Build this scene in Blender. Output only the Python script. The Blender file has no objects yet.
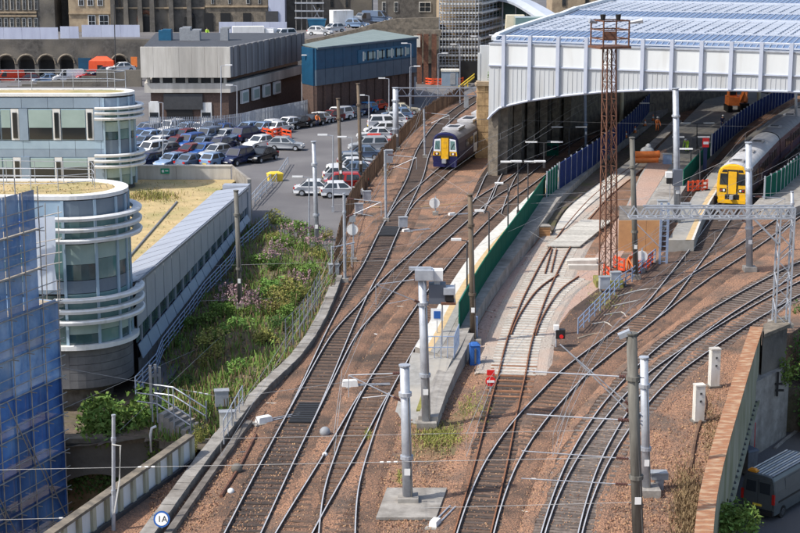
import bpy, bmesh, math, random
from mathutils import Vector, Matrix, Euler
R = math.radians
rnd = random.Random(7)
SC = bpy.context.scene
COL = SC.collection
# ------------------------------------------------------------------ camera
CAM_H, FPX = 25.0, 1600.0
PITCH = math.atan(346.5 / FPX)
cam = bpy.data.cameras.new('camera'); co = bpy.data.objects.new('camera', cam); COL.objects.link(co)
cam.sensor_width = 36; cam.lens = 36 * FPX / 800; cam.clip_start = 1; cam.clip_end = 3000
co.location = (0, 0, CAM_H); co.rotation_euler = (math.pi / 2 - PITCH, 0, 0)
SC.camera = co
# ------------------------------------------------------------------ light
SUN_EL, SUN_AZ = R(50), R(-112)       # azimuth from +Y towards +X: the sun stands to the left, a little behind
w = bpy.data.worlds.new('World'); SC.world = w; w.use_nodes = True
nt = w.node_tree; bg = nt.nodes['Background']
sky = nt.nodes.new('ShaderNodeTexSky'); sky.sky_type = 'NISHITA'; sky.sun_disc = False
sky.sun_elevation = SUN_EL; sky.sun_rotation = SUN_AZ; sky.air_density = 1.0; sky.dust_density = 2.5
nt.links.new(sky.outputs[0], bg.inputs[0]); bg.inputs[1].default_value = 0.15
sl = bpy.data.lights.new('sun', 'SUN'); sl.energy = 3.3; sl.angle = R(1.0); sl.color = (1, 0.95, 0.87)
so = bpy.data.objects.new('sun', sl); COL.objects.link(so)
sd = Vector((math.sin(SUN_AZ) * math.cos(SUN_EL), math.cos(SUN_AZ) * math.cos(SUN_EL), math.sin(SUN_EL)))
so.rotation_euler = (-sd).to_track_quat('-Z', 'Y').to_euler(); so.location = (-60, 0, 120)
SC.view_settings.view_transform = 'Standard'; SC.view_settings.look = 'None'
SC.view_settings.exposure = 0.5; SC.view_settings.gamma = 1
SC.render.engine = 'CYCLES'
SC.cycles.max_bounces = 5; SC.cycles.transparent_max_bounces = 12
# ------------------------------------------------------------------ picture -> place
cp, sp = math.cos(PITCH), math.sin(PITCH)
def ray(px, py):
    yn = -(py - 266.5) / FPX
    return (px - 400) / FPX, cp + yn * sp, -sp + yn * cp
def G(px, py, z=0.0):
    x, y, d = ray(px, py); t = (z - CAM_H) / d
    return Vector((x * t, y * t, z))
def at(px, py, Y):
    x, y, d = ray(px, py); t = Y / y
    return Vector((x * t, Y, CAM_H + d * t))
def Zat(Y, py): return at(400, py, Y).z
def ztop(base, px, py):            # height at which a vertical line over base meets picture row py
    return at(px, py, base.y).z
# ------------------------------------------------------------------ materials
M = {}
def mat(name, c, c2=None, scale=3.0, rough=0.85, metal=0.0, bump=0.0, bscale=None, c3=None, s3=0.15, lo=0.35, hi=0.65,
        stretch=(1, 1, 1), spec=0.4, lo3=0.45, hi3=0.7, vor=False, alpha=None, trans=0.0, obcol=False, island=0.0, objrand=0.0, emit=None, coat=0.0, sub=0.0):
    m = bpy.data.materials.new(name); m.use_nodes = True; n = m.node_tree.nodes; l = m.node_tree.links
    b = n['Principled BSDF']; b.inputs['Roughness'].default_value = rough; b.inputs['Metallic'].default_value = metal
    b.inputs['Specular IOR Level'].default_value = spec
    if coat: b.inputs['Coat Weight'].default_value = coat; b.inputs['Coat Roughness'].default_value = 0.08
    def rgba(x): return (x[0], x[1], x[2], 1)
    geo = n.new('ShaderNodeNewGeometry'); mp = n.new('ShaderNodeMapping'); l.new(geo.outputs['Position'], mp.inputs[0])
    mp.inputs['Scale'].default_value = stretch
    out = None
    if obcol:
        oi = n.new('ShaderNodeObjectInfo'); out = oi.outputs['Color']
    if c2 is not None:
        if vor:
            t = n.new('ShaderNodeTexVoronoi'); t.inputs['Scale'].default_value = scale; l.new(mp.outputs[0], t.inputs['Vector'])
            sep = n.new('ShaderNodeSeparateColor'); l.new(t.outputs['Color'], sep.inputs[0]); f = sep.outputs[0]
        else:
            t = n.new('ShaderNodeTexNoise'); t.inputs['Scale'].default_value = scale; t.inputs['Detail'].default_value = 6
            t.inputs['Roughness'].default_value = 0.65; l.new(mp.outputs[0], t.inputs['Vector']); f = t.outputs[0]
        mr = n.new('ShaderNodeMapRange'); mr.inputs[1].default_value = lo if not vor else 0; mr.inputs[2].default_value = hi if not vor else 1
        l.new(f, mr.inputs[0])
        mx = n.new('ShaderNodeMix'); mx.data_type = 'RGBA'; l.new(mr.outputs[0], mx.inputs[0])
        if out: l.new(out, mx.inputs[6])
        else: mx.inputs[6].default_value = rgba(c)
        mx.inputs[7].default_value = rgba(c2); out = mx.outputs[2]
    if c3 is not None:
        t3 = n.new('ShaderNodeTexNoise'); t3.inputs['Scale'].default_value = s3; t3.inputs['Detail'].default_value = 5; l.new(mp.outputs[0], t3.inputs['Vector'])
        mr3 = n.new('ShaderNodeMapRange'); mr3.inputs[1].default_value = lo3; mr3.inputs[2].default_value = hi3; l.new(t3.outputs[0], mr3.inputs[0])
        mx3 = n.new('ShaderNodeMix'); mx3.data_type = 'RGBA'; l.new(mr3.outputs[0], mx3.inputs[0])
        if out: l.new(out, mx3.inputs[6])
        else: mx3.inputs[6].default_value = rgba(c)
        mx3.inputs[7].default_value = rgba(c3); out = mx3.outputs[2]
    if island or objrand:
        hsv = n.new('ShaderNodeHueSaturation')
        if out: l.new(out, hsv.inputs['Color'])
        else: hsv.inputs['Color'].default_value = rgba(c)
        src = geo.outputs['Random Per Island'] if island else None
        if objrand:
            oi2 = n.new('ShaderNodeObjectInfo'); src2 = oi2.outputs['Random']
            if src:
                ad = n.new('ShaderNodeMath'); ad.operation = 'ADD'; l.new(src, ad.inputs[0]); l.new(src2, ad.inputs[1])
                ml = n.new('ShaderNodeMath'); ml.operation = 'MULTIPLY'; l.new(ad.outputs[0], ml.inputs[0]); ml.inputs[1].default_value = 0.5; src = ml.outputs[0]
            else: src = src2
        a = max(island, objrand)
        mv = n.new('ShaderNodeMapRange'); mv.inputs[3].default_value = 1 - a; mv.inputs[4].default_value = 1 + a; l.new(src, mv.inputs[0])
        l.new(mv.outputs[0], hsv.inputs['Value']); out = hsv.outputs[0]
        if island and sub:
            mh = n.new('ShaderNodeMapRange'); mh.inputs[3].default_value = 0.5 - sub; mh.inputs[4].default_value = 0.5 + sub; l.new(src, mh.inputs[0]); l.new(mh.outputs[0], hsv.inputs['Hue'])
    if out: l.new(out, b.inputs['Base Color'])
    else: b.inputs['Base Color'].default_value = rgba(c)
    if bump:
        tb = n.new('ShaderNodeTexVoronoi' if vor else 'ShaderNodeTexNoise'); tb.inputs['Scale'].default_value = bscale or scale * 3
        l.new(mp.outputs[0], tb.inputs['Vector'])
        bp = n.new('ShaderNodeBump'); bp.inputs['Strength'].default_value = bump; bp.inputs['Distance'].default_value = 0.05
        l.new(tb.outputs[0], bp.inputs['Height']); l.new(bp.outputs[0], b.inputs['Normal'])
    if alpha is not None: b.inputs['Alpha'].default_value = alpha
    if trans: b.inputs['Transmission Weight'].default_value = trans
    if emit: b.inputs['Emission Color'].default_value = rgba(c); b.inputs['Emission Strength'].default_value = emit
    M[name] = m
    return m
mat('ballast', (.42, .225, .132), (.145, .092, .065), 15, .95, bump=.9, bscale=15, c3=(.11, .085, .068), s3=.34, vor=True, lo3=.44, hi3=.70)
mat('stones', (.38, .205, .12), (.23, .15, .10), 6, .95, island=.6, sub=.015)
mat('ballast_dark', (.165, .10, .07), (.065, .046, .037), 15, .95, bump=.8, bscale=15, c3=(.03, .025, .022), s3=.3, vor=True)
mat('ballast_mid', (.29, .158, .095), (.12, .076, .054), 15, .95, bump=.8, bscale=15, c3=(.07, .05, .038), s3=.35, vor=True)
mat('ballast_pale', (.46, .405, .35), (.30, .26, .22), 14, .95, bump=.8, bscale=14, c3=(.45, .33, .26), s3=.3, vor=True)
mat('gravel_pink', (.45, .325, .265), (.29, .20, .16), 12, .95, bump=.7, bscale=12, c3=(.40, .26, .20), s3=.25, vor=True)
mat('soil', (.15, .115, .085), (.07, .055, .043), 2.2, .95, bump=.8, bscale=6, c3=(.09, .085, .035), s3=.5)
mat('dry_soil', (.22, .13, .08), (.10, .06, .04), 2.2, .95, bump=.7, bscale=8)
mat('rail_steel', (.56, .56, .57), (.42, .42, .43), 3, .45, .25)
mat('rail_side', (.085, .055, .042), (.04, .03, .026), 4, .8)
mat('rail_rust', (.30, .13, .06), (.14, .065, .035), 5, .85)
mat('sleeper_wood', (.085, .062, .05), (.045, .036, .031), 5, .9, objrand=.25)
mat('sleeper_brown', (.145, .092, .063), (.075, .052, .04), 5, .92, objrand=.25)
mat('sleeper_grey', (.19, .155, .13), (.09, .07, .06), 5, .9, objrand=.25)
mat('sleeper_white', (.52, .50, .45), (.37, .35, .31), 4, .85, objrand=.12)
mat('sleeper_rusty', (.27, .13, .065), (.15, .075, .045), 5, .9, objrand=.2)
mat('asphalt', (.135, .13, .135), (.095, .092, .095), 12, .9, bump=.3, c3=(.17, .165, .165), s3=.12)
mat('asphalt_dark', (.11, .108, .115), (.08, .079, .084), 12, .9, bump=.3, c3=(.1, .095, .09), s3=.2)
mat('street_tan', (.20, .145, .085), (.13, .09, .055), 3, .92, bump=.3)
mat('concrete', (.34, .32, .29), (.20, .185, .165), 1.4, .9, bump=.2, bscale=12, c3=(.15, .13, .11), s3=.5, lo3=.5, hi3=.8)
mat('concrete_dark', (.19, .17, .15), (.085, .075, .065), 1.5, .92, bump=.25, bscale=10)
mat('concrete_pale', (.66, .63, .57), (.46, .43, .38), 1.1, .88, bump=.12, stretch=(1, 1, .12), c3=(.33, .31, .28), s3=.35)
mat('concrete_ribbed', (.20, .20, .205), (.10, .10, .105), 1.0, .9, bump=.15, stretch=(2.2, 2.2, .10), c3=(.26, .26, .265), s3=.5)
mat('stone', (.23, .195, .15), (.10, .088, .072), 1.6, .92, bump=.5, bscale=5)
mat('stone_dark', (.135, .125, .112), (.062, .058, .053), 1.2, .93, bump=.6, bscale=5, c3=(.19, .17, .14), s3=.3)
mat('sandstone', (.52, .36, .19), (.30, .20, .11), 1.5, .9, bump=.3, bscale=8, objrand=.15)
mat('sandstone_pale', (.42, .33, .22), (.25, .19, .13), .8, .9, bump=.2)
mat('slate', (.07, .075, .085), (.045, .048, .055), 2, .7)
mat('brick_brown', (.13, .082, .065), (.08, .055, .046), 4, .9, bump=.2)
mat('white_paint', (.74, .745, .74), (.64, .645, .635), 2, .6, stretch=(1, 1, .25), c3=(.50, .485, .44), s3=1.6, lo3=.55, hi3=.78)
mat('white_dirty', (.70, .70, .67), (.50, .48, .42), 1.6, .7, stretch=(1, 1, .3))
mat('parapet_paint', (.46, .45, .36), (.34, .32, .22), 1.4, .7, stretch=(1, 1, .3), c3=(.22, .19, .12), s3=.9, lo3=.5, hi3=.72)
mat('girder_paint', (.36, .35, .26), (.27, .265, .19), 1.2, .75, stretch=(1, 1, .35), c3=(.17, .18, .09), s3=.7)
mat('rust_top', (.35, .165, .08), (.22, .105, .06), 3.2, .88, bump=.25, c3=(.46, .34, .22), s3=1.6, lo3=.47, hi3=.72, stretch=(1, 2.2, 1))
mat('rust', (.19, .085, .05), (.09, .045, .032), 4, .85)
mat('galv', (.46, .49, .53), (.34, .36, .40), 2.5, .5, .35, objrand=.08)
mat('galv_dark', (.22, .235, .26), (.15, .16, .18), 3, .55, .3)
mat('galv_blue', (.30, .38, .52), (.22, .28, .40), 3, .55, .2)
mat('mast_old', (.17, .125, .085), (.075, .062, .05), 1.6, .85, stretch=(3, 3, .4))
mat('mast_grey_old', (.17, .165, .145), (.09, .085, .075), 1.6, .8, stretch=(3, 3, .4))
mat('wood_brown', (.19, .12, .075), (.10, .065, .045), 3, .9, stretch=(2, 2, .4))
mat('hoard_board', (.50, .27, .12), (.40, .21, .10), 1.2, .85)
mat('wire', (.34, .34, .34), None, rough=.6)
mat('wire_dark', (.12, .115, .11), None, rough=.6)
mat('insulator', (.10, .045, .035), None, rough=.3)
mat('insulator_white', (.62, .62, .6), None, rough=.35)
mat('platform_top', (.30, .295, .28), (.22, .215, .20), 2.5, .9, c3=(.36, .33, .28), s3=.3)
mat('platform_edge', (.62, .605, .56), (.48, .465, .42), 2.5, .8)
mat('platform_tactile', (.56, .41, .22), (.44, .32, .175), 2.5, .85)
mat('green_hoarding', (.004, .105, .068), (.004, .085, .055), 1.5, .8, spec=.08)
mat('navy_hoarding', (.018, .035, .135), (.012, .024, .09), 1.5, .8, spec=.08)
mat('hoard_blue_pale', (.50, .54, .66), (.40, .43, .55), .6, .6, stretch=(1, 1, .2))
mat('warehouse_blue', (.010, .072, .145), (.008, .056, .115), 1.2, .5)
mat('warehouse_blue_light', (.016, .115, .215), (.013, .09, .17), 1.2, .5)
mat('warehouse_grey', (.075, .115, .155), (.06, .09, .125), .8, .5)
mat('warehouse_roof', (.20, .245, .235), (.165, .205, .195), .6, .6)
mat('metal_panel', (.27, .35, .44), (.23, .30, .385), .9, .45, .15, objrand=.06)
mat('metal_panel_pale', (.36, .48, .58), (.31, .42, .52), .9, .42, .1, objrand=.05)
mat('metal_roof', (.40, .43, .49), (.34, .365, .42), .7, .45, .2)
mat('spandrel', (.155, .20, .245), (.13, .17, .21), .7, .3, objrand=.06)
mat('glass', (.06, .11, .12), (.03, .06, .07), .5, .06, spec=.8)
mat('glass_green', (.15, .26, .26), (.10, .19, .19), .4, .08, spec=.8)
mat('glass_dark', (.022, .026, .03), None, rough=.08, spec=.7)
mat('glass_roof', (.22, .34, .57), (.29, .41, .62), .5, .5, spec=.25, alpha=.42)
mat('blind', (.33, .43, .41), (.28, .37, .35), .6, .5)
mat('stone_base', (.15, .15, .155), (.105, .105, .11), 1.2, .7, bump=.05)
mat('sedum', (.50, .38, .195), (.37, .285, .14), 1.2, .95, bump=.7, bscale=9, c3=(.27, .25, .10), s3=.28, lo3=.48, hi3=.72)
mat('fascia_white', (.64, .665, .67), (.60, .625, .63), .5, .55, stretch=(1, 1, .12), c3=(.47, .47, .45), s3=.9, lo3=.52, hi3=.8)
mat('fascia_ribbed', (.48, .505, .52), (.44, .46, .48), .5, .6, stretch=(1, 1, .12), c3=(.36, .36, .345), s3=.9, lo3=.5, hi3=.8)
mat('post_lilac', (.44, .48, .57), (.39, .43, .52), .8, .5)
mat('roof_white', (.44, .48, .55), (.38, .42, .485), .5, .6)
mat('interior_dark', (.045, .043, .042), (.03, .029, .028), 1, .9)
mat('cream', (.72, .67, .50), (.62, .57, .42), 1, .6)
mat('net_blue', (.04, .13, .38), (.022, .075, .26), .9, .8, alpha=.9, c3=(.09, .21, .44), s3=.5, objrand=.3)
mat('net_blue_light', (.16, .30, .52), (.08, .19, .42), .9, .8, objrand=.25, alpha=.93, c3=(.3, .42, .6), s3=.6)
mat('sheet_white', (.66, .72, .80), (.52, .60, .72), .8, .7)
mat('tarp_blue', (.03, .13, .60), (.02, .09, .45), .8, .55)
mat('scaffold_tube', (.46, .45, .43), (.28, .26, .24), 3, .5, .4)
mat('board', (.42, .36, .27), (.30, .25, .19), 3, .9)
mat('orange_red', (.80, .10, .03), (.65, .08, .025), 2, .5)
mat('orange', (.80, .22, .05), (.65, .17, .04), 2, .6)
mat('sign_red', (.65, .02, .02), None, rough=.4)
mat('sign_blue', (.02, .10, .35), None, rough=.4)
mat('sign_green', (.01, .30, .16), None, rough=.4)
mat('sign_white', (.80, .80, .78), None, rough=.45)
mat('sign_black', (.02, .02, .02), None, rough=.5)
mat('hiviz', (.55, .85, .08), None, rough=.7)
mat('skin', (.55, .34, .25), None, rough=.6)
mat('cloth_navy', (.02, .03, .08), None, rough=.9)
mat('yellow', (.74, .41, .014), (.64, .345, .014), 2, .42, c3=(.40, .24, .04), s3=1.5, lo3=.55, hi3=.8)
mat('yellow_plain', (.78, .56, .06), None, rough=.5)
mat('train_navy', (.02, .022, .085), (.014, .015, .06), 1, .3)
mat('train_maroon', (.13, .045, .06), (.09, .035, .05), 1, .35)
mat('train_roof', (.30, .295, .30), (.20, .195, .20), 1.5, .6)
mat('train_roof_lit', (.50, .50, .51), (.38, .38, .39), 1.5, .55)  # paler copy of train_roof, with sunlight put into the colour
mat('train_white', (.70, .72, .76), None, rough=.35)
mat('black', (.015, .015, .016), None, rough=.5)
mat('rubber', (.022, .022, .023), None, rough=.8)
mat('dark_grey', (.06, .062, .066), (.045, .046, .05), 2, .6)
mat('box_grey', (.30, .32, .34), (.24, .25, .27), 3, .6)
mat('box_slate', (.10, .115, .145), None, rough=.55)
mat('headlight', (.75, .75, .72), None, rough=.12)
mat('taillight', (.45, .02, .015), None, rough=.25)
mat('car_paint', (1, 1, 1), None, rough=.28, obcol=True, coat=.6)
mat('car_glass', (.03, .036, .042), None, rough=.06, spec=.8)
mat('van_grey', (.11, .125, .13), (.09, .105, .11), 2, .35, .3)
mat('tarp_blue_dark', (.03, .13, .42), (.02, .09, .3), 3, .7)
mat('leaf', (.17, .27, .06), (.11, .19, .042), .9, .75, island=.45, objrand=.45, sub=.035, spec=.2)
mat('leaf_dark', (.085, .16, .042), (.058, .115, .03), .9, .75, island=.45, objrand=.3, sub=.03, spec=.2)
mat('leaf_yellow', (.28, .27, .075), (.20, .20, .055), .9, .8, island=.4, objrand=.35, sub=.03, spec=.2)
mat('leaf_dry', (.32, .235, .13), (.20, .14, .085), .9, .9, island=.4, objrand=.3, spec=.1)
mat('flower_pink', (.36, .235, .26), (.28, .185, .20), .9, .8, island=.3, spec=.2)
mat('twig', (.10, .07, .045), (.06, .045, .03), 4, .9)
mat('moss', (.26, .25, .06), (.16, .15, .05), 5, .95, bump=.6)
mat('moss_ground', (.17, .13, .06), (.11, .095, .05), 6, .95, bump=.6, c3=(.24, .14, .08), s3=.6)
mat('plant_orange', (.75, .30, .03), None, rough=.45)
# ------------------------------------------------------------------ mesh building
class MB:
    def __init__(s): s.v = []; s.f = []; s.m = []
    def add(s, vs, fs, mi=0):
        o = len(s.v); s.v += [tuple(x) for x in vs]
        for f in fs: s.f.append(tuple(i + o for i in f)); s.m.append(mi)
        return s
    def box(s, c, d, rz=0.0, mi=0, taper=1.0, rx=0.0):
        """c = centre of the bottom, d = size x,y,z"""
        x, y, z = d[0] / 2, d[1] / 2, d[2]; t = taper
        p = [(-x, -y, 0), (x, -y, 0), (x, y, 0), (-x, y, 0), (-x * t, -y * t, z), (x * t, -y * t, z), (x * t, y * t, z), (-x * t, y * t, z)]
        ca, sa = math.cos(rz), math.sin(rz)
        vs = [(c[0] + a * ca - b * sa, c[1] + a * sa + b * ca, c[2] + e) for a, b, e in p]
        return s.add(vs, [(3, 2, 1, 0), (4, 5, 6, 7), (0, 1, 5, 4), (1, 2, 6, 5), (2, 3, 7, 6), (3, 0, 4, 7)], mi)
    def bar(s, p, q, wd, h, mi=0, up=Vector((0, 0, 1))):
        """box along p-q; p,q at the middle of the section"""
        p = Vector(p); q = Vector(q); t = (q - p).normalized(); r = t.cross(up)
        if r.length < 1e-4: r = Vector((1, 0, 0))
        r.normalize(); u = r.cross(t)
        vs = []
        for e in (p, q):
            for a, b in ((-1, -1), (1, -1), (1, 1), (-1, 1)): vs.append(e + r * a * wd / 2 + u * b * h / 2)
        return s.add(vs, [(0, 1, 2, 3), (7, 6, 5, 4), (0, 4, 5, 1), (1, 5, 6, 2), (2, 6, 7, 3), (3, 7, 4, 0)], mi)
    def tube(s, p, q, r, n=6, r2=None, mi=0, cap=True):
        p = Vector(p); q = Vector(q); t = q - p
        if t.length < 1e-6: return s
        t.normalize(); a = t.orthogonal().normalized(); b = t.cross(a); r2 = r if r2 is None else r2; vs = []
        for e, rr in ((p, r), (q, r2)):
            for i in range(n):
                g = 2 * math.pi * i / n; vs.append(e + (a * math.cos(g) + b * math.sin(g)) * rr)
        fs = [(i, (i + 1) % n, n + (i + 1) % n, n + i) for i in range(n)]
        if cap: fs += [tuple(range(n - 1, -1, -1)), tuple(range(n, 2 * n))]
        return s.add(vs, fs, mi)
    def pipe(s, pts, r, n=5, mi=0):
        pts = [Vector(p) for p in pts]; vs = []
        for i, p in enumerate(pts):
            t = (pts[min(i + 1, len(pts) - 1)] - pts[max(i - 1, 0)]).normalized()
            a = t.cross(Vector((0, 0, 1)))
            if a.length < 1e-3: a = Vector((1, 0, 0))
            a.normalize(); b = t.cross(a)
            for k in range(n):
                g = 2 * math.pi * k / n; vs.append(p + (a * math.cos(g) + b * math.sin(g)) * r)
        fs = []
        for i in range(len(pts) - 1):
            for k in range(n): fs.append((i * n + k, i * n + (k + 1) % n, (i + 1) * n + (k + 1) % n, (i + 1) * n + k))
        fs += [tuple(range(n)), tuple(range((len(pts) - 1) * n, len(pts) * n))]
        return s.add(vs, fs, mi)
    def prism(s, xy, z0, z1, mi=0):
        n = len(xy); vs = [(p[0], p[1], z0) for p in xy] + [(p[0], p[1], z1) for p in xy]
        return s.add(vs, [tuple(range(n - 1, -1, -1)), tuple(range(n, 2 * n))] + [(i, (i + 1) % n, n + (i + 1) % n, n + i) for i in range(n)], mi)
    def poly(s, pts, mi=0): return s.add(pts, [tuple(range(len(pts)))], mi)
    def slab(s, pts, nrm, th, mi=0):
        """a polygon given thickness along nrm"""
        n = len(pts); nrm = Vector(nrm); vs = [Vector(p) for p in pts] + [Vector(p) + nrm * th for p in pts]
        return s.add(vs, [tuple(range(n - 1, -1, -1)), tuple(range(n, 2 * n))] + [(i, (i + 1) % n, n + (i + 1) % n, n + i) for i in range(n)], mi)
    def sweep(s, pts, prof, mis=None, closed=True, caps=True):
        """prof: list of (side, up); path is swept with horizontal side axis"""
        pts = [Vector(p) for p in pts]; k = len(prof); vs = []
        for i, p in enumerate(pts):
            t = pts[min(i + 1, len(pts) - 1)] - pts[max(i - 1, 0)]; r = Vector((t.y, -t.x, 0)).normalized()
            for a, b in prof: vs.append(p + r * a + Vector((0, 0, b)))
        o = len(s.v); s.v += [tuple(v) for v in vs]
        for i in range(len(pts) - 1):
            for j in range(k if closed else k - 1):
                j2 = (j + 1) % k
                s.f.append((o + i * k + j, o + i * k + j2, o + (i + 1) * k + j2, o + (i + 1) * k + j)); s.m.append(mis[j] if mis else 0)
        if caps and closed:
            s.f.append(tuple(o + j for j in range(k))); s.m.append(0)
            s.f.append(tuple(o + (len(pts) - 1) * k + j for j in range(k))); s.m.append(0)
        return s
    def ball(s, c, r, seg=10, rings=6, sc=(1, 1, 1), mi=0):
        vs = [(c[0], c[1], c[2] + r * sc[2])]
        for i in range(1, rings):
            a = math.pi * i / rings
            for j in range(seg):
                b = 2 * math.pi * j / seg
                vs.append((c[0] + r * sc[0] * math.sin(a) * math.cos(b), c[1] + r * sc[1] * math.sin(a) * math.sin(b), c[2] + r * sc[2] * math.cos(a)))
        vs.append((c[0], c[1], c[2] - r * sc[2])); fs = [(0, 1 + j, 1 + (j + 1) % seg) for j in range(seg)]
        for i in range(rings - 2):
            for j in range(seg): fs.append((1 + i * seg + j, 1 + (i + 1) * seg + j, 1 + (i + 1) * seg + (j + 1) % seg, 1 + i * seg + (j + 1) % seg))
        e = len(vs) - 1; b0 = 1 + (rings - 2) * seg
        fs += [(e, b0 + (j + 1) % seg, b0 + j) for j in range(seg)]
        return s.add(vs, fs, mi)
    def mesh(s, name, mats, org=(0, 0, 0), smooth=False):
        me = bpy.data.meshes.new(name)
        ox, oy, oz = org
        me.from_pydata([(a - ox, b - oy, c - oz) for a, b, c in s.v], [], s.f)
        for k in (mats if isinstance(mats, (list, tuple)) else [mats]): me.materials.append(M[k] if isinstance(k, str) else k)
        if any(s.m): me.polygons.foreach_set('material_index', s.m)
        bm = bmesh.new(); bm.from_mesh(me); bmesh.ops.recalc_face_normals(bm, faces=bm.faces); bm.to_mesh(me); bm.free()
        if smooth: me.polygons.foreach_set('use_smooth', [True] * len(me.polygons))
        me.update()
        return me
ORG = {}
def tag(o, label=None, cat=None, group=None, kind=None):
    if label: o['label'] = label
    if cat: o['category'] = cat
    if group: o['group'] = group
    if kind: o['kind'] = kind
    return o
def thing(name, label, cat, loc=(0, 0, 0), rz=0.0, group=None):
    o = bpy.data.objects.new(name, None); COL.objects.link(o); o.location = loc; o.rotation_euler = (0, 0, rz); o.empty_display_size = .3
    ORG[o] = Vector(loc)
    return tag(o, label, cat, group)
def put(name, mb, mats, parent=None, local=False, smooth=False, kind=None, label=None):
    """mesh from world coordinates (or from the thing's own when local) as a part of parent"""
    org = (0, 0, 0)
    if parent is not None and not local: org = ORG[parent]
    me = mb.mesh(name, mats, org, smooth)
    o = bpy.data.objects.new(name, me); COL.objects.link(o)
    if parent is not None:
        o.parent = parent; ORG[o] = ORG[parent] if not local else Vector((0, 0, 0))
    if kind: o['kind'] = kind
    if label: o['label'] = label
    return o
def place(name, me, parent, loc, rz=0.0, rx=0.0, ry=0.0, scale=None):
    o = bpy.data.objects.new(name, me); COL.objects.link(o); o.parent = parent; o.location = loc; o.rotation_euler = (rx, ry, rz)
    if scale: o.scale = scale
    return o
def struct(name, mb, mats, smooth=False):
    o = put(name, mb, mats, smooth=smooth); o['kind'] = 'structure'; return o
def solo(name, mb, mats, label, cat, group=None, smooth=False, base=None):
    """a thing that is one mesh, its origin at base"""
    base = Vector(base) if base is not None else Vector((sum(v[0] for v in mb.v) / len(mb.v), sum(v[1] for v in mb.v) / len(mb.v), min(v[2] for v in mb.v)))
    me = mb.mesh(name, mats, base, smooth); o = bpy.data.objects.new(name, me); COL.objects.link(o); o.location = base
    return tag(o, label, cat, group)
def copy_tree(o, parent=None):
    c = o.copy(); COL.objects.link(c)
    if parent is not None: c.parent = parent
    for ch in list(o.children): copy_tree(ch, c)
    return c
def catmull(pts, step):
    pts = [Vector(p) for p in pts]; P = [pts[0] * 2 - pts[1]] + pts + [pts[-1] * 2 - pts[-2]]; out = []
    for i in range(1, len(P) - 2):
        p0, p1, p2, p3 = P[i - 1:i + 3]; n = max(2, int((p2 - p1).length / .25))
        for k in range(n):
            t = k / n
            out.append(.5 * ((2 * p1) + (-p0 + p2) * t + (2 * p0 - 5 * p1 + 4 * p2 - p3) * t * t + (-p0 + 3 * p1 - 3 * p2 + p3) * t ** 3))
    out.append(pts[-1])
    return resample(out, step)
def resample(pts, step):
    res = [pts[0].copy()]; acc = 0.0
    for a, b in zip(pts, pts[1:]):
        L = (b - a).length
        if L < 1e-9: continue
        d = step - acc
        while d <= L: res.append(a + (b - a) * (d / L)); d += step
        acc = (acc + L) % step
    return res
def smooth_path(p, n=3):
    for _ in range(n): p = [p[0]] + [(a + b * 2 + c) / 4 for a, b, c in zip(p, p[1:], p[2:])] + [p[-1]]
    return p
def offset(pts, d):
    out = []
    for i, p in enumerate(pts):
        t = pts[min(i + 1, len(pts) - 1)] - pts[max(i - 1, 0)]; r = Vector((t.y, -t.x, 0)).normalized(); out.append(p + r * d)
    return out
def arc_xy(cx, cy, rx, ry, a0, a1, n): return [(cx + rx * math.cos(R(a0 + (a1 - a0) * i / n)), cy + ry * math.sin(R(a0 + (a1 - a0) * i / n))) for i in range(n + 1)]
def sheet(name, px, z, m, th=.05, kind='structure'):
    mb = MB(); mb.prism([G(a, b, z)[:2] for a, b in px], z - th, z)
    o = put(name, mb, m); o['kind'] = kind; return o
# ================================================================== THE GROUND
def xy(px, py, z=0.0):
    g = G(px, py, z); return (g.x, g.y)
mb = MB(); mb.box((0, 700, -7.3), (3400, 2600, 1)); struct('ground', mb, 'street_tan')
FENCE_PX = [(337, 262), (352, 212), (372, 182), (397, 148), (430, 118), (462, 97), (500, 80)]
KERB_PX = [(200, 457), (240, 412), (283, 366), (318, 322), (337, 280)]
COPE = [G(a, b, 1.25) for a, b in [(763, 327), (755, 352), (741, 400), (731, 435), (722, 470), (716, 500), (713, 533), (711, 575)]]
COPE = smooth_path(catmull(COPE, 1.0), 4)
cin = offset(COPE, .35)            # path runs towards the camera, so its right side is the track side
form = [xy(40, 572), xy(94, 533), xy(191, 461)] + [xy(*p) for p in KERB_PX] + [xy(*p) for p in FENCE_PX] + \
       [(24, 330), (190, 330), (190, 150), (36, 109), (25.5, 98), (23.0, 94)] + [(p.x, p.y) for p in cin]
mb = MB(); mb.prism(form, -3.0, 0.0); struct('railway_ground', mb, 'ballast')
park = [xy(*p) for p in FENCE_PX[::-1]] + [xy(300, 243), xy(262, 222), xy(245, 229), (-23, 127), (-190, 127), (-190, 330), (24, 330)]
mb = MB(); mb.prism(park, -1.0, 0.004); struct('car_park', mb, 'asphalt')
mb = MB(); mb.prism([(-70, 40), (-8, 40), (-8, 76), (-70, 80)], -6.29, -6.2); struct('lower_street', mb, 'street_tan')
mb = MB(); mb.prism([(2, 40), (70, 40), (120, 150), (60, 150), (14, 84)], -6.29, -6.0); struct('street', mb, 'asphalt_dark')
# lower pavement kerb on the street at the right
kb = [G(a, b, -6) for a, b in [(775, 449), (785, 440), (800, 429), (830, 408)]]
mb = MB(); mb.sweep(kb, [(-.08, 0), (.08, 0), (.08, .1), (-.08, .1)]); struct('kerb', mb, 'concrete')
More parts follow.
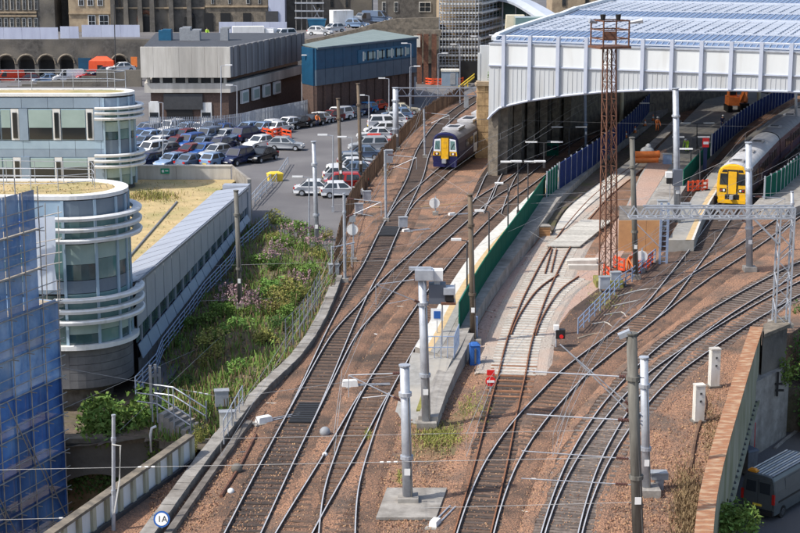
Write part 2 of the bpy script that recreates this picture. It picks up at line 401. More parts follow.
# embankment with falls towards the office building
CTRL = [(136, 390, -2.3), (105, 408, -2.9), (70, 408, -2.9), (120, 398, -2.7), (70, 436, -1.6), (185, 437, -.9), (245, 229, 0), (205, 290, -1.2), (338, 280, .45), (283, 365, .3), (205, 452, .05), (300, 243, .25), (250, 330, -.3), (337, 262, .4), (262, 222, .05), (165, 345, -1.7), (240, 412, .2)]
CP = [(G(a, b, z).x, G(a, b, z).y, z) for a, b, z in CTRL]
def emb_z(x, y):
    s = t = 0
    for a, b, c in CP:
        d = ((x - a) ** 2 + (y - b) ** 2) ** 1.25 + .05; s += c / d; t += 1 / d
    return s / t
EMB = [xy(188, 444, -.9), xy(200, 457)] + [xy(*p) for p in KERB_PX[1:]] + [xy(337, 262), xy(300, 243), xy(262, 222), xy(243, 229), (-24, 122), (-26, 100), (-34, 80), xy(60, 440, -1.2)]
def inside(x, y, P):
    r = False; j = len(P) - 1
    for i in range(len(P)):
        if (P[i][1] > y) != (P[j][1] > y) and x < (P[j][0] - P[i][0]) * (y - P[i][1]) / (P[j][1] - P[i][1]) + P[i][0]: r = not r
        j = i
    return r
mb = MB(); idx = {}; st = .5
x0, x1, y0, y1 = -36, -4, 72, 138
nx, ny = int((x1 - x0) / st), int((y1 - y0) / st)
ok = {}
for i in range(nx):
    for j in range(ny):
        if inside(x0 + (i + .5) * st, y0 + (j + .5) * st, EMB): ok[(i, j)] = 1
def vid(i, j):
    if (i, j) not in idx:
        x, y = x0 + i * st, y0 + j * st; idx[(i, j)] = len(mb.v); mb.v.append((x, y, emb_z(x, y) + rnd.uniform(-.08, .08)))
    return idx[(i, j)]
for (i, j) in ok: mb.f.append((vid(i, j), vid(i + 1, j), vid(i + 1, j + 1), vid(i, j + 1))); mb.m.append(0)
struct('embankment', mb, 'soil', smooth=True)
# ================================================================== TRACKS
RAILP = [(-.075, 0), (.075, 0), (.02, .03), (.036, .115), (.036, .15), (-.036, .15), (-.036, .115), (-.02, .03)]
RAILP = [(-.075, 0), (.075, 0), (.02, .03), (.036, .115), (.036, .146), (.027, .15), (-.027, .15), (-.036, .146), (-.036, .115), (-.02, .03)]
RAILM = [1, 1, 1, 1, 1, 0, 1, 1, 1, 1]
mbs = MB(); mbs.box((0, 0, -.12), (2.6, .26, .14)); SLEEPER = {}
for k in ('sleeper_wood', 'sleeper_grey', 'sleeper_white', 'sleeper_rusty', 'sleeper_brown'): SLEEPER[k] = mbs.mesh('sleeper', k)
GAUGE = 1.505
def track(label, px, side=1, bed='ballast_dark', sl='sleeper_wood', rail=('rail_steel', 'rail_side'), t0=0.0, t1=1.0, bedw=1.45, zs=.06, near=185, single=None, cover=.86, cov_m='ballast'):
    """px: picture points of one rail's head, side=+1 when the other rail lies to its right along the path"""
    zr = zs + .15
    left = smooth_path(catmull([G(a, b, zr) for a, b in px], .5), 30)
    left = [Vector((p.x, p.y, 0)) for p in left]
    other = offset(left, side * GAUGE); mid = offset(left, side * GAUGE / 2)
    root = thing('railway_track', label, 'railway track', mid[0])
    n = len(mid); rng = range(int(n * t0), max(int(n * t1), 2))
    if bed:
        b = MB(); b.sweep(mid[::2], [(-bedw - .25, .0), (-bedw, zs - .012), (bedw, zs - .012), (bedw + .25, .0)], closed=False)
        put('ballast_bed', b, bed, root)
    if cover:
        b = MB(); q = mid[::1]; n2 = len(q)
        for sg in (-1, 1):
            inn = [o_ + Vector((0, 0, 0)) for o_ in offset(q, sg * cover)]; out_ = offset(q, sg * (bedw + .12)); o_ = len(b.v); nrm_ = offset(q, sg * (cover + 1))
            for k in range(n2):
                j = rnd.uniform(-.05, .07) + .05 * math.sin(k * .7); d_ = (nrm_[k] - inn[k]); pi_ = inn[k] + d_ * j; b.v += [(pi_.x, pi_.y, zs - .03), (pi_.x + d_.x * .07, pi_.y + d_.y * .07, zs + .022 + rnd.uniform(0, .02)), (out_[k].x, out_[k].y, zs + .012), (out_[k].x + d_.x * .35, out_[k].y + d_.y * .35, -.01)]
            for k in range(n2 - 1):
                for r_ in range(3): b.f.append((o_ + k * 4 + r_, o_ + k * 4 + r_ + 1, o_ + k * 4 + r_ + 5, o_ + k * 4 + r_ + 4)); b.m.append(0)
        put('ballast_shoulder', b, cov_m, root)
    for ln in ((left, other) if single is None else ((left,) if single == 0 else (other,))):
        b = MB(); b.sweep([Vector((p.x, p.y, zs)) for p in ln], RAILP, RAILM); put('rail', b, list(rail), root)
    if sl:
        sp = resample(mid, .65); cnt = 0; far = MB()
        for i, p in enumerate(sp):
            t = sp[min(i + 1, len(sp) - 1)] - sp[max(i - 1, 0)]; a = math.atan2(t.y, t.x) - math.pi / 2
            # pieces the picture shows large enough are single sleepers
            if p.y < G(400, near).y and p.y > 58 and cnt < 290:
                place('sleeper', SLEEPER[sl], root, (p.x - mid[0].x, p.y - mid[0].y, zs), a + rnd.uniform(-.015, .015)); cnt += 1
            elif p.y >= G(400, near).y: far.box((p.x, p.y, zs - .12), (2.6, .26, .14), a)
        if far.v: put('distant_sleepers', far, sl, root, kind='stuff')
    return root, left, other, mid
tA = track('left main track running past the fence and car park', [(205, 570), (224.2, 533), (258.7, 466), (293.7, 400), (327, 329.5), (353, 280), (362.7, 265.5), (378.5, 233), (396.5, 198), (408, 176), (417, 150), (434, 125), (455, 108), (476, 95), (500, 83)], sl='sleeper_wood', cov_m='ballast_mid', cover=.95)
tT = track('track branching under the purple train', [(385, 221), (397, 203), (411, 191), (425, 180), (436, 170), (455, 157), (478, 143), (505, 129), (540, 112), (585, 92)], bed=None, sl='sleeper_brown', zs=.063, cover=None)
tB = track('second track crossing from the left main track toward the dark station mouth', [(283, 421), (296, 397), (331.6, 334), (356.4, 307), (381, 280), (410, 254), (446, 223), (478, 196.5), (504, 181.5), (522, 168), (544, 152.5), (570, 136), (610, 114), (650, 95)], zs=.066, sl='sleeper_brown', cover=.95, cov_m='ballast_mid')
tE = track('short siding curving steeply up into the left of the station mouth', [(468, 206), (475, 199), (487, 173), (501, 156), (520, 142), (550, 124), (590, 104)], bed=None, zs=.069, cover=None)
tE2 = track('curving siding between the two tracks entering the station mouth', [(484, 212), (490, 197), (499, 178.5), (513, 160.5), (546, 134), (585, 112), (620, 96)], bed=None, zs=.072, cover=None)
tC = track('track alongside the white edge of the green fenced platform', [(316, 570), (318.7, 533), (323.5, 490), (336, 452), (357.5, 400), (388, 349), (419, 302), (448, 264.5), (477, 231.5), (508, 202.5), (540, 178.5), (569, 156), (600, 134), (640, 110)], bed='ballast_dark', sl='sleeper_brown', cov_m='ballast_mid', cover=.9)
tD = track('dull rusty siding splitting off to the left at the bottom', [(246, 585), (275, 533), (292.5, 504), (325, 452), (354, 402), (362, 390)], bed='ballast_mid', sl='sleeper_brown', rail=('rail_steel', 'rail_side'), zs=.063, cover=.8)
tF = track('old rusty track ending below the white sleepers and stop disc', [(446, 560), (457, 522), (471.5, 474), (479, 446), (487, 413), (496, 381), (501.5, 362)], bed='ballast_dark', sl='sleeper_wood', rail=('rail_rust', 'rust'), zs=.06, cover=1.0)
for k in range(7):
    p = tF[3][-1 - k * 1].copy(); i_ = len(tF[3]) - 1 - k * 2; p = tF[3][i_]; t = tF[3][i_] - tF[3][i_ - 1]; place('sleeper', SLEEPER['sleeper_rusty'], tF[0], (p.x - ORG[tF[0]].x, p.y - ORG[tF[0]].y, .09), math.atan2(t.y, t.x) - math.pi / 2)
tF2 = track('new track on pale sleepers leading to the crossing deck', [(499, 371), (505, 345), (514, 319), (526.5, 290), (549, 248.5), (571, 219), (598, 191), (640, 160)], bed='ballast_pale', sl='sleeper_white', rail=('rail_rust', 'rust'), zs=.10, bedw=1.9, cover=None)
tG = track('short pale branch ending beside the stacked concrete beams', [(511, 333), (517.5, 317), (536.6, 289), (549, 279.5), (560, 273)], bed='ballast_pale', sl='sleeper_white', rail=('rail_rust', 'rust'), zs=.104, bedw=1.7, cover=None)
for gl in ((552, 249, 545, 274), (556.5, 250, 551, 273)):
    b = MB(); b.sweep([G(gl[0], gl[1], .1), G(gl[2], gl[3], .1)], RAILP, RAILM)
    put('check_rail', b, ['rail_rust', 'rust'], tF2[0])
tX = track('curved track sweeping from bottom centre to the right edge below the gantry', [(446, 570), (457, 533), (462.5, 514), (480.5, 469), (494, 447), (514, 419.5), (546, 385.5), (565, 366.6), (600, 340.5), (637, 313.5), (664, 293), (692, 273.3), (739, 244), (770.6, 222.5), (800, 204), (850, 176), (930, 138)], bed='ballast_mid', zs=.068, sl='sleeper_brown', cover=.84, cov_m='ballast_mid')
tY = track('straight track ending at the yellow fronted train', [(600, 340.5), (637, 313), (665, 280), (694, 243), (714, 216), (735, 192), (760, 166), (790, 140), (830, 112), (870, 86)], bed='ballast_dark', zs=.06, cover=1.1, cov_m='ballast_dark')
tR1 = track('upper curve of the two right hand tracks with grey sleepers', [(531, 570), (544.5, 520), (558, 481), (574, 447), (605, 400.5), (646, 357), (676, 333), (707.5, 311), (740, 292), (770.6, 275.5), (800, 261), (850, 240), (960, 200)], bed='ballast_dark', sl='sleeper_grey', zs=.06, cover=1.24)
tR2 = track('lower curve of the two right hand tracks beside the rusty parapet', [(574, 570), (585, 520), (598, 483), (618, 445), (650, 400), (680, 371), (714, 347), (742, 328), (770.6, 310.5), (800, 294), (850, 270), (960, 225)], side=-1, bed='ballast_dark', sl='sleeper_grey', zs=.064, cover=1.24)
# drip trays and boards between the rails, point machines
def tray(px, label):
    b = MB(); q = [G(a, c, .1) for a, c in px]; b.slab(q, (0, 0, 1), .05)
    for k in range(9): t = (k + .5) / 9; b.bar(q[0].lerp(q[3], t) + Vector((0, 0, .065)), q[1].lerp(q[2], t) + Vector((0, 0, .065)), .05, .05, mi=1)
    return solo('drip_tray', b, ['black', 'dark_grey'], label, 'drip tray')
tray([(288, 423), (314.5, 423), (323, 403), (299.5, 403)], 'black drip tray between the rails beside the small white point machine')
tray([(377, 236), (395, 236), (400, 227), (382, 226)], 'black drip tray between the rails near the round sign on its post')
def pmachine(px, py, label, ang=.5, s=1.0):
    g = G(px, py); r = thing('point_machine', label, 'point machine', g, ang)
    b = MB(); b.box((0, 0, .05), (.9 * s, .5 * s, .34 * s), taper=.86); put('cover', b, 'white_paint', r, local=True)
    b = MB(); b.box((0, 0, 0), (1.5 * s, .8 * s, .07)); put('base_plate', b, 'concrete', r, local=True)
    b = MB()
    for k in (-.15, .1): b.tube((.4, k, .12), (2.2, k, .12), .035)
    put('rods', b, 'galv', r, local=True)
pmachine(264, 423, 'white point machine left of the black drip tray', .6, .9)
pmachine(350, 387, 'white lidded point machine with rods between two tracks', .1)
pmachine(406, 232.5, 'white point machine right of the far black tray', .5, .7)
pmachine(435, 526, 'small pale junction box at the bottom beside the concrete slab', 1.2, .7)
pmachine(452, 216, 'pale trackside box below the round white signal', .4, .7)
# pipe and small clutter on the ballast
b = MB(); b.pipe([G(256, 435, .12), G(240, 466, .12), G(221, 496, .1)], .09, 6)
solo('old_pipe', b, 'rust', 'dark rusty pipe lying on ballast near the concrete trough', 'pipe')
for i, (a, c, rr, m, lb) in enumerate([(325, 436, .27, 'box_grey', 'dull grey ball shaped lamp between two tracks'), (237, 473, .27, 'stone_dark', 'dark round marker beside the rusty pipe'), (231, 494, .16, 'white_paint', 'small white disc below the rusty pipe'), (325, 457, .14, 'white_paint', 'small white disc beside the dull siding rail')]):
    g = G(a, c); b = MB(); b.ball((g.x, g.y, g.z + rr * .8), rr); solo('trackside_marker', b, m, lb, 'marker', smooth=True)
# loose stones that stand proud of the ballast near the camera
b = MB()
fx = form
for k in range(24000):
    px_, py_ = rnd.uniform(150, 730), 533 - 250 * abs(rnd.gauss(0, .42))
    if py_ < 250: continue
    px_, py_ = px_, py_; g = G(px_, py_)
    if not inside(g.x, g.y, fx): continue
    s = rnd.uniform(.03, .068); b.box((g.x, g.y, rnd.choice((-.01, -.01, .03, .06))), (s * 1.3, s, s * .8), rnd.uniform(0, 3), taper=.6)
o = put('loose_ballast_stones', b, 'stones'); tag(o, 'loose orange brown ballast stones scattered between the tracks', 'ballast', kind='stuff')
# ------------------------------------------------------------------ kerb trough on the left of the tracks
path = smooth_path(catmull([G(a, c, .35) for a, c in [(338, 276), (325, 309), (309, 338), (293, 359), (281, 369.5), (263, 387), (250, 400), (236, 416), (200, 462), (150, 530), (120, 570)]], .9), 3)
root = thing('cable_trough', 'long grey concrete cable trough curving down the left of the tracks', 'cable trough', path[0])
for i in range(len(path) - 1):
    p, q = path[i], path[i + 1]; t = (q - p).normalized(); b = MB(); j = rnd.uniform(-.02, .02)
    zt = .42 + rnd.uniform(-.025, .025)
    b.bar(Vector((p.x, p.y, zt - .05)) + t * .02, Vector((q.x, q.y, zt - .05 + j)) - t * .02, .62, .1); put('lid', b, 'concrete', root)
pw = offset(path, -.42)
b = MB(); b.sweep([Vector((p.x, p.y, -.1)) for p in path], [(-.34, 0), (.34, 0), (.34, .46), (-.34, .46)]); put('channel_wall', b, 'concrete_dark', root)
# the second, lower strip beside it towards the camera
path2 = offset([p for p in path if p.y < G(230, 420).y], -.75)
b = MB(); b.sweep([Vector((p.x, p.y, .0)) for p in path2], [(-.16, 0), (.16, 0), (.16, .26), (-.16, .26)]); put('edge_beam', b, 'concrete_dark', root)
# ================================================================== BRIDGE SIDES
# right: plate girder with a rusty coping
root = thing('bridge_parapet', 'rust topped steel bridge parapet above the grey van', 'bridge parapet', COPE[0])
cop = offset(COPE, .36)
for i in range(0, len(cop) - 2, 2):
    p, q = cop[i], cop[min(i + 2, len(cop) - 1)]; b = MB(); zz = 1.2 + rnd.uniform(-.015, .015)
    b.bar((p.x, p.y, zz), (q.x, q.y, zz), .74, .09); put('coping_plate', b, 'rust_top', root)
b = MB(); b.sweep([Vector((p.x, p.y, 0)) for p in offset(COPE, .1)], [(-.05, -2.6), (.05, -2.6), (.05, 1.15), (-.05, 1.15)]); put('girder_face', b, 'girder_paint', root)
b = MB(); b.sweep([Vector((p.x, p.y, 0)) for p in offset(COPE, .62)], [(-.05, -.5), (.05, -.5), (.05, 1.15), (-.05, 1.15)]); put('inner_plate', b, 'rust', root)
b = MB()
for p in resample(offset(COPE, .06), .9): b.box((p.x, p.y, -2.72), (.2, .26, .16))
put('flange_bolts', b, 'dark_grey', root, kind='stuff')
b = MB(); b.sweep([Vector((p.x, p.y, 0)) for p in offset(COPE, .12)], [(-.3, -2.72), (.3, -2.72), (.3, -2.62), (-.3, -2.62)]); put('bottom_flange', b, 'girder_paint', root)
# abutment pier at its far end
P1, P2 = Vector((20.55, 89.6, 0)), Vector((23.7, 93.8, 0)); dd = (P2 - P1).normalized(); nn = Vector((dd.y, -dd.x, 0))
root = thing('bridge_abutment', 'grey concrete bridge abutment with dark stone pier on top', 'abutment', (P1.x, P1.y, -6))
b = MB(); b.prism([P1[:2], P2[:2], (P2 - nn * 6 + dd * 2)[:2], (P1 - nn * 3)[:2]], -6, -1.4); put('wall', b, 'concrete', root)
b = MB(); a_, c_ = P1 + dd * 2.0 - nn * .4, P2 - nn * .2 - dd * .2
bv = Vector((.2, 1, 0))
b.prism([a_[:2], c_[:2], (c_ + bv * 2.2)[:2], (a_ + bv * 2.2)[:2]], -1.4, .95); put('pier', b, 'stone_dark', root)
a2, c2 = a_ - dd * .1 + nn * .12, c_ + dd * .12 + nn * .12
b = MB(); b.prism([a2[:2], c2[:2], (c2 + bv * 2.45)[:2], (a2 + bv * 2.45)[:2]], .95, 1.15); put('cap_stone', b, 'stone', root)
b = MB(); m_ = P1 + (P2 - P1) * .62 + nn * .12
b.box((m_.x, m_.y, -2.9), (.12, .12, 1.5)); b.box((m_.x - .1, m_.y, -2.2), (.8, .1, .12)); b.box((m_.x + .15, m_.y, -2.6), (.5, .1, .12)); put('pipe_bracket', b, 'black', root)
# left: painted plate parapet
A_, B_ = G(97, 531, .0), G(191, 462, .0); dr = (B_ - A_).normalized(); nr = Vector((dr.y, -dr.x, 0)); Ln = (B_ - A_).length
A_ = A_ - dr * 4.0; Ln += 4.0
root = thing('plate_parapet', 'flaking white steel bridge parapet with vertical ribs at lower left', 'bridge parapet', A_)
npn = 11; pl = Ln / npn; hts = 1.25
for i in range(npn):
    a_ = A_ + dr * (pl * i + .1); c_ = A_ + dr * (pl * (i + 1) - .1); b = MB()
    b.bar((a_.x, a_.y, hts / 2), (c_.x, c_.y, hts / 2), .04, hts); put('panel', b, 'white_paint', root)
for i in range(npn + 1):
    a_ = A_ + dr * (pl * i) + nr * .05; b = MB(); b.box((a_.x, a_.y, 0), (.30, .2, hts), math.atan2(dr.y, dr.x)); put('rib', b, 'parapet_paint', root)
b = MB(); b.bar(A_ + Vector((0, 0, hts + .06)), B_ + Vector((0, 0, hts + .06)), .42, .13); put('coping', b, 'stone', root)
b = MB(); b.bar(A_ + Vector((0, 0, -1.0)), B_ + Vector((0, 0, -1.0)), .3, 1.95); put('girder', b, 'girder_paint', root)
b = MB(); b.bar(A_ + nr * .16 + Vector((0, 0, .1)), B_ + nr * .16 + Vector((0, 0, .1)), .14, .2); put('bottom_angle', b, 'dark_grey', root)
# stone wall behind the lower street, with an arch
WZ = -1.2; wr = G(186, 436, WZ); wl = G(50, 440, WZ); WY = (wr.y + wl.y) / 2
XL, XR = -36.0, wr.x + .5
root = thing('stone_wall', 'dark stained stone wall with a shallow arch above the lower street', 'stone wall', (XL, WY, -6.2))
cxw = at(98, 500, WY).x; zt_ = Zat(WY, 474); ar = 2.2
def wallface(b, y):
    pts = [(XL, -6.3), (cxw - ar, -6.3)] + [(cxw - ar + 2 * ar * i / 12, zt_ - .75 * (abs(i - 6) / 6) ** 2) for i in range(13)] + [(cxw + ar, -6.3), (XR, -6.3), (XR, WZ - .25), (XL, WZ - .25)]
    n = len(pts); b.add([(a, y, c) for a, c in pts] + [(a, y + .6, c) for a, c in pts], [tuple(range(n)), tuple(range(2 * n - 1, n - 1, -1))] + [(i, (i + 1) % n, n + (i + 1) % n, n + i) for i in range(n)])
b = MB(); wallface(b, WY); put('wall_face', b, 'stone_dark', root)
b = MB(); b.prism([(XL, WY - .12), (XR, WY - .12), (XR, WY + .72), (XL, WY + .72)], WZ - .25, WZ); put('cope', b, 'stone', root)
b = MB(); b.prism([(cxw - ar - .1, WY + .62), (cxw + ar + .1, WY + .62), (cxw + ar + .1, WY + 1.0), (cxw - ar - .1, WY + 1.0)], -6.2, zt_ + .3); put('arch_infill', b, 'street_tan', root)
# ================================================================== PLATFORMS
def slab_poly(b, px, z0, z1): b.prism([xy(a, c, z1) for a, c in px], z0, z1)
PZ = .95
edge_l = [(690, 78), (640, 113), (600, 140), (570, 161), (547, 179.5), (524, 200), (500, 223), (476, 248), (450, 285), (427, 326), (412, 352)]
edge_r = [(700, 84), (655, 118), (622, 142), (594, 166), (562, 196), (547, 216), (520, 250), (497, 280), (480, 307), (461, 346), (452, 359)]
Lp = catmull([G(a, c, PZ) for a, c in edge_l], 1.2); Rp = catmull([G(a, c, PZ) for a, c in edge_r], 1.2)
def strip(b, P, Q, z, th=.03):
    n = min(len(P), len(Q)); vs = []
    P = [P[int(i * (len(P) - 1) / (n - 1))] for i in range(n)]; Q = [Q[int(i * (len(Q) - 1) / (n - 1))] for i in range(n)]
    for p, q in zip(P, Q): vs += [(p.x, p.y, z), (q.x, q.y, z), (p.x, p.y, z - th), (q.x, q.y, z - th)]
    fs = []
    for i in range(n - 1):
        a = i * 4; c = a + 4; fs += [(a, a + 1, c + 1, c), (a + 2, c + 2, c + 3, a + 3), (a, c, c + 2, a + 2), (a + 1, a + 3, c + 3, c + 1)]
    fs += [(0, 2, 3, 1), (4 * n - 4, 4 * n - 3, 4 * n - 1, 4 * n - 2)]
    b.add(vs, fs)
def lerp_paths(P, Q, t, n=90): return [P[int(i * (len(P) - 1) / (n - 1))].lerp(Q[int(i * (len(Q) - 1) / (n - 1))], t) for i in range(n)]
root = thing('station_platform', 'narrow platform with pale edge and green hoarding between tracks', 'platform', Lp[-1])
b = MB(); strip(b, Lp, Rp, PZ, PZ); put('slab', b, 'concrete', root)
b = MB(); strip(b, lerp_paths(Lp, Rp, .005), lerp_paths(Lp, Rp, .27), PZ + .02, .05); put('pale_edge', b, 'platform_edge', root)
b = MB(); strip(b, lerp_paths(Lp, Rp, .27), lerp_paths(Lp, Rp, .42), PZ + .024, .05); put('yellow_strip', b, 'platform_tactile', root)
b = MB(); strip(b, lerp_paths(Lp, Rp, .42), lerp_paths(Lp, Rp, .60), PZ + .02, .05); put('paving', b, 'platform_top', root)
# ramp at its end
b = MB()
top = [G(412, 352, PZ), G(452, 359, PZ)]; bot = [G(394, 416, .02), G(421, 426, .02)]
b.add([top[0], top[1], bot[1], bot[0], (top[0].x, top[0].y, 0), (top[1].x, top[1].y, 0)], [(0, 1, 2, 3), (0, 3, 4), (1, 5, 2), (0, 4, 5, 1), (4, 3, 2, 5)])
put('ramp', b, 'platform_top', root)
b = MB(); b.sweep([G(466, 340, 0.5), G(449, 372, .35), G(437, 400, .2), (G(428, 425, .1))], [(-.5, -.5), (.5, -.5), (.5, .45), (-.5, .45)]); put('ramp_wall', b, 'concrete', root)
b = MB(); b.sweep([G(441, 362, .55), G(432, 385, .38), G(423, 412, .16)], [(-.35, -.05), (.35, -.05), (.35, .12), (-.35, .12)]); put('moss_strip', b, 'moss', root)
def hoarding(label, base_px, zb, h, m, post_m, name='hoarding', step=2.4, posts=True, pname='post', th=.08, group=None, h2=None):
    P = resample(catmull([G(a, c, zb) for a, c in base_px], .3), step)
    root = thing(name, label, 'hoarding', P[0], group=group)
    for i in range(len(P) - 1):
        b = MB(); t = (P[i + 1] - P[i]).normalized(); b.bar(P[i] + t * .02 + Vector((0, 0, h / 2)), P[i + 1] - t * .02 + Vector((0, 0, h / 2)), th, h); put('panel', b, m, root)
    if posts:
        for p in P: b = MB(); b.box((p.x, p.y, zb), (.12, .16, h + .15)); put(pname, b, post_m, root)
    return root, P
hoarding('green hoarding running along the narrow platform', [(545, 194), (527, 221), (498, 262), (481, 288), (463.5, 320), (455, 337)], PZ, 1.65, 'green_hoarding', 'galv_blue', step=2.6, posts=False)
hoarding('taller green hoarding end beside the navy hoarding', [(557, 189), (546, 198)], PZ, 2.2, 'green_hoarding', 'galv', step=1.2)
hoarding('navy blue hoarding curving into the station between the tracks', [(656, 104), (645, 117), (630, 134), (600.5, 160), (578, 176), (556, 191)], PZ, 2.35, 'navy_hoarding', 'box_grey', step=2.4)
# retaining strips between navy hoarding and the new track
def band(name, label, cat, P, Q, z0, z1, m):
    b = MB(); n = 60
    P = catmull([G(a, c, z1) for a, c in P], .5); Q = catmull([G(a, c, z1) for a, c in Q], .5); strip(b, lerp_paths(P, Q, 0, n), lerp_paths(P, Q, 1, n), z1, z1 - z0)
    return solo(name, b, m, label, cat)
band('soil_strip', 'strip of dark rough soil below the navy hoarding', 'soil strip', [(668, 110), (636, 140), (602, 166), (560, 198), (547, 222)], [(676, 116), (645, 146), (610, 173), (566, 208), (552, 232)], 0, .35, 'soil')
band('retaining_kerb', 'pale concrete retaining kerb curving beside the soil strip', 'kerb', [(676, 117), (645, 147), (610, 175), (573, 203), (553, 230)], [(682, 121), (652, 150), (622, 178), (588, 206), (566, 228)], 0, .22, 'concrete_pale')
band('pale_strip', 'pale dusty strip beside the brown new trackbed', 'ground strip', [(652, 155), (610, 189), (577, 217), (545, 249)], [(660, 157), (618, 190), (585, 217), (556, 247)], -.01, .13, 'ballast_pale')
band('brown_bed', 'brown ballast bed waiting for track above the crossing deck', 'trackbed', [(668, 146), (625, 184), (586, 220)], [(690, 149), (648, 187), (613, 221)], -.01, .16, 'ballast_mid')
# crossing deck of concrete planks
root = thing('crossing_deck', 'pale concrete crossing deck across the new track', 'crossing deck', G(560, 240))
q0, q1, q2, q3 = G(547, 247, .2), G(580, 247, .2), G(612, 221, .2), G(582, 220, .2)
for k in range(7):
    a_, c_ = q0.lerp(q3, k / 7), q0.lerp(q3, (k + .93) / 7); d_, e_ = q1.lerp(q2, k / 7), q1.lerp(q2, (k + .93) / 7)
    b = MB(); b.slab([a_, d_, e_, c_], (0, 0, 1), .09 + .01 * (k % 2)); put('deck_plank', b, 'sleeper_white', root)
# stacked concrete beams at the crossing's right
for k, (a, c, z) in enumerate([(568, 270, 0), (566, 265.5, 0), (570, 264, .0)]):
    g = G(a, c); e = G(a + 30, c - (.5 if k else 0)); b = MB(); b.bar(g + Vector((0, 0, .2)), e + Vector((0, 0, .2)), .45, .4)
    solo('concrete_beam', b, 'concrete_pale', ['nearest pale concrete beam laid beside the short branch', 'middle pale concrete beam by the short branch', 'farthest pale concrete beam by the short branch'][k], 'beam', 'beams laid beside the branch')
# pink gravel, pale ballast surfaces beside the new track
sheet('pink_gravel', [(566, 262), (592, 262), (606, 240), (618, 215), (650, 180), (676, 150), (690, 150), (668, 178), (640, 214), (625, 250), (603, 285), (570, 310), (548, 340), (530, 365), (528, 350), (548, 312)], .02, 'gravel_pink')
sheet('pale_gravel', [(463, 352), (480, 352), (500, 330), (520, 290), (545, 255), (553, 235), (540, 240), (513, 268), (490, 305)], .016, 'gravel_pink')
sheet('dirt_patch', [(556, 330), (580, 300), (608, 283), (640, 285), (655, 262), (690, 225), (705, 212), (712, 216), (690, 246), (660, 282), (634, 310), (600, 338), (570, 352), (548, 350)], .012, 'ballast_dark')
# central island platform and its pink working surface
root = thing('island_platform', 'wide grey island platform with pink working surface and brown boarded end', 'platform', G(650, 240))
isl = [(619, 223), (662, 223), (690, 180), (706, 160), (735, 128), (775, 95), (730, 88), (705, 100), (680, 125), (656, 150), (640, 175)]
b = MB(); slab_poly(b, [(a, c) for a, c in isl], 0, 1.0); put('slab', b, 'platform_top', root)
b = MB(); slab_poly(b, [(622, 220), (636, 220), (672, 163), (666, 149), (655, 153), (640, 178)], .98, 1.02); put('pink_surface', b, 'gravel_pink', root)
b = MB(); slab_poly(b, [(640, 219), (659, 219), (678, 186), (672, 176), (660, 186)], .98, 1.035); put('concrete_slab', b, 'concrete', root)
# boarded end wall of the island
e0, e1 = G(618, 251), G(659, 251)
for k in range(3):
    a_ = e0.lerp(e1, k / 3 + .003); c_ = e0.lerp(e1, (k + 1) / 3 - .003); b = MB(); b.bar(a_ + Vector((0, 0, 1.2)), c_ + Vector((0, 0, 1.2)), .08, 2.4); put('board', b, 'hoard_board', root)
b = MB(); b.prism([(e0.x, e0.y + .1), (e1.x, e1.y + .1), xy(661, 222, 1.0), xy(619, 222, 1.0)], 0, 2.35); put('end_block', b, 'concrete_dark', root)
# platform of the yellow train
root = thing('side_platform', 'paved platform with yellow line beside the yellow fronted train', 'platform', G(690, 235))
sp_l = [(668, 240), (684, 213), (694, 195), (712, 172), (740, 143), (775, 116), (810, 96)]; sp_r = [(694, 240), (704, 215), (716, 193), (735, 168), (766, 138), (800, 112), (840, 92)]
P = catmull([G(a, c, PZ) for a, c in sp_l], .8); Q = catmull([G(a, c, PZ) for a, c in sp_r], .8)
b = MB(); strip(b, P, Q, PZ, PZ); put('slab', b, 'platform_top', root)
b = MB(); strip(b, lerp_paths(P, Q, .90), lerp_paths(P, Q, .995), PZ + .02, .05); put('white_edge', b, 'platform_edge', root)
b = MB(); strip(b, lerp_paths(P, Q, .68), lerp_paths(P, Q, .90), PZ + .016, .05); put('yellow_strip', b, 'platform_tactile', root)
hoarding('green hoarding between the island and the yellow train platform', [(683, 186), (697, 170), (711, 156)], 1.0, 1.5, 'green_hoarding', 'galv', step=1.6, posts=False)
hoarding('navy hoarding behind the yellow train under the roof', [(711, 156), (732, 137), (752, 122), (775, 108), (798, 96)], 1.0, 2.2, 'navy_hoarding', 'galv', step=2.2)
# platform on the far right of the yellow train
root = thing('right_platform', 'pale concrete platform right of the yellow fronted train', 'platform', G(800, 215))
b = MB(); slab_poly(b, [(752, 206), (768, 190), (800, 166), (860, 130), (900, 160), (830, 196), (786, 210)], 0, .9); put('slab', b, 'concrete', root)
hoarding('green fence panel on the right platform beside the train', [(764, 199), (781, 190), (802, 172), (830, 154)], .9, 1.9, 'green_hoarding', 'galv', step=1.7)
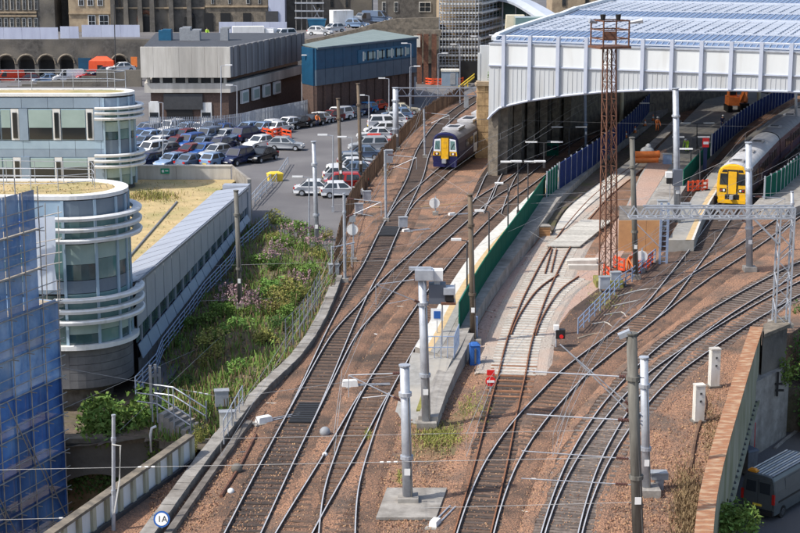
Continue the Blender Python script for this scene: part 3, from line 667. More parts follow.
# ================================================================== OFFICE BUILDING ON THE LEFT
def vbar(a, c, z0, z1, th, b=None):
    b = b or MB(); h = z1 - z0; b.bar((a[0], a[1], z0 + h / 2), (c[0], c[1], z0 + h / 2), th, h); return b
def ring(cx, cy, r, a0, a1, n): return [(cx + r * math.cos(R(a0 + (a1 - a0) * i / n)), cy + r * math.sin(R(a0 + (a1 - a0) * i / n))) for i in range(n + 1)]
def wing(label, Yf, px_front, px_tip, rows, rim_y, base_y, xleft, flat_windows, louv, mull, tip_y):
    """curved ended office wing; rows: list of (y top, y bottom, material, splits)"""
    Z = lambda y: Zat(Yf, y)
    Xc = at(px_front, rim_y, Yf).x; r = 3.2
    for _ in range(6): r = at(px_tip, tip_y, Yf + r).x - Xc
    cx, cy = Xc, Yf + r
    root = thing('office_wing', label, 'office building', (cx, cy, Z(base_y)))
    # core, roof and rim
    core = [(xleft, Yf + .15)] + ring(cx, cy, r - .15, -90, 90, 20) + [(xleft, Yf + 2 * r - .15)]
    b = MB(); b.prism(core, Z(base_y), Z(rim_y) - .05); put('core', b, 'dark_grey', root)
    b = MB(); roofp = [(xleft, Yf + .6)] + ring(cx, cy, r - .6, -90, 90, 20) + [(xleft, Yf + 2 * r - .6)]
    b.prism(roofp, Z(rim_y) - .05, Z(rim_y) + .03); put('green_roof', b, 'sedum', root)
    b = MB(); path = [Vector((xleft, Yf + .3, 0))] + [Vector((p[0], p[1], 0)) for p in ring(cx, cy, r - .3, -90, 90, 24)] + [Vector((xleft, Yf + 2 * r - .3, 0))]
    b.sweep(path, [(-.34, Z(rim_y) - .12), (.4, Z(rim_y) - .12), (.4, Z(rim_y) + .1), (-.34, Z(rim_y) + .1)]); put('roof_rim', b, 'white_paint', root)
    # curved glazing
    for (ya, yb, m_, kind) in rows:
        for i in range(len(mull) - 1):
            seg = ring(cx, cy, r, mull[i], mull[i + 1], 4); z0, z1 = Z(yb), Z(ya)
            def panel(nm, zz0, zz1, mm, pr=None):
                b = MB(); b.sweep([Vector((p[0], p[1], 0)) for p in seg], [(-.05, zz0), (.05, zz0), (.05, zz1), (-.05, zz1)]); return put(nm, b, mm, pr or root, smooth=False)
            if kind == 'win':
                k = [.55, .42, .6, .5, .5, .5][i % 6]; zm = z1 - (z1 - z0) * k
                panel('window', zm, z1 - .02, 'blind'); panel('window', z0 + .02, zm - .02, 'glass' if i % 2 == 0 else 'glass_green')
            elif kind == 'green': panel('window', z0 + .02, z1 - .02, 'glass_green')
            elif kind == 'base':
                for q in range(5):
                    d = (z1 - z0) / 5; panel('stone_panel', z0 + d * q + .012, z0 + d * (q + 1) - .012, m_)
            else: panel('spandrel', z0 + .015, z1 - .015, m_)
    ztop_, zb_ = Z(rows[0][0]), Z(rows[-1][1])
    glb = [q for q in rows if q[3] != 'base'][-1][1]
    for a in mull[:-1]:
        p = ring(cx, cy, r + .06, a, a, 1)[0]; b = MB(); b.box((p[0], p[1], Z(glb)), (.16, .16, ztop_ - Z(glb)), R(a)); put('mullion', b, 'metal_panel_pale', root)
    for y in louv:
        for (rr, th) in ((.62, .13),):
            b = MB(); pts = [Vector((p[0], p[1], 0)) for p in [(at(px_front - 8, y, Yf - .5).x, Yf - .55)] + ring(cx, cy, r + .55, -90, 75, 22)]
            b.sweep(pts, [(-.22, Z(y) - .14), (.26, Z(y) - .1), (.3, Z(y) + .06), (.2, Z(y) + .14), (-.22, Z(y) + .1)]); put('louvre', b, 'white_paint', root, smooth=False)
        for a in mull[1:-1:2]:
            p = ring(cx, cy, r + .3, a, a, 1)[0]; b = MB(); b.box((p[0], p[1], Z(y) - .05), (.6, .06, .1), R(a)); put('louvre_bracket', b, 'metal_panel', root)
    return root, cx, cy, r, Z
# near wing
NW = wing('near curved office wing with white louvres and tan roof beside the blue scaffold', 88.7, 62, 126, [(201, 218, 'spandrel', ''), (218, 245, '', 'green'), (245, 281, '', 'win'), (281, 294, 'spandrel', ''), (294, 322, '', 'green'), (322, 345, '', 'win'), (349, 389, 'stone_base', 'base')], 198, 391, -38,
          None, [218, 229, 240, 299, 310, 321], [-90, -57, -30, -11, 12, 45, 75], 190)
nroot, ncx, ncy, nr_, NZ = NW
b = MB(); b.sweep([Vector((p[0], p[1], 0)) for p in [(-38, 88.5)] + ring(ncx, ncy, nr_ + .2, -90, 80, 20)], [(-.2, NZ(349)), (.25, NZ(349)), (.25, NZ(345)), (-.2, NZ(345))]); put('sill_band', b, 'white_paint', nroot)
for i in range(9):      # flat part of the front, behind the scaffold
    xa = ncx - (i + 1) * 2.0; xb = ncx - i * 2.0
    put('spandrel', vbar((xa + .03, 88.7), (xb - .03, 88.7), NZ(217), NZ(201), .1), 'metal_panel_pale', nroot)
    put('window', vbar((xa + .06, 88.7), (xb - .06, 88.7), NZ(281), NZ(220), .1), 'glass_green', nroot)
    put('spandrel', vbar((xa + .03, 88.7), (xb - .03, 88.7), NZ(294), NZ(282), .1), 'metal_panel', nroot)
    put('window', vbar((xa + .06, 88.7), (xb - .06, 88.7), NZ(345), NZ(296), .1), 'glass', nroot)
    put('stone_panel', vbar((xa + .01, 88.7), (xb - .01, 88.7), NZ(389), NZ(350), .1), 'stone_base', nroot)
# recessed foot
b = MB(); b.prism([(-38, 89.9)] + ring(ncx, ncy, nr_ - 1.2, -90, 90, 14) + [(-38, 94)], -6, NZ(389)); put('recessed_foot', b, 'concrete_dark', nroot)
# white cross wall fin at right of the near wing
def railing(name, label, pts, h, step, m, nr=3, r=.028, cat='railing', group=None, pr=.03):
    pts = [Vector(p) for p in pts]; P = resample([pts[0]] + [p for p in pts[1:]], .05) if False else pts
    root = thing(name, label, cat, P[0], group=group)
    L = []
    for a_, c_ in zip(P, P[1:]):
        n = max(1, int(round((c_ - a_).length / step))); L += [a_.lerp(c_, i / n) for i in range(n)]
    L.append(P[-1])
    for p in L: b = MB(); b.tube(p, p + Vector((0, 0, h)), pr, 5); put('post', b, m, root)
    for k in range(nr):
        z = h * (1 - k / nr); b = MB(); b.pipe([p + Vector((0, 0, z)) for p in L], r, 5); put('rail', b, m, root)
    return root
zr = NZ(198) + .08
railing('roof_railing', 'slender steel railing on the near tan roof', [(-32, 90.4, zr), (ncx - .6, 90.6, zr), (ncx + 1.3, 91.6, zr), (ncx + .9, 93.1, zr), (ncx - 6, 93.8, zr), (-32, 93.8, zr)], 1.3, 1.6, 'galv', 3, .022, pr=.026)
# far wing
FW = wing('farther office wing with glass front and white louvres before the car park', 131, 103, 133, [(98, 108, 'metal_panel', ''), (108, 122, '', 'green'), (122, 140, '', 'win'), (140, 156, 'spandrel', ''), (156, 168, '', 'green'), (168, 186, '', 'win')], 95, 197, -62,
          None, [108, 113, 118.5, 155, 160.5, 166], [-90, -58, -30, -8, 20, 55], 91)
froot, fcx, fcy, fr_, FZ = FW
def fx(px, y=120): return at(px, y, 131).x
def fpanel(nm, pa, pb, ya, yb, m_, th=.12, dy=0.0): return put(nm, vbar((fx(pa), 131 + dy), (fx(pb), 131 + dy), FZ(yb), FZ(ya), th), m_, froot)
for k in range(-2, 5):
    pa, pb = k * 26 - 3.7, k * 26 + 22.3
    if pb > 103: pb = 103
    fpanel('fascia_panel', pa + .15, pb - .15, 97.5, 108, 'metal_panel')
    fpanel('spandrel', pa + .15, pb - .15, 140.5, 149, 'metal_panel_pale'); fpanel('spandrel', pa + .15, pb - .15, 149.3, 157, 'metal_panel')
    fpanel('spandrel', pa + .15, pb - .15, 186, 197, 'metal_panel')
def slim(pa, pb, ya, yb):
    w_ = fpanel('slim_window', pa, pb, ya, yb, 'white_paint', .2); b = vbar((fx(pa + 1.6), 130.88), (fx(pb - 1.6), 130.88), FZ(yb - 2), FZ(ya + 3.5), .08); put('pane', b, 'glass_dark', w_)
for (pa, pb, t) in [(-24, 0.5, 'w'), (0.8, 11, 'w'), (11.3, 19, 's'), (19.3, 28, 'p'), (28.3, 52.7, 'w'), (53, 60.5, 's'), (61, 86, 'w'), (86.3, 93.5, 's'), (93.8, 102.6, 'p')]:
    for (ya, yb) in ((109, 140), (157.4, 185.8)):
        if t == 'p': fpanel('pilaster', pa, pb, ya - .5, yb + .2, 'metal_panel', .25)
        elif t == 's': slim(pa, pb, ya, yb)
        else:
            ym = ya + (yb - ya) * (.6 if ya < 120 else .35); fr = fpanel('window', pa, pb, ya, yb, 'metal_panel_pale', .08)
            put('blind', vbar((fx(pa + .6), 130.93), (fx(pb - .6), 130.93), FZ(ym), FZ(ya + .8), .06), 'blind', fr); put('pane', vbar((fx(pa + .6), 130.93), (fx(pb - .6), 130.93), FZ(yb - .6), FZ(ym + .1), .06), 'glass_dark', fr)
zr = FZ(95) + .1
railing('roof_railing', 'slender steel railing along the farther tan roof', [(-55, 133.6, zr), (fcx + .5, 133.8, zr), (fcx + 1.2, 135, zr), (fcx - .5, 136, zr), (-55, 136, zr)], 1.5, 3.6, 'galv', 2, .025, pr=.03)
# low wing along the embankment and its tan roof
bn, bf = G(134, 384, -1.9), G(247, 228, 0)
u_ = Vector((bf.x - bn.x, bf.y - bn.y, 0)); LW = u_.length; u_.normalize(); v_ = Vector((u_.y, -u_.x, 0))   # v_ points to the tracks
zg1, zg2 = at(136, 285, bn.y).z, at(229, 187, bf.y).z
zt1, zt2 = (zg1 + zg2) / 2, (zg1 + zg2) / 2
lroot = thing('low_wing', 'long low grey metal office wing with ribbon windows above the footpath', 'office building', (bn.x, bn.y, -1.9))
def LP(s, off=0.0): p = Vector((bn.x, bn.y, 0)) + u_ * (s * LW) + v_ * off; return (p.x, p.y)
zb = lambda s: -1.9 + 1.9 * s
zg = lambda s: zg1 + (zg2 - zg1) * s
nP = 16; TZ = 3.05; SB = .03
for i in range(nP):
    s0, s1 = SB + (1 - SB) * i / nP, SB + (1 - SB) * (i + 1) / nP; e = .002
    def strip_panel(nm, f0, f1, m_, off0=0, off1=0, par=lroot):
        # a panel running from height fraction f0 to f1 of the facade, leaning by off0..off1
        vs = []
        for s in (s0 + e, s1 - e):
            for f, o in ((f0, off0), (f1, off1)):
                z = zb(s) + (zg(s) - zb(s)) * f; p = LP(s, o); vs.append((p[0], p[1], z))
        b = MB(); b.slab([vs[0], vs[2], vs[3], vs[1]], (v_.x, v_.y, 0), .06); return put(nm, b, m_, par)
    strip_panel('base_panel', .0, .20, 'stone_base', 0, 0); strip_panel('sill_panel', .20, .34, 'metal_panel', .25, 0)
    wnd = strip_panel('window', .36, .51, 'glass', -.1, -.1)
    strip_panel('facade_panel', .52, .97, 'metal_roof')
    b = MB(); q = LP((s0 + s1) / 2, -.02); b.box((q[0], q[1], zb(s0) + (zg(s0) - zb(s0)) * .34), (.1, .12, (zg(s0) - zb(s0)) * .19), math.atan2(u_.y, u_.x)); put('window_mullion', b, 'metal_roof', lroot)
    # sloping metal roof edge
    a0, a1, c1, c0 = LP(s0 + e, .12), LP(s1 - e, .12), LP(s1 - e, -2.5), LP(s0 + e, -2.5)
    b = MB(); b.slab([(a0[0], a0[1], zg(s0)), (a1[0], a1[1], zg(s1)), (c1[0], c1[1], TZ + .03), (c0[0], c0[1], TZ + .03)], (0, 0, 1), .05); put('roof_panel', b, 'metal_roof', lroot)
b = MB(); b.bar((*LP(SB, .15), zg(SB) - .08), (*LP(1, .15), zg(1) - .08), .16, .16); put('gutter', b, 'galv_dark', lroot)
b = MB(); b.prism([LP(SB + .01, -.12), LP(1, -.12), LP(1, -2.4), LP(SB + .10, -2.4)], -2, TZ - .3); put('core', b, 'dark_grey', lroot)
b = MB(); q0, q1 = LP(1.0, .0), LP(1.0, -2.2); b.prism([LP(1.002, .15), LP(1.03, .15), LP(1.03, -2.0), LP(1.002, -2.0)], -1, zg2 + .1); put('end_wall', b, 'metal_roof', lroot)
tz = TZ
b = MB(); tp = [LP(SB + .01, -2.4), LP(1.0, -2.4), (at(238, 180, 136.9).x, 136.9), (-62, 136.9), (-62, 95.8)]
b.prism(tp, tz - .5, tz); put('green_roof', b, 'sedum', lroot)
b = MB(); b.bar((*LP(.2, -2.9), tz + .06), (*LP(.86, -4.6), tz + .06), .1, .12); put('roof_drain', b, 'galv_dark', lroot)
# car park wall with the small green sign
wy0 = 137.2; ztw = Zat(wy0, 165)
root = thing('car_park_wall', 'stained concrete wall at the near edge of the car park', 'wall', (-25, wy0, 0))
xe = at(231, 170, wy0).x; x0_ = -62
for i in range(10):
    a_, c_ = x0_ + (xe - x0_) * i / 10, x0_ + (xe - x0_) * (i + 1) / 10
    put('wall_panel', vbar((a_ + .01, wy0), (c_ - .01, wy0), 0, ztw - .12, .3), 'concrete_pale', root)
put('cope', vbar((x0_, wy0), (xe + .1, wy0), ztw - .12, ztw, .42), 'concrete_pale', root)
b = MB(); e2 = G(247, 226, 0); b.add([(xe + .1, wy0 - .15, ztw), (xe + .1, wy0 - .15, 0), (e2.x, e2.y + 1.2, 0), (e2.x, e2.y + 1.2, zg2 + .3), (xe + .1, wy0 + .15, ztw), (xe + .1, wy0 + .15, 0), (e2.x + .3, e2.y + 1.3, 0), (e2.x + .3, e2.y + 1.3, zg2 + .3)], [(0, 1, 2, 3), (7, 6, 5, 4), (0, 3, 7, 4), (1, 5, 6, 2), (3, 2, 6, 7), (0, 4, 5, 1)]); put('sloping_return', b, 'concrete', root)
g = at(165, 171, wy0 - .22); root = thing('exit_sign', 'small green sign with white symbols on the concrete wall', 'sign', g)
put('board', vbar((g.x - .38, g.y), (g.x + .38, g.y), g.z - .24, g.z + .22, .04), 'sign_green', root)
b = MB(); vbar((g.x - .28, g.y - .03), (g.x - .08, g.y - .03), g.z - .12, g.z + .1, .02, b); vbar((g.x + .02, g.y - .03), (g.x + .28, g.y - .03), g.z - .03, g.z + .06, .02, b); put('symbols', b, 'sign_white', root)
# ramp path with blue grey handrails between the low wing and the embankment
def on(px, py, z): return G(px, py, z)
pathL = [(136, 388, -2.0), (168, 344, -1.7), (205, 292, -1.2), (235, 252, -.5), (262, 224, 0)]
b = MB(); vs = []
for a, c, z in pathL: p = G(a, c, z); vs += [(p.x - .2, p.y, z + .03), (p.x + 1.7, p.y - .4, z + .03), (p.x - .2, p.y, z - 1), (p.x + 1.7, p.y - .4, z - 1)]
b.add(vs, sum([[(i * 4, i * 4 + 1, i * 4 + 5, i * 4 + 4), (i * 4 + 1, i * 4 + 3, i * 4 + 7, i * 4 + 5)] for i in range(4)], [])); struct('footpath', b, 'asphalt_dark')
railing('handrail', 'blue grey handrail stepping down the footpath beside the low wing', [G(136, 396, -1.9), G(157, 372, -1.7), G(163, 356, -1.6), G(190, 320, -1.3), G(205, 298, -1.1), G(231, 270, -.6), G(238, 256, -.4), G(268, 228, .1)], 1.15, 1.5, 'galv_blue', 4, .035, pr=.04)
railing('guard_rail', 'low double guard rail at the car park ramp near the yellow bin', [G(243, 216), G(262, 193), G(271, 184)], .95, 2.2, 'galv', 2, .045, pr=.05)
railing('guard_rail', 'longer guard rail curving behind the yellow bin', [G(255, 206), G(272, 188), G(281, 176), G(288, 165)], .8, 3.0, 'galv', 2, .05, pr=.05)
g = G(275, 181); root = thing('grit_bin', 'yellow grit bin beside the guard rails in the car park', 'grit bin', g, .3)
b = MB(); b.box((0, 0, 0), (1.3, .85, .65), taper=1.12); put('body', b, 'yellow_plain', root, local=True)
b = MB(); b.box((0, 0, .66), (1.5, 1.0, .12)); b.box((0, 0, .78), (1.4, .8, .14), taper=.6); put('lid', b, 'yellow_plain', root, local=True)
# steps and handrails by the lower left wall
root = thing('stairs', 'short concrete stairs with steel handrails at the end of the stone wall', 'stairs', G(188, 432, -.6))
p0, p1 = G(166, 420, -.3), G(199, 432, -.7); dd_ = (p1 - p0); dd_.z = 0; Ls = dd_.length; dd_.normalize(); ns = Vector((-dd_.y, dd_.x, 0))
for k in range(6):
    q = p0 + dd_ * (Ls * (k + .5) / 6); zz = .25 - .17 * k; b = MB(); b.box((q.x, q.y, -1.6), (Ls / 6 - .01, 1.5, 1.6 + zz), math.atan2(dd_.y, dd_.x)); put('step', b, 'concrete', root)
for sgn in (-1, 1):
    b = MB()
    for h in (.5, .95): b.pipe([p0 - dd_ * 1.2 + ns * sgn * .8 + Vector((0, 0, h + .6)), p0 + ns * sgn * .8 + Vector((0, 0, h + .6)), p1 + ns * sgn * .8 + Vector((0, 0, h + .1))], .04, 5)
    for t, h0, h1 in ((-.15, .1, 1.5), (0, .1, 1.55), (.5, -.4, 1.25), (1, -.8, 1.05)): q = p0 + dd_ * (Ls * t) + ns * sgn * .8; b.tube((q.x, q.y, p0.z + h0), (q.x, q.y, p0.z + h1), .04, 5)
    put('handrail', b, 'galv', root)
# ================================================================== SCAFFOLD WITH BLUE NETTING
sr = thing('wrapped_scaffold', 'tall scaffold wrapped in blue debris netting in front of the near office wing', 'scaffold', G(30, 520, -6))
c1 = G(64, 426, 0); SA = Vector((c1.x, c1.y, 0)); du = Vector((-1.25, -3.1, 0)).normalized(); dn = Vector((-du.y, du.x, 0))
if dn.y > 0: dn = -dn           # dn: outward, towards the camera's right
dn = Vector((du.y, -du.x, 0)); dn = dn if dn.x > 0 else -dn
bw, bh, zb0 = 1.3, 1.95, -6.2
zt_top = at(58, 292, SA.y).z
def spt(i, off, z): p = SA + du * (bw * i) + dn * off; return Vector((p.x, p.y, z))
levels = [zb0 + 1.0 + bh * k for k in range(6)]
NB = 9
for i in range(NB + 1):
    for off in (0, -1.3):
        tall = zt_top + (0 if i < 1 else 5.2) + rnd.uniform(.1, .9); b = MB(); b.tube(spt(i, off, zb0), spt(i, off, tall), .032, 5); put('standard', b, 'scaffold_tube', sr)
for k, z in enumerate(levels + [levels[-1] + bh, levels[-1] + 2 * bh, levels[-1] + 3 * bh]):
    i0 = -.25 if z < zt_top else .75
    for dz in (0, .55, 1.05):
        b = MB(); b.tube(spt(i0, .04, z + dz), spt(NB + .3, .04, z + dz), .027, 5); put('ledger', b, 'scaffold_tube', sr)
    b = MB(); b.bar(spt(i0 + .1, -.65, z - .06), spt(NB, -.65, z - .06), 1.15, .05); put('deck_boards', b, 'board', sr)
    for i in range(0, NB + 1):
        if i >= i0: b = MB(); b.tube(spt(i, .3, z - .1), spt(i, -1.6, z - .1), .027, 5); put('transom', b, 'scaffold_tube', sr)
for k in range(0, 5): b = MB(); b.tube(spt(k, .06, levels[k % 3]), spt(k + 1.6, .06, levels[k % 3 + 2]), .03, 5); put('brace', b, 'scaffold_tube', sr)
def netpanel(i0, i1, z0, z1, off, m_, sag=.24, nm='netting'):
    b = MB(); n = 7; vs = []; f1, f2, f3 = rnd.uniform(2, 6), rnd.uniform(2, 6), rnd.uniform(0, 6)
    for a in range(n + 1):
        for c in range(n + 1):
            s, t = a / n, c / n; o = off + sag * math.sin(math.pi * s) * math.sin(math.pi * t) * (.35 + .5 * math.sin(f1 * s * 2 + f3 + t * f2) + rnd.uniform(-.12, .12)); vs.append(spt(i0 + (i1 - i0) * s, -o, z0 + (z1 - z0) * t))
    b.add(vs, [(a * (n + 1) + c, a * (n + 1) + c + 1, (a + 1) * (n + 1) + c + 1, (a + 1) * (n + 1) + c) for a in range(n) for c in range(n)])
    return put(nm, b, m_, sr, smooth=True)
for i in range(NB):
    for k in range(len(levels)):
        z = levels[k] - (1 if k == 0 else 0)
        z1_ = levels[k] + bh - .03
        if z > zt_top: continue
        netpanel(i - .03, i + 1.03, z - .05, z1_ + .12, .12 + .04 * ((i + k) % 2), 'net_blue_light' if k >= 4 else 'net_blue')
    if i >= 1:
        for k in range(3): netpanel(i + .02, i + .98, levels[-1] + bh * (k + 0) + bh + .0, levels[-1] + bh * (k + 2) - .05, .2, 'net_blue_light')
# return face to the right, going back to the building
sdn = -dn
for j in range(3):
    for k in range(len(levels)):
        z = levels[k]
        if z > zt_top: continue
        a_ = spt(0, -1.5 * j, z); c_ = spt(0, -1.5 * (j + 1), z); b = MB(); b.slab([a_, c_, c_ + Vector((0, 0, bh)), a_ + Vector((0, 0, bh))], du, .02); put('netting', b, 'net_blue' if k < 4 else 'net_blue_light', sr)
        b = MB(); b.tube(spt(-.05, -1.5 * j, z), spt(-.05, -1.5 * (j + 1), z), .03, 5); put('ledger', b, 'scaffold_tube', sr)
# white sheeting and a loose blue tarpaulin on the office front
b = MB(); vs = []
def sheetpx(nm, pts, Y, m_):
    Y -= 3.8; b = MB(); b.slab([at(a, c, Y + (a * .0)) for a, c in pts], (0, -1, 0), .04); return put(nm, b, m_, sr)
sheetpx('white_sheet', [(29, 219), (55, 216), (56, 250), (54, 262), (58, 290), (31, 290)], 91.2, 'sheet_white')
sheetpx('white_sheet', [(-8, 212), (28, 216), (28, 246), (-8, 262)], 91.3, 'net_blue_light')
sheetpx('blue_tarpaulin', [(11, 220), (29, 217), (30, 236), (20, 240), (11, 246)], 90.6, 'tarp_blue')
for k, (a0, c0, a1, c1_) in enumerate([(28, 205, 30, 300), (45, 203, 47, 300), (58, 206, 60, 300), (9, 200, 11, 300), (0, 226, 62, 212), (0, 250, 62, 238), (0, 275, 62, 262), (0, 262, 62, 252)]):
    b = MB(); b.tube(at(a0, c0, 86.5), at(a1, c1_, 86.5), .03, 5); put('front_tube', b, 'scaffold_tube', sr)

# tufts of grass on the planted roofs
b = MB(); b2 = MB()
def roof_tuft(bb, x, y, z, h): an = rnd.uniform(0, 6.28); d = Vector((math.cos(an), math.sin(an), 0)) * .04; ln = Vector((rnd.gauss(0, .08), rnd.gauss(0, .08), h)); p = Vector((x, y, z - .01)); bb.add([p - d, p + d, p + ln + d * .4, p + ln - d * .4], [(0, 1, 2, 3)])
for _ in range(900): g = G(rnd.gauss(150, 13), rnd.gauss(197, 2.2), TZ); roof_tuft(b if rnd.random() < .6 else b2, g.x, g.y, TZ, rnd.uniform(.1, .4))
for _ in range(2600):
    x, y = rnd.uniform(-36, -15), rnd.uniform(97, 136)
    if inside(x, y, tp): roof_tuft(b2, x, y, TZ, rnd.uniform(.04, .14))
zr_ = NZ(198) + .03
for _ in range(900): roof_tuft(b2, rnd.uniform(-34, ncx + 1.5), rnd.uniform(89.6, 94.2), zr_, rnd.uniform(.03, .1))
put('roof_grass', b, 'leaf_yellow', lroot, kind='stuff'); put('dry_roof_grass', b2, 'sedum', lroot, kind='stuff')
# ================================================================== BUILDINGS BEHIND
def facade_windows(root, Y, cols, rows, frame='white_dirty', glass='glass_dark', th=.12, sill=True):
    for (pa, pb) in cols:
        for (ya, yb) in rows:
            a_, c_ = at(pa, ya, Y), at(pb, yb, Y); fr = put('window', vbar((a_.x, Y - .06), (c_.x, Y - .06), c_.z, a_.z, .14), frame, root)
            wd, hh = c_.x - a_.x, a_.z - c_.z; e = min(.12, wd * .12)
            b = MB(); xm = (a_.x + c_.x) / 2; zm = (a_.z + c_.z) / 2
            for x0_, x1_ in ((a_.x + e, xm - e / 3), (xm + e / 3, c_.x - e)):
                for z0_, z1_ in ((c_.z + e, zm - e / 3), (zm + e / 3, a_.z - e)): vbar((x0_, Y - .14), (x1_, Y - .14), z0_, z1_, .04, b)
            put('pane', b, glass, fr)
# --- concrete building on the far side of the car park
C = G(232, 128.5); Yb = C.y; El = G(305, 106); El.x = at(305, 106, 221).x; El.y = 221
zc0, zc1, zc2, zc3 = Zat(Yb, 77.5), Zat(Yb, 83.5), Zat(Yb, 93), Zat(Yb, 47)
xl = at(142, 100, Yb).x
root = thing('concrete_building', 'brutalist concrete building with dark ribbed side and brown brick ground floor', 'building', C)
dR = Vector((El.x - C.x, El.y - C.y, 0)); LR = dR.length; dR.normalize(); nR = Vector((dR.y, -dR.x, 0))
back = Vector((xl - 2, 221, 0))
b = MB(); b.prism([(xl + 1, Yb + .6), (C.x - .4, Yb + .6), (El.x - .5, El.y), (back.x, back.y)], 0, zc2 - .02); put('ground_floor', b, 'brick_brown', root)
b = MB(); b.prism([(xl + 1.2, Yb + .9), (C.x - .8, Yb + .9), (El.x - .9, El.y), (back.x, back.y)], zc1 - .01, zc0 + .01); put('window_strip', b, 'glass_dark', root)
b = MB(); b.prism([(xl + .3, Yb + .2), (C.x - .1, Yb + .2), (El.x - .1, El.y), (back.x, back.y)], zc2, zc1); put('lower_band', b, 'concrete_pale', root)
nf = 7
for i in range(nf):
    a_, c_ = xl + (C.x - xl) * i / nf, xl + (C.x - xl) * (i + 1) / nf; put('cladding_panel', vbar((a_ + .01, Yb), (c_ - .01, Yb), zc0, zc3, .5), 'concrete_pale', root)
    b = MB(); b.box(((a_ + c_) / 2, Yb + .8, zc1), (.35, .5, zc0 - zc1)); put('window_pier', b, 'concrete_pale', root)
ns_ = 26
for i in range(ns_):
    p = C + dR * (LR * i / ns_ + .03); q = C + dR * (LR * (i + 1) / ns_ - .05); b = MB()
    o = -.0 if i % 2 else -.12; p = p + nR * (o - .1); q = q + nR * (o - .1)
    b.bar((p.x, p.y, (zc0 + zc3) / 2), (q.x, q.y, (zc0 + zc3) / 2), .35, zc3 - zc0); put('ribbed_panel', b, 'concrete_ribbed', root)
b = MB(); b.prism([(xl + .2, Yb + .2), (C.x - .3, Yb + .2), (El.x - .4, El.y), (back.x, back.y)], zc0, zc3 - .15); put('upper_core', b, 'concrete_dark', root)
b = MB(); b.prism([(xl + .26, Yb + .26), (C.x - .4, Yb + .26), (El.x - .5, El.y - .1), (back.x + .1, back.y - .1)], zc3 - .14, zc3 - .05); put('roof', b, 'slate', root)
for k, (a, c) in enumerate([(166, 38), (186, 37), (196, 42), (225, 43)]):
    q = at(a, 47, Yb + 12); b = MB(); b.box((q.x, q.y, zc3 - .1), (1.6 - .2 * k, 1.6, 1.3 + .3 * (k % 2))); b.box((q.x + .2, q.y, zc3 + 1.1 + .3 * (k % 2)), (1.1, 1.2, .25)); put('roof_plant', b, 'box_grey' if k else 'warehouse_blue_light', root)
# ground floor details on the left face
def bl(nm, pa, pb, ya, yb, m_, dy=-.02, th=.1): return put(nm, vbar((at(pa, ya, Yb).x, Yb + .6 + dy), (at(pb, ya, Yb).x, Yb + .6 + dy), Zat(Yb, yb), Zat(Yb, ya), th), m_, root)
for (pa, pb) in ((148, 158.5), (200, 211)):
    d = bl('white_door', pa, pb, 103, 125, 'white_paint', -.06); put('glazing', vbar((at(pa + 1, 110, Yb).x, Yb + .48), (at(pb - 1, 110, Yb).x, Yb + .48), Zat(Yb, 118), Zat(Yb, 113), .05), 'glass_dark', d)
bl('entrance', 166, 192, 110, 129, 'black', -.08); bl('entrance_fascia', 163, 202, 94, 110, 'dark_grey', -.1, .3)
for i in range(4):
    f = .16 + i * .16; p = C + dR * (LR * f * .9); q = p + dR * 2.3; z0_, z1_ = 2.6, 4.2
    fr = put('window', vbar((p.x + nR.x * .05 - .3, p.y + nR.y * .05), (q.x + nR.x * .05 - .3, q.y + nR.y * .05), z0_, z1_, .3), 'white_paint', root)
    put('pane', vbar((p.x + dR.x * .3 + nR.x * .22 - .3, p.y + dR.y * .3 + nR.y * .22), (q.x - dR.x * .3 + nR.x * .22 - .3, q.y - dR.y * .3 + nR.y * .22), z0_ + .25, z1_ - .25, .05), 'blind', fr)
# --- blue warehouse
W0 = Vector((at(316, 121, 203).x, 203, 0)); W1 = Vector((at(416, 94, 222).x, 222, 0)); dW = (W1 - W0); LWh = dW.length; dW.normalize(); nW = Vector((dW.y, -dW.x, 0)); bW = -nW
root = thing('warehouse', 'dark blue clad warehouse with pale green roof beside the concrete building', 'warehouse', W0)
zw = [0, Zat(203, 86), Zat(203, 70), Zat(203, 62), Zat(203, 55), Zat(203, 48.5)]
B0, B1 = Vector((at(302.5, 46, 206.5).x, 206.5, 0)), Vector((at(373, 32, 238).x, 238, 0)); zB0, zB1 = zw[5] + .12, zw[5] - .05
b = MB(); b.prism([(W0 + bW * .3)[:2], (W1 + bW * .3)[:2], B1[:2], B0[:2]], 0, zw[5] - .25); put('core', b, 'brick_brown', root)
nb = 12
for i in range(nb):
    p = W0 + dW * (LWh * i / nb + .03); q = W0 + dW * (LWh * (i + 1) / nb - .03)
    for z0_, z1_, m_, nm in ((zw[1], zw[2], 'warehouse_grey', 'grey_panel'), (zw[2] + .03, zw[5] - .02, 'warehouse_blue', 'blue_panel')):
        put(nm, vbar(p, q, z0_, z1_, .25), m_, root)
    b = MB(); p2 = W0 + dW * (LWh * i / nb); b.box((p2.x, p2.y + .25, 0), (.35, .3, zw[1])); put('pier', b, 'brick_brown', root)
put('light_band', vbar(W0 + dW * 9 + nW * .14, W1 - dW * 1 + nW * .14, zw[2] + .2, zw[4], .1), 'warehouse_blue_light', root)
for i in range(10):
    p = W0 + dW * (10 + i * (LWh - 12) / 10) + nW * .22; q = p + dW * ((LWh - 12) / 10 - .8); w_ = put('window', vbar(p, q, zw[3] - .6, zw[4] - .25, .08), 'glass_dark' if i % 3 else 'white_dirty', root)
    put('blind', vbar(p + nW * .06 + dW * .2, p + nW * .06 + dW * (1.0 if i % 2 else .6), zw[3] - .4, zw[4] - .4, .05), 'blind', w_)
put('gable', vbar(W0 + bW * .2, B0, zw[1], zw[5] - .02, .3), 'warehouse_blue', root)
put('gable_foot', vbar(W0 + bW * .25, B0, 0, zw[1], .2), 'brick_brown', root)
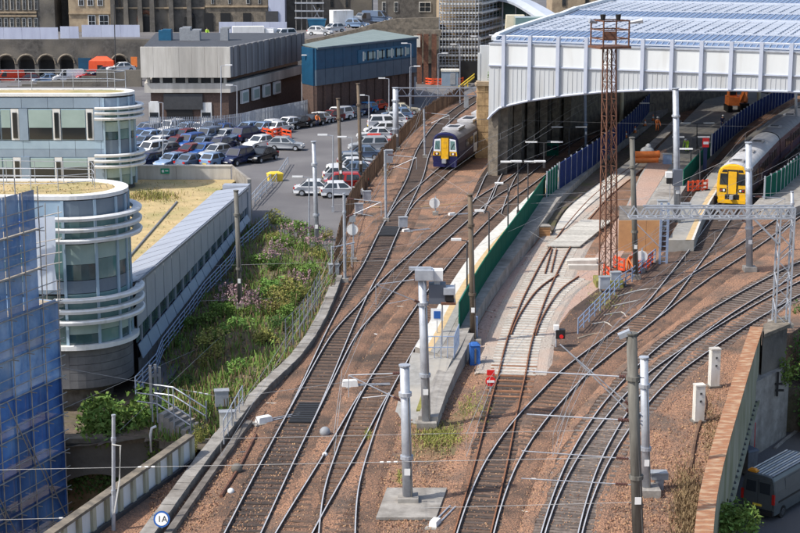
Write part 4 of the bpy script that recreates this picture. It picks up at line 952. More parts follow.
for i in range(nb):
    p = W0 + dW * (LWh * i / nb + .02) + nW * .3; q = W0 + dW * (LWh * (i + 1) / nb - .02) + nW * .3; b = MB()
    pb_, qb_ = B0.lerp(B1, i / nb + .001), B0.lerp(B1, (i + 1) / nb - .001); zp_, zq_ = zB0 + (zB1 - zB0) * i / nb, zB0 + (zB1 - zB0) * (i + 1) / nb
    b.slab([(p.x, p.y, zw[5]), (q.x, q.y, zw[5]), (qb_.x, qb_.y, zq_), (pb_.x, pb_.y, zp_)], (0, 0, 1), .12); put('roof_sheet', b, 'warehouse_roof', root)
b = MB(); b.bar((W0 + nW * .35 + Vector((0, 0, zw[5] - .02))), (W1 + nW * .35 + Vector((0, 0, zw[5] - .02))), .14, .22); put('gutter', b, 'warehouse_grey', root)
# --- retaining wall with arches and the street above it
Ya = G(70, 77).y; ztA = Zat(Ya, 39.5); ZU = ztA - .4
root = thing('arched_wall', 'dark stone retaining wall with a row of arches behind parked cars', 'retaining wall', (-50, Ya, 0))
def X(px, y, Y): return at(px, y, Y).x
arch = [(7, 8), (27, 8), (47, 8), (67, 7), (120, 7)]
pts = [(X(-60, 70, Ya), 0)]
for a, wd in arch:
    xa, xb = X(a - wd, 70, Ya), X(a + wd, 70, Ya); rr = (xb - xa) / 2; zs_ = Zat(Ya, 56) - rr * 1.0
    pts.append((xa, 0)); pts += [((xa + xb) / 2 - rr * math.cos(math.pi * i / 10), zs_ + rr * 1.0 * math.sin(math.pi * i / 10)) for i in range(11)]; pts.append((xb, 0))
pts += [(X(310, 70, Ya), 0), (X(310, 70, Ya), ztA), (X(-60, 70, Ya), ztA)]
n = len(pts); b = MB(); b.add([(a, Ya, c) for a, c in pts] + [(a, Ya + 1.2, c) for a, c in pts], [tuple(range(n)), tuple(range(2 * n - 1, n - 1, -1))] + [(i, (i + 1) % n, n + (i + 1) % n, n + i) for i in range(n)]); put('wall_face', b, 'stone_dark', root)
for a, wd in arch:       # voussoirs
    xa, xb = X(a - wd, 70, Ya), X(a + wd, 70, Ya); rr = (xb - xa) / 2; zs_ = Zat(Ya, 56) - rr; xm = (xa + xb) / 2; b = MB()
    b.pipe([(xm - (rr + .2) * math.cos(math.pi * i / 10), Ya - .02, zs_ + (rr + .2) * math.sin(math.pi * i / 10)) for i in range(11)], .2, 4); put('arch_ring', b, 'stone', root)
b = MB(); b.box((X(85, 70, Ya), Ya - .1, 0), (2.0, .3, Zat(Ya, 58))); put('door', b, 'warehouse_blue', root)
b = MB(); b.box((-60, Ya + 1.0, ztA - .3), (90, .7, .3)); put('cope', b, 'stone_dark', root)
b = MB(); b.prism([(X(-70, 40, Ya), Ya + 3.2), (30, Ya + 3.2), (60, Ya + 8), (60, 420), (-260, 420), (-260, Ya + 3.2)], -1, ZU); struct('upper_street', b, 'asphalt')
# the backs of the arches
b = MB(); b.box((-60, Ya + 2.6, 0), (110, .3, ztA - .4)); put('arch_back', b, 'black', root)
def hoard2(px0, px1, label, Y, y0, y1):
    a_, c_ = X(px0, y0, Y), X(px1, y0, Y); root = thing('street_hoarding', label, 'hoarding', (a_, Y, Zat(Y, y0)), group=None); k = max(2, int((c_ - a_) / 2.4))
    for i in range(k): put('panel', vbar((a_ + (c_ - a_) * i / k + .015, Y), (a_ + (c_ - a_) * (i + 1) / k - .015, Y), Zat(Y, y0), Zat(Y, y1), .1), 'hoard_blue_pale', root)
hoard2(-14, 58.5, 'pale blue hoarding on the far left above the arched wall', Ya + .6, 40, 27.5)
hoard2(60.5, 79, 'short middle pale blue hoarding above the arched wall', Ya + .6, 38.5, 26.5)
hoard2(82, 140, 'long pale blue hoarding above the arches in front of the sandstone building', Ya + .6, 37, 25)
hoard2(219, 287, 'pale hoarding behind the white vans on the upper street', Ya + 9, 33, 22)
# walls between the cars and us (retaining edge below the upper parking)
root = thing('low_wall', 'low dark stone wall in front of the cars by the arches', 'wall', G(90, 92))
for i in range(10):
    a_, c_ = at(-8 + i * 15, 84 - i * .5, 246), at(7 + i * 15, 84 - i * .5, 246); put('wall_block', vbar((a_.x + .01, 246), (c_.x - .01, 246), 0, Zat(246, 88 - i * 2.0 if i < 7 else 70), .6), 'stone_dark', root)
# --- old town fronts along the upper street
Yo = Ya + 24
def oldhouse(label, px0, px1, m_, dz=0, Y=None, cols=(), rows=(), frame='white_dirty', glass='glass_dark', cat='building', bands=(), roofless=True):
    Y = Y or Yo; a_, c_ = X(px0, 20, Y), X(px1, 20, Y); root = thing('stone_building', label, cat, ((a_ + c_) / 2, Y, ZU))
    b = MB(); b.prism([(a_, Y), (c_, Y), (c_, Y + 12), (a_, Y + 12)], ZU - .5, ZU + 17); put('wall', b, m_, root)
    b = MB(); xm = (a_ + c_) / 2; b.add([(a_ - .2, Y - .3, ZU + 17), (c_ + .2, Y - .3, ZU + 17), (c_ + .2, Y + 12, ZU + 17), (a_ - .2, Y + 12, ZU + 17), (a_, Y + 6, ZU + 21), (c_, Y + 6, ZU + 21)], [(0, 1, 5, 4), (2, 3, 4, 5), (1, 2, 5), (3, 0, 4), (3, 2, 1, 0)]); put('roof', b, 'slate', root)
    facade_windows(root, Y, cols, rows, frame, glass)
    for y in bands: put('string_course', vbar((a_, Y - .1), (c_, Y - .1), Zat(Y, y + .8), Zat(Y, y - .8), .3), 'sandstone_pale', root)
    return root, Y
oldhouse('grey stone building with many pale windows above the far left hoarding', -20, 37, 'stone', cols=[(k * 6 - 14, k * 6 - 10) for k in range(0, 9)], rows=[(-6, 10), (18, 27)], frame='white_dirty', bands=(12.5, 16))
oldhouse('plain dark stone gable beside the pale windowed building', 37.5, 55, 'stone_dark')
r_, Y_ = oldhouse('sandstone building with white sash windows behind the long hoarding', 69, 111, 'sandstone_pale', cols=[(78, 84), (87, 93.5), (97, 103)], rows=[(-6, 6)], frame='white_paint', bands=(13.5,))
facade_windows(r_, Y_, [(88, 96), (99, 109)], [(15, 28)], 'white_paint')
oldhouse('narrow shadowed stone building in the gap between two houses', 55.5, 68.5, 'stone_dark', Y=Yo + 6)
r_, Y_ = oldhouse('dark gothic stone church front with red brick doorway', 111.5, 205, 'stone_dark', cols=[(118, 121), (156, 159)], rows=[(-4, 12)], frame='stone', glass='glass_dark', bands=(8,), cat='church')
xa = X(146, 20, Y_); b = MB(); b.pipe([(xa - 1.3, Y_ - .1, ZU)] + [(xa - 1.3 * math.cos(math.pi * i / 8), Y_ - .1, ZU + 2.0 + 1.5 * math.sin(math.pi * i / 8)) for i in range(9)] + [(xa + 1.3, Y_ - .1, ZU)], .35, 5); put('door_arch', b, 'rust', r_)
b = MB(); b.box((xa, Y_ - .05, ZU), (2.2, .2, 2.7)); put('door', b, 'black', r_)
for a in (114, 127, 141, 153, 172, 190): b = MB(); b.box((X(a, 20, Y_), Y_ - .5, ZU), (.9, 1.0, 9), taper=.75); put('buttress', b, 'stone_dark', r_)
xa = X(190, 20, Y_); b = MB(); b.box((xa, Y_ - .06, ZU), (1.9, .25, 2.6)); b.ball((xa, Y_ + .3, ZU + 2.6), .95, 10, 6); put('side_door', b, 'black', r_)
r_, Y_ = oldhouse('brown stone building with dark ground floor openings behind the white hoarding', 205.5, 268, 'stone', cols=[(211, 214), (228, 231), (246, 250), (258, 261)], rows=[(-8, 4)], bands=(6.5,))
for a, wd in ((208.5, 4.5), (225.5, 5), (247, 4)): b = MB(); b.box((X(a, 20, Y_), Y_ - .06, ZU), (wd * .34, .3, 3.3)); put('shop_opening', b, 'black', r_)
r_, Y_ = oldhouse('pale rendered shop with dark doorway beside the scaffold tower', 268.5, 285, 'hoard_blue_pale'); b = MB(); b.box((X(272, 20, Y_), Y_ - .06, ZU), (2.2, .3, 3.6)); put('door', b, 'dark_grey', r_)
oldhouse('dark stone tenement behind the scaffold tower on the upper street', 285.5, 372, 'stone_dark', Y=Yo + 4, cols=[(316, 320), (330, 334), (345, 349)], rows=[(-6, 8)], frame='stone')
oldhouse('stone corner building beyond the road wall at top centre', 378, 437, 'stone_dark', Y=Yo - 8, cols=[(382, 386), (394, 398), (419, 431)], rows=[(2, 12)], frame='white_dirty')
# stone wall of the road above the warehouse
root = thing('road_wall', 'weathered stone road wall rising behind the warehouse roof', 'wall', (at(380, 30, 252).x, 252, 0))
wp = [(300, 41, 252), (330, 35.5, 252), (360, 28, 252), (378, 22.5, 252), (398, 18.5, 252), (440, 17.5, 252)]
for (a, c, Y), (a2, c2, Y2) in zip(wp, wp[1:]):
    p, q = at(a, c, Y), at(a2, c2, Y2); b = MB(); b.add([(p.x, Y, 3), (q.x, Y, 3), (q.x, Y, q.z), (p.x, Y, p.z), (p.x, Y + .8, 3), (q.x, Y + .8, 3), (q.x, Y + .8, q.z), (p.x, Y + .8, p.z)], [(0, 1, 2, 3), (7, 6, 5, 4), (3, 2, 6, 7), (0, 4, 5, 1), (1, 5, 6, 2), (0, 3, 7, 4)]); put('wall_section', b, 'stone', root)
b = MB(); ru = [(at(296, 42, 253).x, 253.2), (at(445, 20, 253).x, 253.2), (at(445, 20, 300).x, 285), (at(296, 40, 300).x, 285)]
za, zbb = at(296, 42, 253).z - .5, at(420, 22, 253).z - .6
b.add([(ru[0][0], ru[0][1], za), (ru[1][0], ru[1][1], zbb), (ru[2][0], ru[2][1], zbb), (ru[3][0], ru[3][1], za), (ru[0][0], ru[0][1], 0), (ru[1][0], ru[1][1], 0), (ru[2][0], ru[2][1], 0), (ru[3][0], ru[3][1], 0)], [(0, 1, 2, 3), (0, 4, 5, 1), (1, 5, 6, 2), (0, 3, 7, 4)]); struct('road', b, 'asphalt')
# underpass with brown columns left of the scaffolded building
root = thing('underpass', 'dark underpass with tall red brown columns beneath the road wall', 'underpass', (at(425, 75, 250).x, 250, 0))
a_, c_ = at(413, 40, 251), at(441, 40, 251)
b = MB(); b.box(((a_.x + c_.x) / 2, 253.5, 0), (c_.x - a_.x + 1, .3, 9)); put('back_wall', b, 'black', root)
for p_ in (419.5, 426, 434): q = at(p_, 60, 250); b = MB(); b.box((q.x, 250, 0), (.75, .8, Zat(250, 34))); put('column', b, 'rust', root)
put('lintel', vbar((a_.x, 250.4), (c_.x, 250.4), Zat(250, 36), Zat(250, 30), 1.2), 'stone', root)
b = MB(); q = at(417, 41, 249); b.box((q.x, 249, Zat(249, 47)), (1.0, .8, 1.7)); put('pale_block', b, 'concrete_pale', root)
# --- building under scaffold at top centre
Ys = 252.0
root = thing('scaffolded_building', 'building wrapped in pale tiered scaffolding left of the station roof', 'scaffold', (at(470, 75, Ys).x, Ys, 0))
q0, q1, q2 = Vector((at(439, 70, Ys).x, Ys, 0)), Vector((at(478, 70, Ys).x, Ys, 0)), Vector((at(512, 60, 275).x, 275, 0))
b = MB(); b.prism([(q0.x + .3, Ys + 2), (q1.x - .4, Ys + 2), (q2.x - 1, 276), (q0.x, 290)], 0, 17); put('wall', b, 'sandstone_pale', root)
ys_ = [66, 55.5, 47, 39, 31, 22, 13, 4, -6]
for y in ys_:
    z = Zat(Ys, y)
    for a_, c_ in ((q0, q1), (q1, q2)):
        b = MB(); d = (c_ - a_).normalized(); b.bar(a_ + Vector((0, 0, z)) + Vector((0, .6, 0)), c_ + Vector((0, .6, z)), 1.3, .3); put('deck', b, 'white_dirty', root)
        b = MB()
        for dz in (.5, 1.0): b.tube(a_ + Vector((0, 0, z + dz)), c_ + Vector((0, 0, z + dz)), .06, 4)
        put('guard_rail', b, 'galv', root)
for k in range(13):
    p = q0.lerp(q1, k / 12) ; b = MB(); b.tube((p.x, p.y - .1, 0), (p.x, p.y - .1, 16.5), .06, 4); put('standard', b, 'galv', root)
for k in range(1, 11):
    p = q1.lerp(q2, k / 10); b = MB(); b.tube((p.x, p.y - .1, 0), (p.x, p.y - .1, 16.5), .06, 4); put('standard', b, 'galv', root)
for k in range(6): p, q = q0.lerp(q1, k / 6), q0.lerp(q1, (k + 1) / 6); b = MB(); b.tube((p.x, p.y - .2, Zat(Ys, ys_[k])), (q.x, q.y - .2, Zat(Ys, ys_[k + 1])), .05, 4); put('brace', b, 'scaffold_tube', root)
b = MB(); g0 = at(468, 64, Ys - .3); b.box((g0.x, Ys - .2, 0), (3.0, .4, 3.4)); put('doorway', b, 'black', root)
g = at(450, 68, 248); b = MB(); root = thing('site_cabin', 'pale site cabin at the foot of the tiered scaffolding', 'cabin', (g.x, 248, 0))
b.box((g.x, 248, 0), (2.6, 2.2, 2.2)); put('walls', b, 'metal_panel', root); b = MB(); b.box((g.x, 248, 2.2), (2.8, 2.4, .25)); put('roof', b, 'white_dirty', root); b = MB(); b.box((g.x + .4, 246.87, .2), (.8, .08, 1.8)); put('door', b, 'box_grey', root)
# small scaffold tower on the upper street
root = thing('scaffold_tower', 'narrow scaffold tower against the dark tenement on the upper street', 'scaffold', (at(305, 22, Yo).x, Yo, ZU))
for a in (296, 301.5, 307, 312, 323):
    p = at(a, 20, Yo - 1); b = MB(); b.tube((p.x, Yo - 1, ZU), (p.x, Yo - 1, ZU + 12), .07, 4); put('standard', b, 'scaffold_tube', root)
for y in (3, 11, 18): b = MB(); b.bar(at(295, y, Yo - 1), at(324, y, Yo - 1), 1.2, .2); put('deck', b, 'galv', root)
b = MB(); b.tube(at(313, 5, Yo - 1.2), at(320, 19, Yo - 1.2), .09, 4); b.tube(at(320, 8, Yo - 1.2), at(313, 20, Yo - 1.2), .07, 4); put('brace', b, 'galv', root)
# --- curved glazed walkway at the top
root = thing('covered_walkway', 'curved white and glass covered walkway at top centre behind the station roof', 'walkway', at(520, 20, 262))
wp = catmull([at(448, -3, 268), at(480, -3, 266), (at(505, -1, 264)), at(524, 4, 262), at(541, 13, 258), at(556, 22, 252), at(572, 27, 246)], 1.2)
b = MB(); b.sweep(wp, [(-2, -.3), (2, -.3), (2, .1), (1, .7), (-1, .7), (-2, .1)]); put('canopy', b, 'roof_white', root, smooth=False)
for p in wp[::2]: b = MB(); b.box((p.x, p.y, ZU - 3), (.22, .22, max(p.z - .3 - ZU + 3, .5))); put('post', b, 'galv', root)
lowp = [p - Vector((0, 0, 3.4)) for p in wp]
b = MB(); b.sweep(lowp, [(-1.6, 0), (-1.5, 0), (-1.5, 3.1), (-1.6, 3.1)]); put('glass_screen', b, 'glass_green', root)
b = MB(); p = at(515, 28, 246); b.box((p.x, p.y, 4), (3.4, 2.5, at(515, 15, 246).z - 4), taper=.8); put('lift_shaft', b, 'cream', root)
b = MB(); p = at(533, 24, 240); b.box((p.x, p.y, 4), (5.5, 3.5, at(533, 17, 240).z - 4)); put('glass_hall', b, 'glass_green', root)
b = MB(); p = at(465, 10, 285); oldhouse('sandstone building glimpsed above the station roof at the top', 552, 640, 'sandstone_pale', Y=300, cols=[(562, 566), (585, 589), (600, 604)], rows=[(-8, 6)], frame='stone')
# ================================================================== STATION ROOF
F0 = Vector((at(488, 158, 158).x, 158.0, 0)); F1 = Vector((at(800, 171, 146.5).x, 146.5, 0)); dF = (F1 - F0).normalized(); nF = Vector((-dF.y, dF.x, 0))   # nF into the station
LF = (F1 - F0).length + 10
def FP(s, off=0.0, z=0.0): p = F0 + dF * s + nF * off; return Vector((p.x, p.y, z))
def s_of(px): # distance along the front for a picture column
    lo, hi = 0, 60
    for _ in range(40):
        m_ = (lo + hi) / 2; q = FP(m_, 0, 9); d = Vector((q.x, q.y * cp + (CAM_H - 9) * sp)); 
        if 400 + FPX * q.x / (q.y * cp + (CAM_H - 9) * sp) < px: lo = m_
        else: hi = m_
    return lo
def z_of(px, py): s = s_of(px); return at(px, py, FP(s).y).z
sroot = thing('station_roof', 'white fronted station roof with blue glazed strips over the dark platforms', 'station', F0)
zT, zM, zR = z_of(640, 49), z_of(640, 70.5), 0
arch_px = [(488, 118), (493, 113), (500, 107), (512, 103.5), (530, 99.5), (560, 95), (600, 91), (640, 89.2), (690, 88.5), (740, 89), (790, 90.5), (815, 91.5), (850, 93)]
ARC = [(s_of(a), z_of(a, c)) for a, c in arch_px]
def zarc(s):
    for (s0, z0), (s1, z1) in zip(ARC, ARC[1:]):
        if s <= s1: return z0 + (z1 - z0) * (s - s0) / (s1 - s0)
    return ARC[-1][1]
posts = [s_of(a) for a in (504, 530, 558, 586, 614, 642, 671, 700.5, 730, 760, 789.5, 819)]
edges = [0] + posts + [posts[-1] + 4]
for i in range(len(edges) - 1):
    a_, c_ = edges[i] + .02, edges[i + 1] - .02
    b = MB(); b.bar(FP(a_, 0, (zT + zM) / 2), FP(c_, 0, (zT + zM) / 2), .2, zT - zM); put('fascia_panel', b, 'fascia_white', sroot)
    b = MB(); n = 6
    vs = []
    for k in range(n + 1):
        s = a_ + (c_ - a_) * k / n; vs += [FP(s, -.05, zM - .04), FP(s, -.05, zarc(s)), FP(s, .1, zM - .04), FP(s, .1, zarc(s))]
    b.add(vs, sum([[(k * 4, k * 4 + 1, k * 4 + 5, k * 4 + 4), (k * 4 + 2, k * 4 + 6, k * 4 + 7, k * 4 + 3), (k * 4 + 1, k * 4 + 3, k * 4 + 7, k * 4 + 5), (k * 4, k * 4 + 4, k * 4 + 6, k * 4 + 2)] for k in range(n)], [])); pn = put('ribbed_panel', b, 'fascia_ribbed', sroot)
    b = MB(); kk = max(2, int((c_ - a_) / .42))
    for k in range(1, kk): s = a_ + (c_ - a_) * k / kk; b.box(FP(s, -.06, zarc(s) + .02), (.06, .06, zM - zarc(s) - .08), math.atan2(dF.y, dF.x))
    put('ribs', b, 'fascia_ribbed', pn, kind='stuff')
for s in posts:
    b = MB(); b.box(FP(s, -.2, zarc(s) - .05), (.34, .4, zT + 1.0 - zarc(s)), math.atan2(dF.y, dF.x)); put('post', b, 'post_lilac', sroot)
b = MB(); b.bar(FP(0, -.06, zM), FP(edges[-1], -.06, zM), .3, .12); put('mid_rail', b, 'post_lilac', sroot)
b = MB(); vs = [FP(s, -.12, z - .1) for s, z in ARC]; b.pipe(vs, .13, 6); put('arch_lip', b, 'post_lilac', sroot)
b = MB(); b.bar(FP(0, .5, zT + .1), FP(edges[-1], .5, zT + .1), 1.4, .14); put('gutter', b, 'galv', sroot)
b = MB(); b.tube(FP(0, -.1, zT + .9), FP(edges[-1], -.1, zT + .9), .04, 5); put('handrail', b, 'galv', sroot)
# roof bays
Ymid = FP(s_of(640)).y
prof = [(.9, 46.2, 'g'), (2.6, 41.8, 'w'), (3.2, 41.2, 'g'), (8.5, 33.5, 'w'), (9.5, 33.0, 'w'), (22, 20.5, 'w'), (24.5, 19.0, 'g'), (30.5, 12.4, 'w'), (31.5, 12.2, 'w'), (44, 3.5, 'w'), (47, 2.6, 'g'), (54, -3, 'w'), (74, -14, 'w')]
leftpx = [497, 500, 501, 508, 510, 545, 552, 566, 569, 600, 610, 622, 680]
cols_ = []
for (off, y, k), lp in zip(prof, leftpx):
    Y = Ymid + off; z = Zat(Y, y)
    xl_ = at(lp, y, Y).x; cols_.append((off, z, xl_))
def RP(i, s): off, z, xl_ = cols_[i]; p = FP(s, off, z); return p
for i in range(len(prof) - 1):
    off, z, xl_ = cols_[i]; s_left = max(0.0, (xl_ - FP(0, off).x) / dF.x); s_left2 = max(0.0, (cols_[i + 1][2] - FP(0, cols_[i + 1][0]).x) / dF.x)
    s_end = edges[-1]; b = MB(); up = Vector((0, 0, 1))
    n = 12
    P0 = [RP(i, s_left + (s_end - s_left) * k / n) for k in range(n + 1)]; P1_ = [RP(i + 1, s_left2 + (s_end - s_left2) * k / n) for k in range(n + 1)]
    k_ = prof[i][2]
    for k in range(n):
        b = MB(); e = .02; b.slab([P0[k].lerp(P0[k + 1], e), P0[k].lerp(P0[k + 1], 1 - e), P1_[k].lerp(P1_[k + 1], 1 - e), P1_[k].lerp(P1_[k + 1], e)], (0, 0, 1), .08); put('glazing' if k_ == 'g' else 'roof_sheet', b, 'glass_roof' if k_ == 'g' else 'roof_white', sroot)
    b = MB(); m_ = 60 if k_ == 'g' else 46
    if k_ == 'g':
        for k in range(m_ + 1): t = k / m_; b.bar(P0[0].lerp(P0[-1], t) + up * .13, P1_[0].lerp(P1_[-1], t) + up * .12, .05, .06)
        b.bar(P0[0] + up * .14, P0[-1] + up * .14, .16, .14); b.bar(P1_[0] + up * .14, P1_[-1] + up * .14, .16, .14); put('glazing_bars', b, 'roof_white', sroot, kind='stuff')
    elif (Vector((P1_[0].x - P0[0].x, P1_[0].y - P0[0].y, 0))).length > 4:
        q = 9
        for k in range(q): t = (k + .5) / q; b.bar(P0[0].lerp(P1_[0], t) + up * .16, P0[-1].lerp(P1_[-1], t) + up * .10, .12, .06)
        for k in range(0, 31): t = k / 30; b.bar(P0[0].lerp(P0[-1], t) + up * .2, P1_[0].lerp(P1_[-1], t) + up * .11, .10, .08)
        put('roof_battens', b, 'roof_white', sroot, kind='stuff')
# stepped left gable
for i in range(len(prof) - 1):
    off, z, xl_ = cols_[i]; s0 = max(0.0, (xl_ - FP(0, off).x) / dF.x); s1 = max(0.0, (cols_[i + 1][2] - FP(0, cols_[i + 1][0]).x) / dF.x)
    p, q = RP(i, s0), RP(i + 1, s1); b = MB(); b.add([p, q, (q.x, q.y, 6), (p.x, p.y, 6)], [(0, 1, 2, 3)]); 
    b.add([p + dF * .3, q + dF * .3, (q.x + .3, q.y, 6), (p.x + .3, p.y, 6)], [(0, 1, 2, 3)]); put('gable_sheet', b, 'roof_white', sroot)
    b = MB(); b.bar(p + Vector((0, 0, .3)), q + Vector((0, 0, .3)), .5, .35); put('gable_coping', b, 'fascia_white', sroot)
# gate post of sandstone blocks at the left of the mouth
pr_ = thing('stone_pillar', 'sandstone gate pillar with a small bush growing on top at the station mouth', 'pillar', G(483, 158)); g = G(483, 158); g.y += .75
hp = Zat(g.y - .75, 86); nc = 11
for k in range(nc):
    z0_, z1_ = hp * k / nc, hp * (k + 1) / nc - .02
    for j in range(2):
        d = 1.42 if k % 2 == 0 else 1.36; off = (.5 if (k + j) % 2 else .3); wd_ = d * (.62 if (k + j) % 2 == 0 else .38)
        xx = g.x - d / 2 + (wd_ / 2 if j == 0 else d - wd_ / 2); b = MB(); b.box((xx, g.y, z0_), (wd_ - .02, d, z1_ - z0_)); put('block', b, 'sandstone', pr_)
b = MB(); b.box((g.x, g.y, 0), (1.75, 1.75, .7)); put('plinth', b, 'sandstone', pr_)
b = MB(); b.box((g.x, g.y, hp), (1.8, 1.8, .22)); b.box((g.x, g.y, hp + .22), (1.55, 1.55, .2)); put('cap', b, 'sandstone_pale', pr_)
b = MB(); b.box((g.x + .1, g.y + .5, hp + .42), (1.0, .8, Zat(g.y, 50) - hp)); b.box((g.x - .5, g.y + .2, hp + .5), (.25, .3, Zat(g.y, 58) - hp)); put('white_duct', b, 'fascia_white', pr_)
# inside: side wall, columns, end wall
b = MB(); iw = [FP(.4, .3), FP(-.5, 20), FP(2, 45), FP(12, 90)]
iroot = thing('station_side_wall', 'dark stone side wall inside the left of the station mouth', 'wall', F0)
b.sweep([Vector((p.x, p.y, 0)) for p in iw], [(-.5, 0), (.5, 0), (.5, 11), (-.5, 11)]); put('wall', b, 'stone', iroot)
for k in range(6): p = FP(.9, 2 + k * 4.5); b = MB(); b.box((p.x, p.y, 0), (.8, 1.2, 9)); put('pilaster', b, 'stone', iroot)
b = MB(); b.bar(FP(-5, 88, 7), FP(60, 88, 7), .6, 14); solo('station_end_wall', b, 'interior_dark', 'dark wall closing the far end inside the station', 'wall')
for k, (a, c, nm) in enumerate([(621, 128, 'first'), (631, 114, 'second'), (641, 104, 'third'), (651, 96, 'fourth'), (758, 116, 'fifth'), (770, 104, 'sixth'), (779, 98, 'seventh')]):
    g = G(a, c, .95); root = thing('station_column', 'cream iron column under the station roof, %s from the left' % nm, 'column', g, group='cream columns under the station roof')
    b = MB(); b.tube(g, g + Vector((0, 0, 10)), .26, 10, .22); put('shaft', b, 'cream', root, smooth=True); b = MB(); b.box((g.x, g.y, g.z), (.8, .8, .6)); put('base', b, 'cream', root); b = MB(); b.box((g.x, g.y, g.z + 8.6), (.9, .9, .5), taper=1.4); put('capital', b, 'cream', root)
# ================================================================== TRAINS
def nearest(path, g): return min(range(len(path)), key=lambda i: (path[i].x - g.x) ** 2 + (path[i].y - g.y) ** 2)
class Coach:
    """frame of one coach standing on a track path"""
    def __init__(s, path, i0, L, zr):
        st_ = (path[1] - path[0]).length; a = path[min(int(i0 + 2.5 / st_), len(path) - 1)]; c = path[min(int(i0 + (L - 2.5) / st_), len(path) - 1)]
        s.d = Vector((c.x - a.x, c.y - a.y, 0)).normalized(); s.r = Vector((s.d.y, -s.d.x, 0)); s.o = Vector((a.x, a.y, zr)) - s.d * 2.5; s.L = L; s.i1 = int(i0 + (L + .6) / st_)
    def P(s, x, y, z): return s.o + s.d * x + s.r * y + Vector((0, 0, z))
SIDE = [(1.24, .55), (1.36, .9), (1.39, 1.6), (1.36, 2.55), (1.28, 3.0)]
ROOF = [(1.28, 3.0), (1.12, 3.3), (.82, 3.52), (.4, 3.66), (0, 3.70), (-.4, 3.66), (-.82, 3.52), (-1.12, 3.3), (-1.28, 3.0)]
def coach(root, path, i0, L, zr, side_m, roof_m, band_m, units, front=None, door_m='train_white', win_h=(1.75, 2.55), x_front=0.0):
    c = Coach(path, i0, L, zr)
    for sg, nm in ((1, 'right'), (-1, 'left')):
        b = MB(); vs = [];
        for x in (x_front, L):
            for y, z in SIDE: vs.append(c.P(x, y * sg, z))
            for y, z in SIDE: vs.append(c.P(x, (y - .12) * sg, z))
        k = 5; b.add(vs, [(j, j + 1, j + 11, j + 10) for j in range(4)] + [(j + 5, j + 15, j + 16, j + 6) for j in range(4)] + [(4, 9, 19, 14)])
        put('body_side', b, side_m, root)
        b = MB(); b.slab([c.P(x_front + .1, 1.385 * sg, .95), c.P(L - .1, 1.385 * sg, .95), c.P(L - .1, 1.40 * sg, 1.5), c.P(x_front + .1, 1.40 * sg, 1.5)], c.r * sg, .02); put('colour_band', b, band_m, root)
        nwin = int((L - 5) / 1.9)
        for k in range(nwin):
            x0_ = 3.4 + k * 1.9
            if k in (int(nwin * .27), int(nwin * .72)):
                b = MB(); b.slab([c.P(x0_ - .2, 1.40 * sg, .75), c.P(x0_ + 1.5, 1.40 * sg, .75), c.P(x0_ + 1.5, 1.37 * sg, 2.75), c.P(x0_ - .2, 1.37 * sg, 2.75)], c.r * sg, .04); dr_ = put('door', b, door_m, root)
                b = MB(); b.slab([c.P(x0_ + .1, 1.445 * sg, 1.7), c.P(x0_ + 1.2, 1.445 * sg, 1.7), c.P(x0_ + 1.2, 1.425 * sg, 2.5), c.P(x0_ + .1, 1.425 * sg, 2.5)], c.r * sg, .02); put('door_window', b, 'glass_dark', dr_)
            else:
                b = MB(); b.slab([c.P(x0_, 1.395 * sg, win_h[0]), c.P(x0_ + 1.5, 1.395 * sg, win_h[0]), c.P(x0_ + 1.5, 1.365 * sg, win_h[1]), c.P(x0_, 1.365 * sg, win_h[1])], c.r * sg, .03); put('window', b, 'glass_dark', root)
    b = MB(); vs = [c.P(x, y, z) for x in (x_front, L) for y, z in ROOF]; n = len(ROOF)
    b.add(vs, [(j, j + 1, n + j + 1, n + j) for j in range(n - 1)]); b.add([c.P(x_front + .05, y, z - .1) for y, z in ROOF], [tuple(range(n))]); put('roof', b, roof_m, root, smooth=True)
    b = MB(); b.add([c.P(L, y, z) for y, z in [(1.3, .6), (1.3, 3.0), (.8, 3.5), (-.8, 3.5), (-1.3, 3.0), (-1.3, .6)]], [tuple(range(6))]); put('end_wall', b, 'black', root)
    b = MB()
    for x in (3.0, L - 3.0):
        for dx in (-1.2, 1.2):
            for sg in (-1, 1): b.tube(c.P(x + dx, .72 * sg, .42), c.P(x + dx, .86 * sg, .42), .42, 12)
        b.bar(c.P(x - 1.7, .95, .5), c.P(x + 1.7, .95, .5), .18, .3); b.bar(c.P(x - 1.7, -.95, .5), c.P(x + 1.7, -.95, .5), .18, .3)
    put('bogie', b, 'black', root)
    b = MB(); b.bar(c.P(5.5, 0, .45), c.P(L - 5.5, 0, .45), 2.2, .5); put('underframe', b, 'dark_grey', root)
    for (x, ln, wd, h) in units:
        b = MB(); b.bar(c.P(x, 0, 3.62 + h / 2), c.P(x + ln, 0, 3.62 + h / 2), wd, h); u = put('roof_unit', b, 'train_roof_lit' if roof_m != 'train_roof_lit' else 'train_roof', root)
        b = MB(); b.bar(c.P(x + ln * .25, 0, 3.63 + h), c.P(x + ln * .75, 0, 3.63 + h), wd * .6, .05); put('grille', b, 'black', u)
    return c
def quadpart(root, nm, c, x, pts, m_, th=.05):
    b = MB(); b.slab([c.P(x, y, z) for y, z in pts], -c.d, th); return put(nm, b, m_, root)
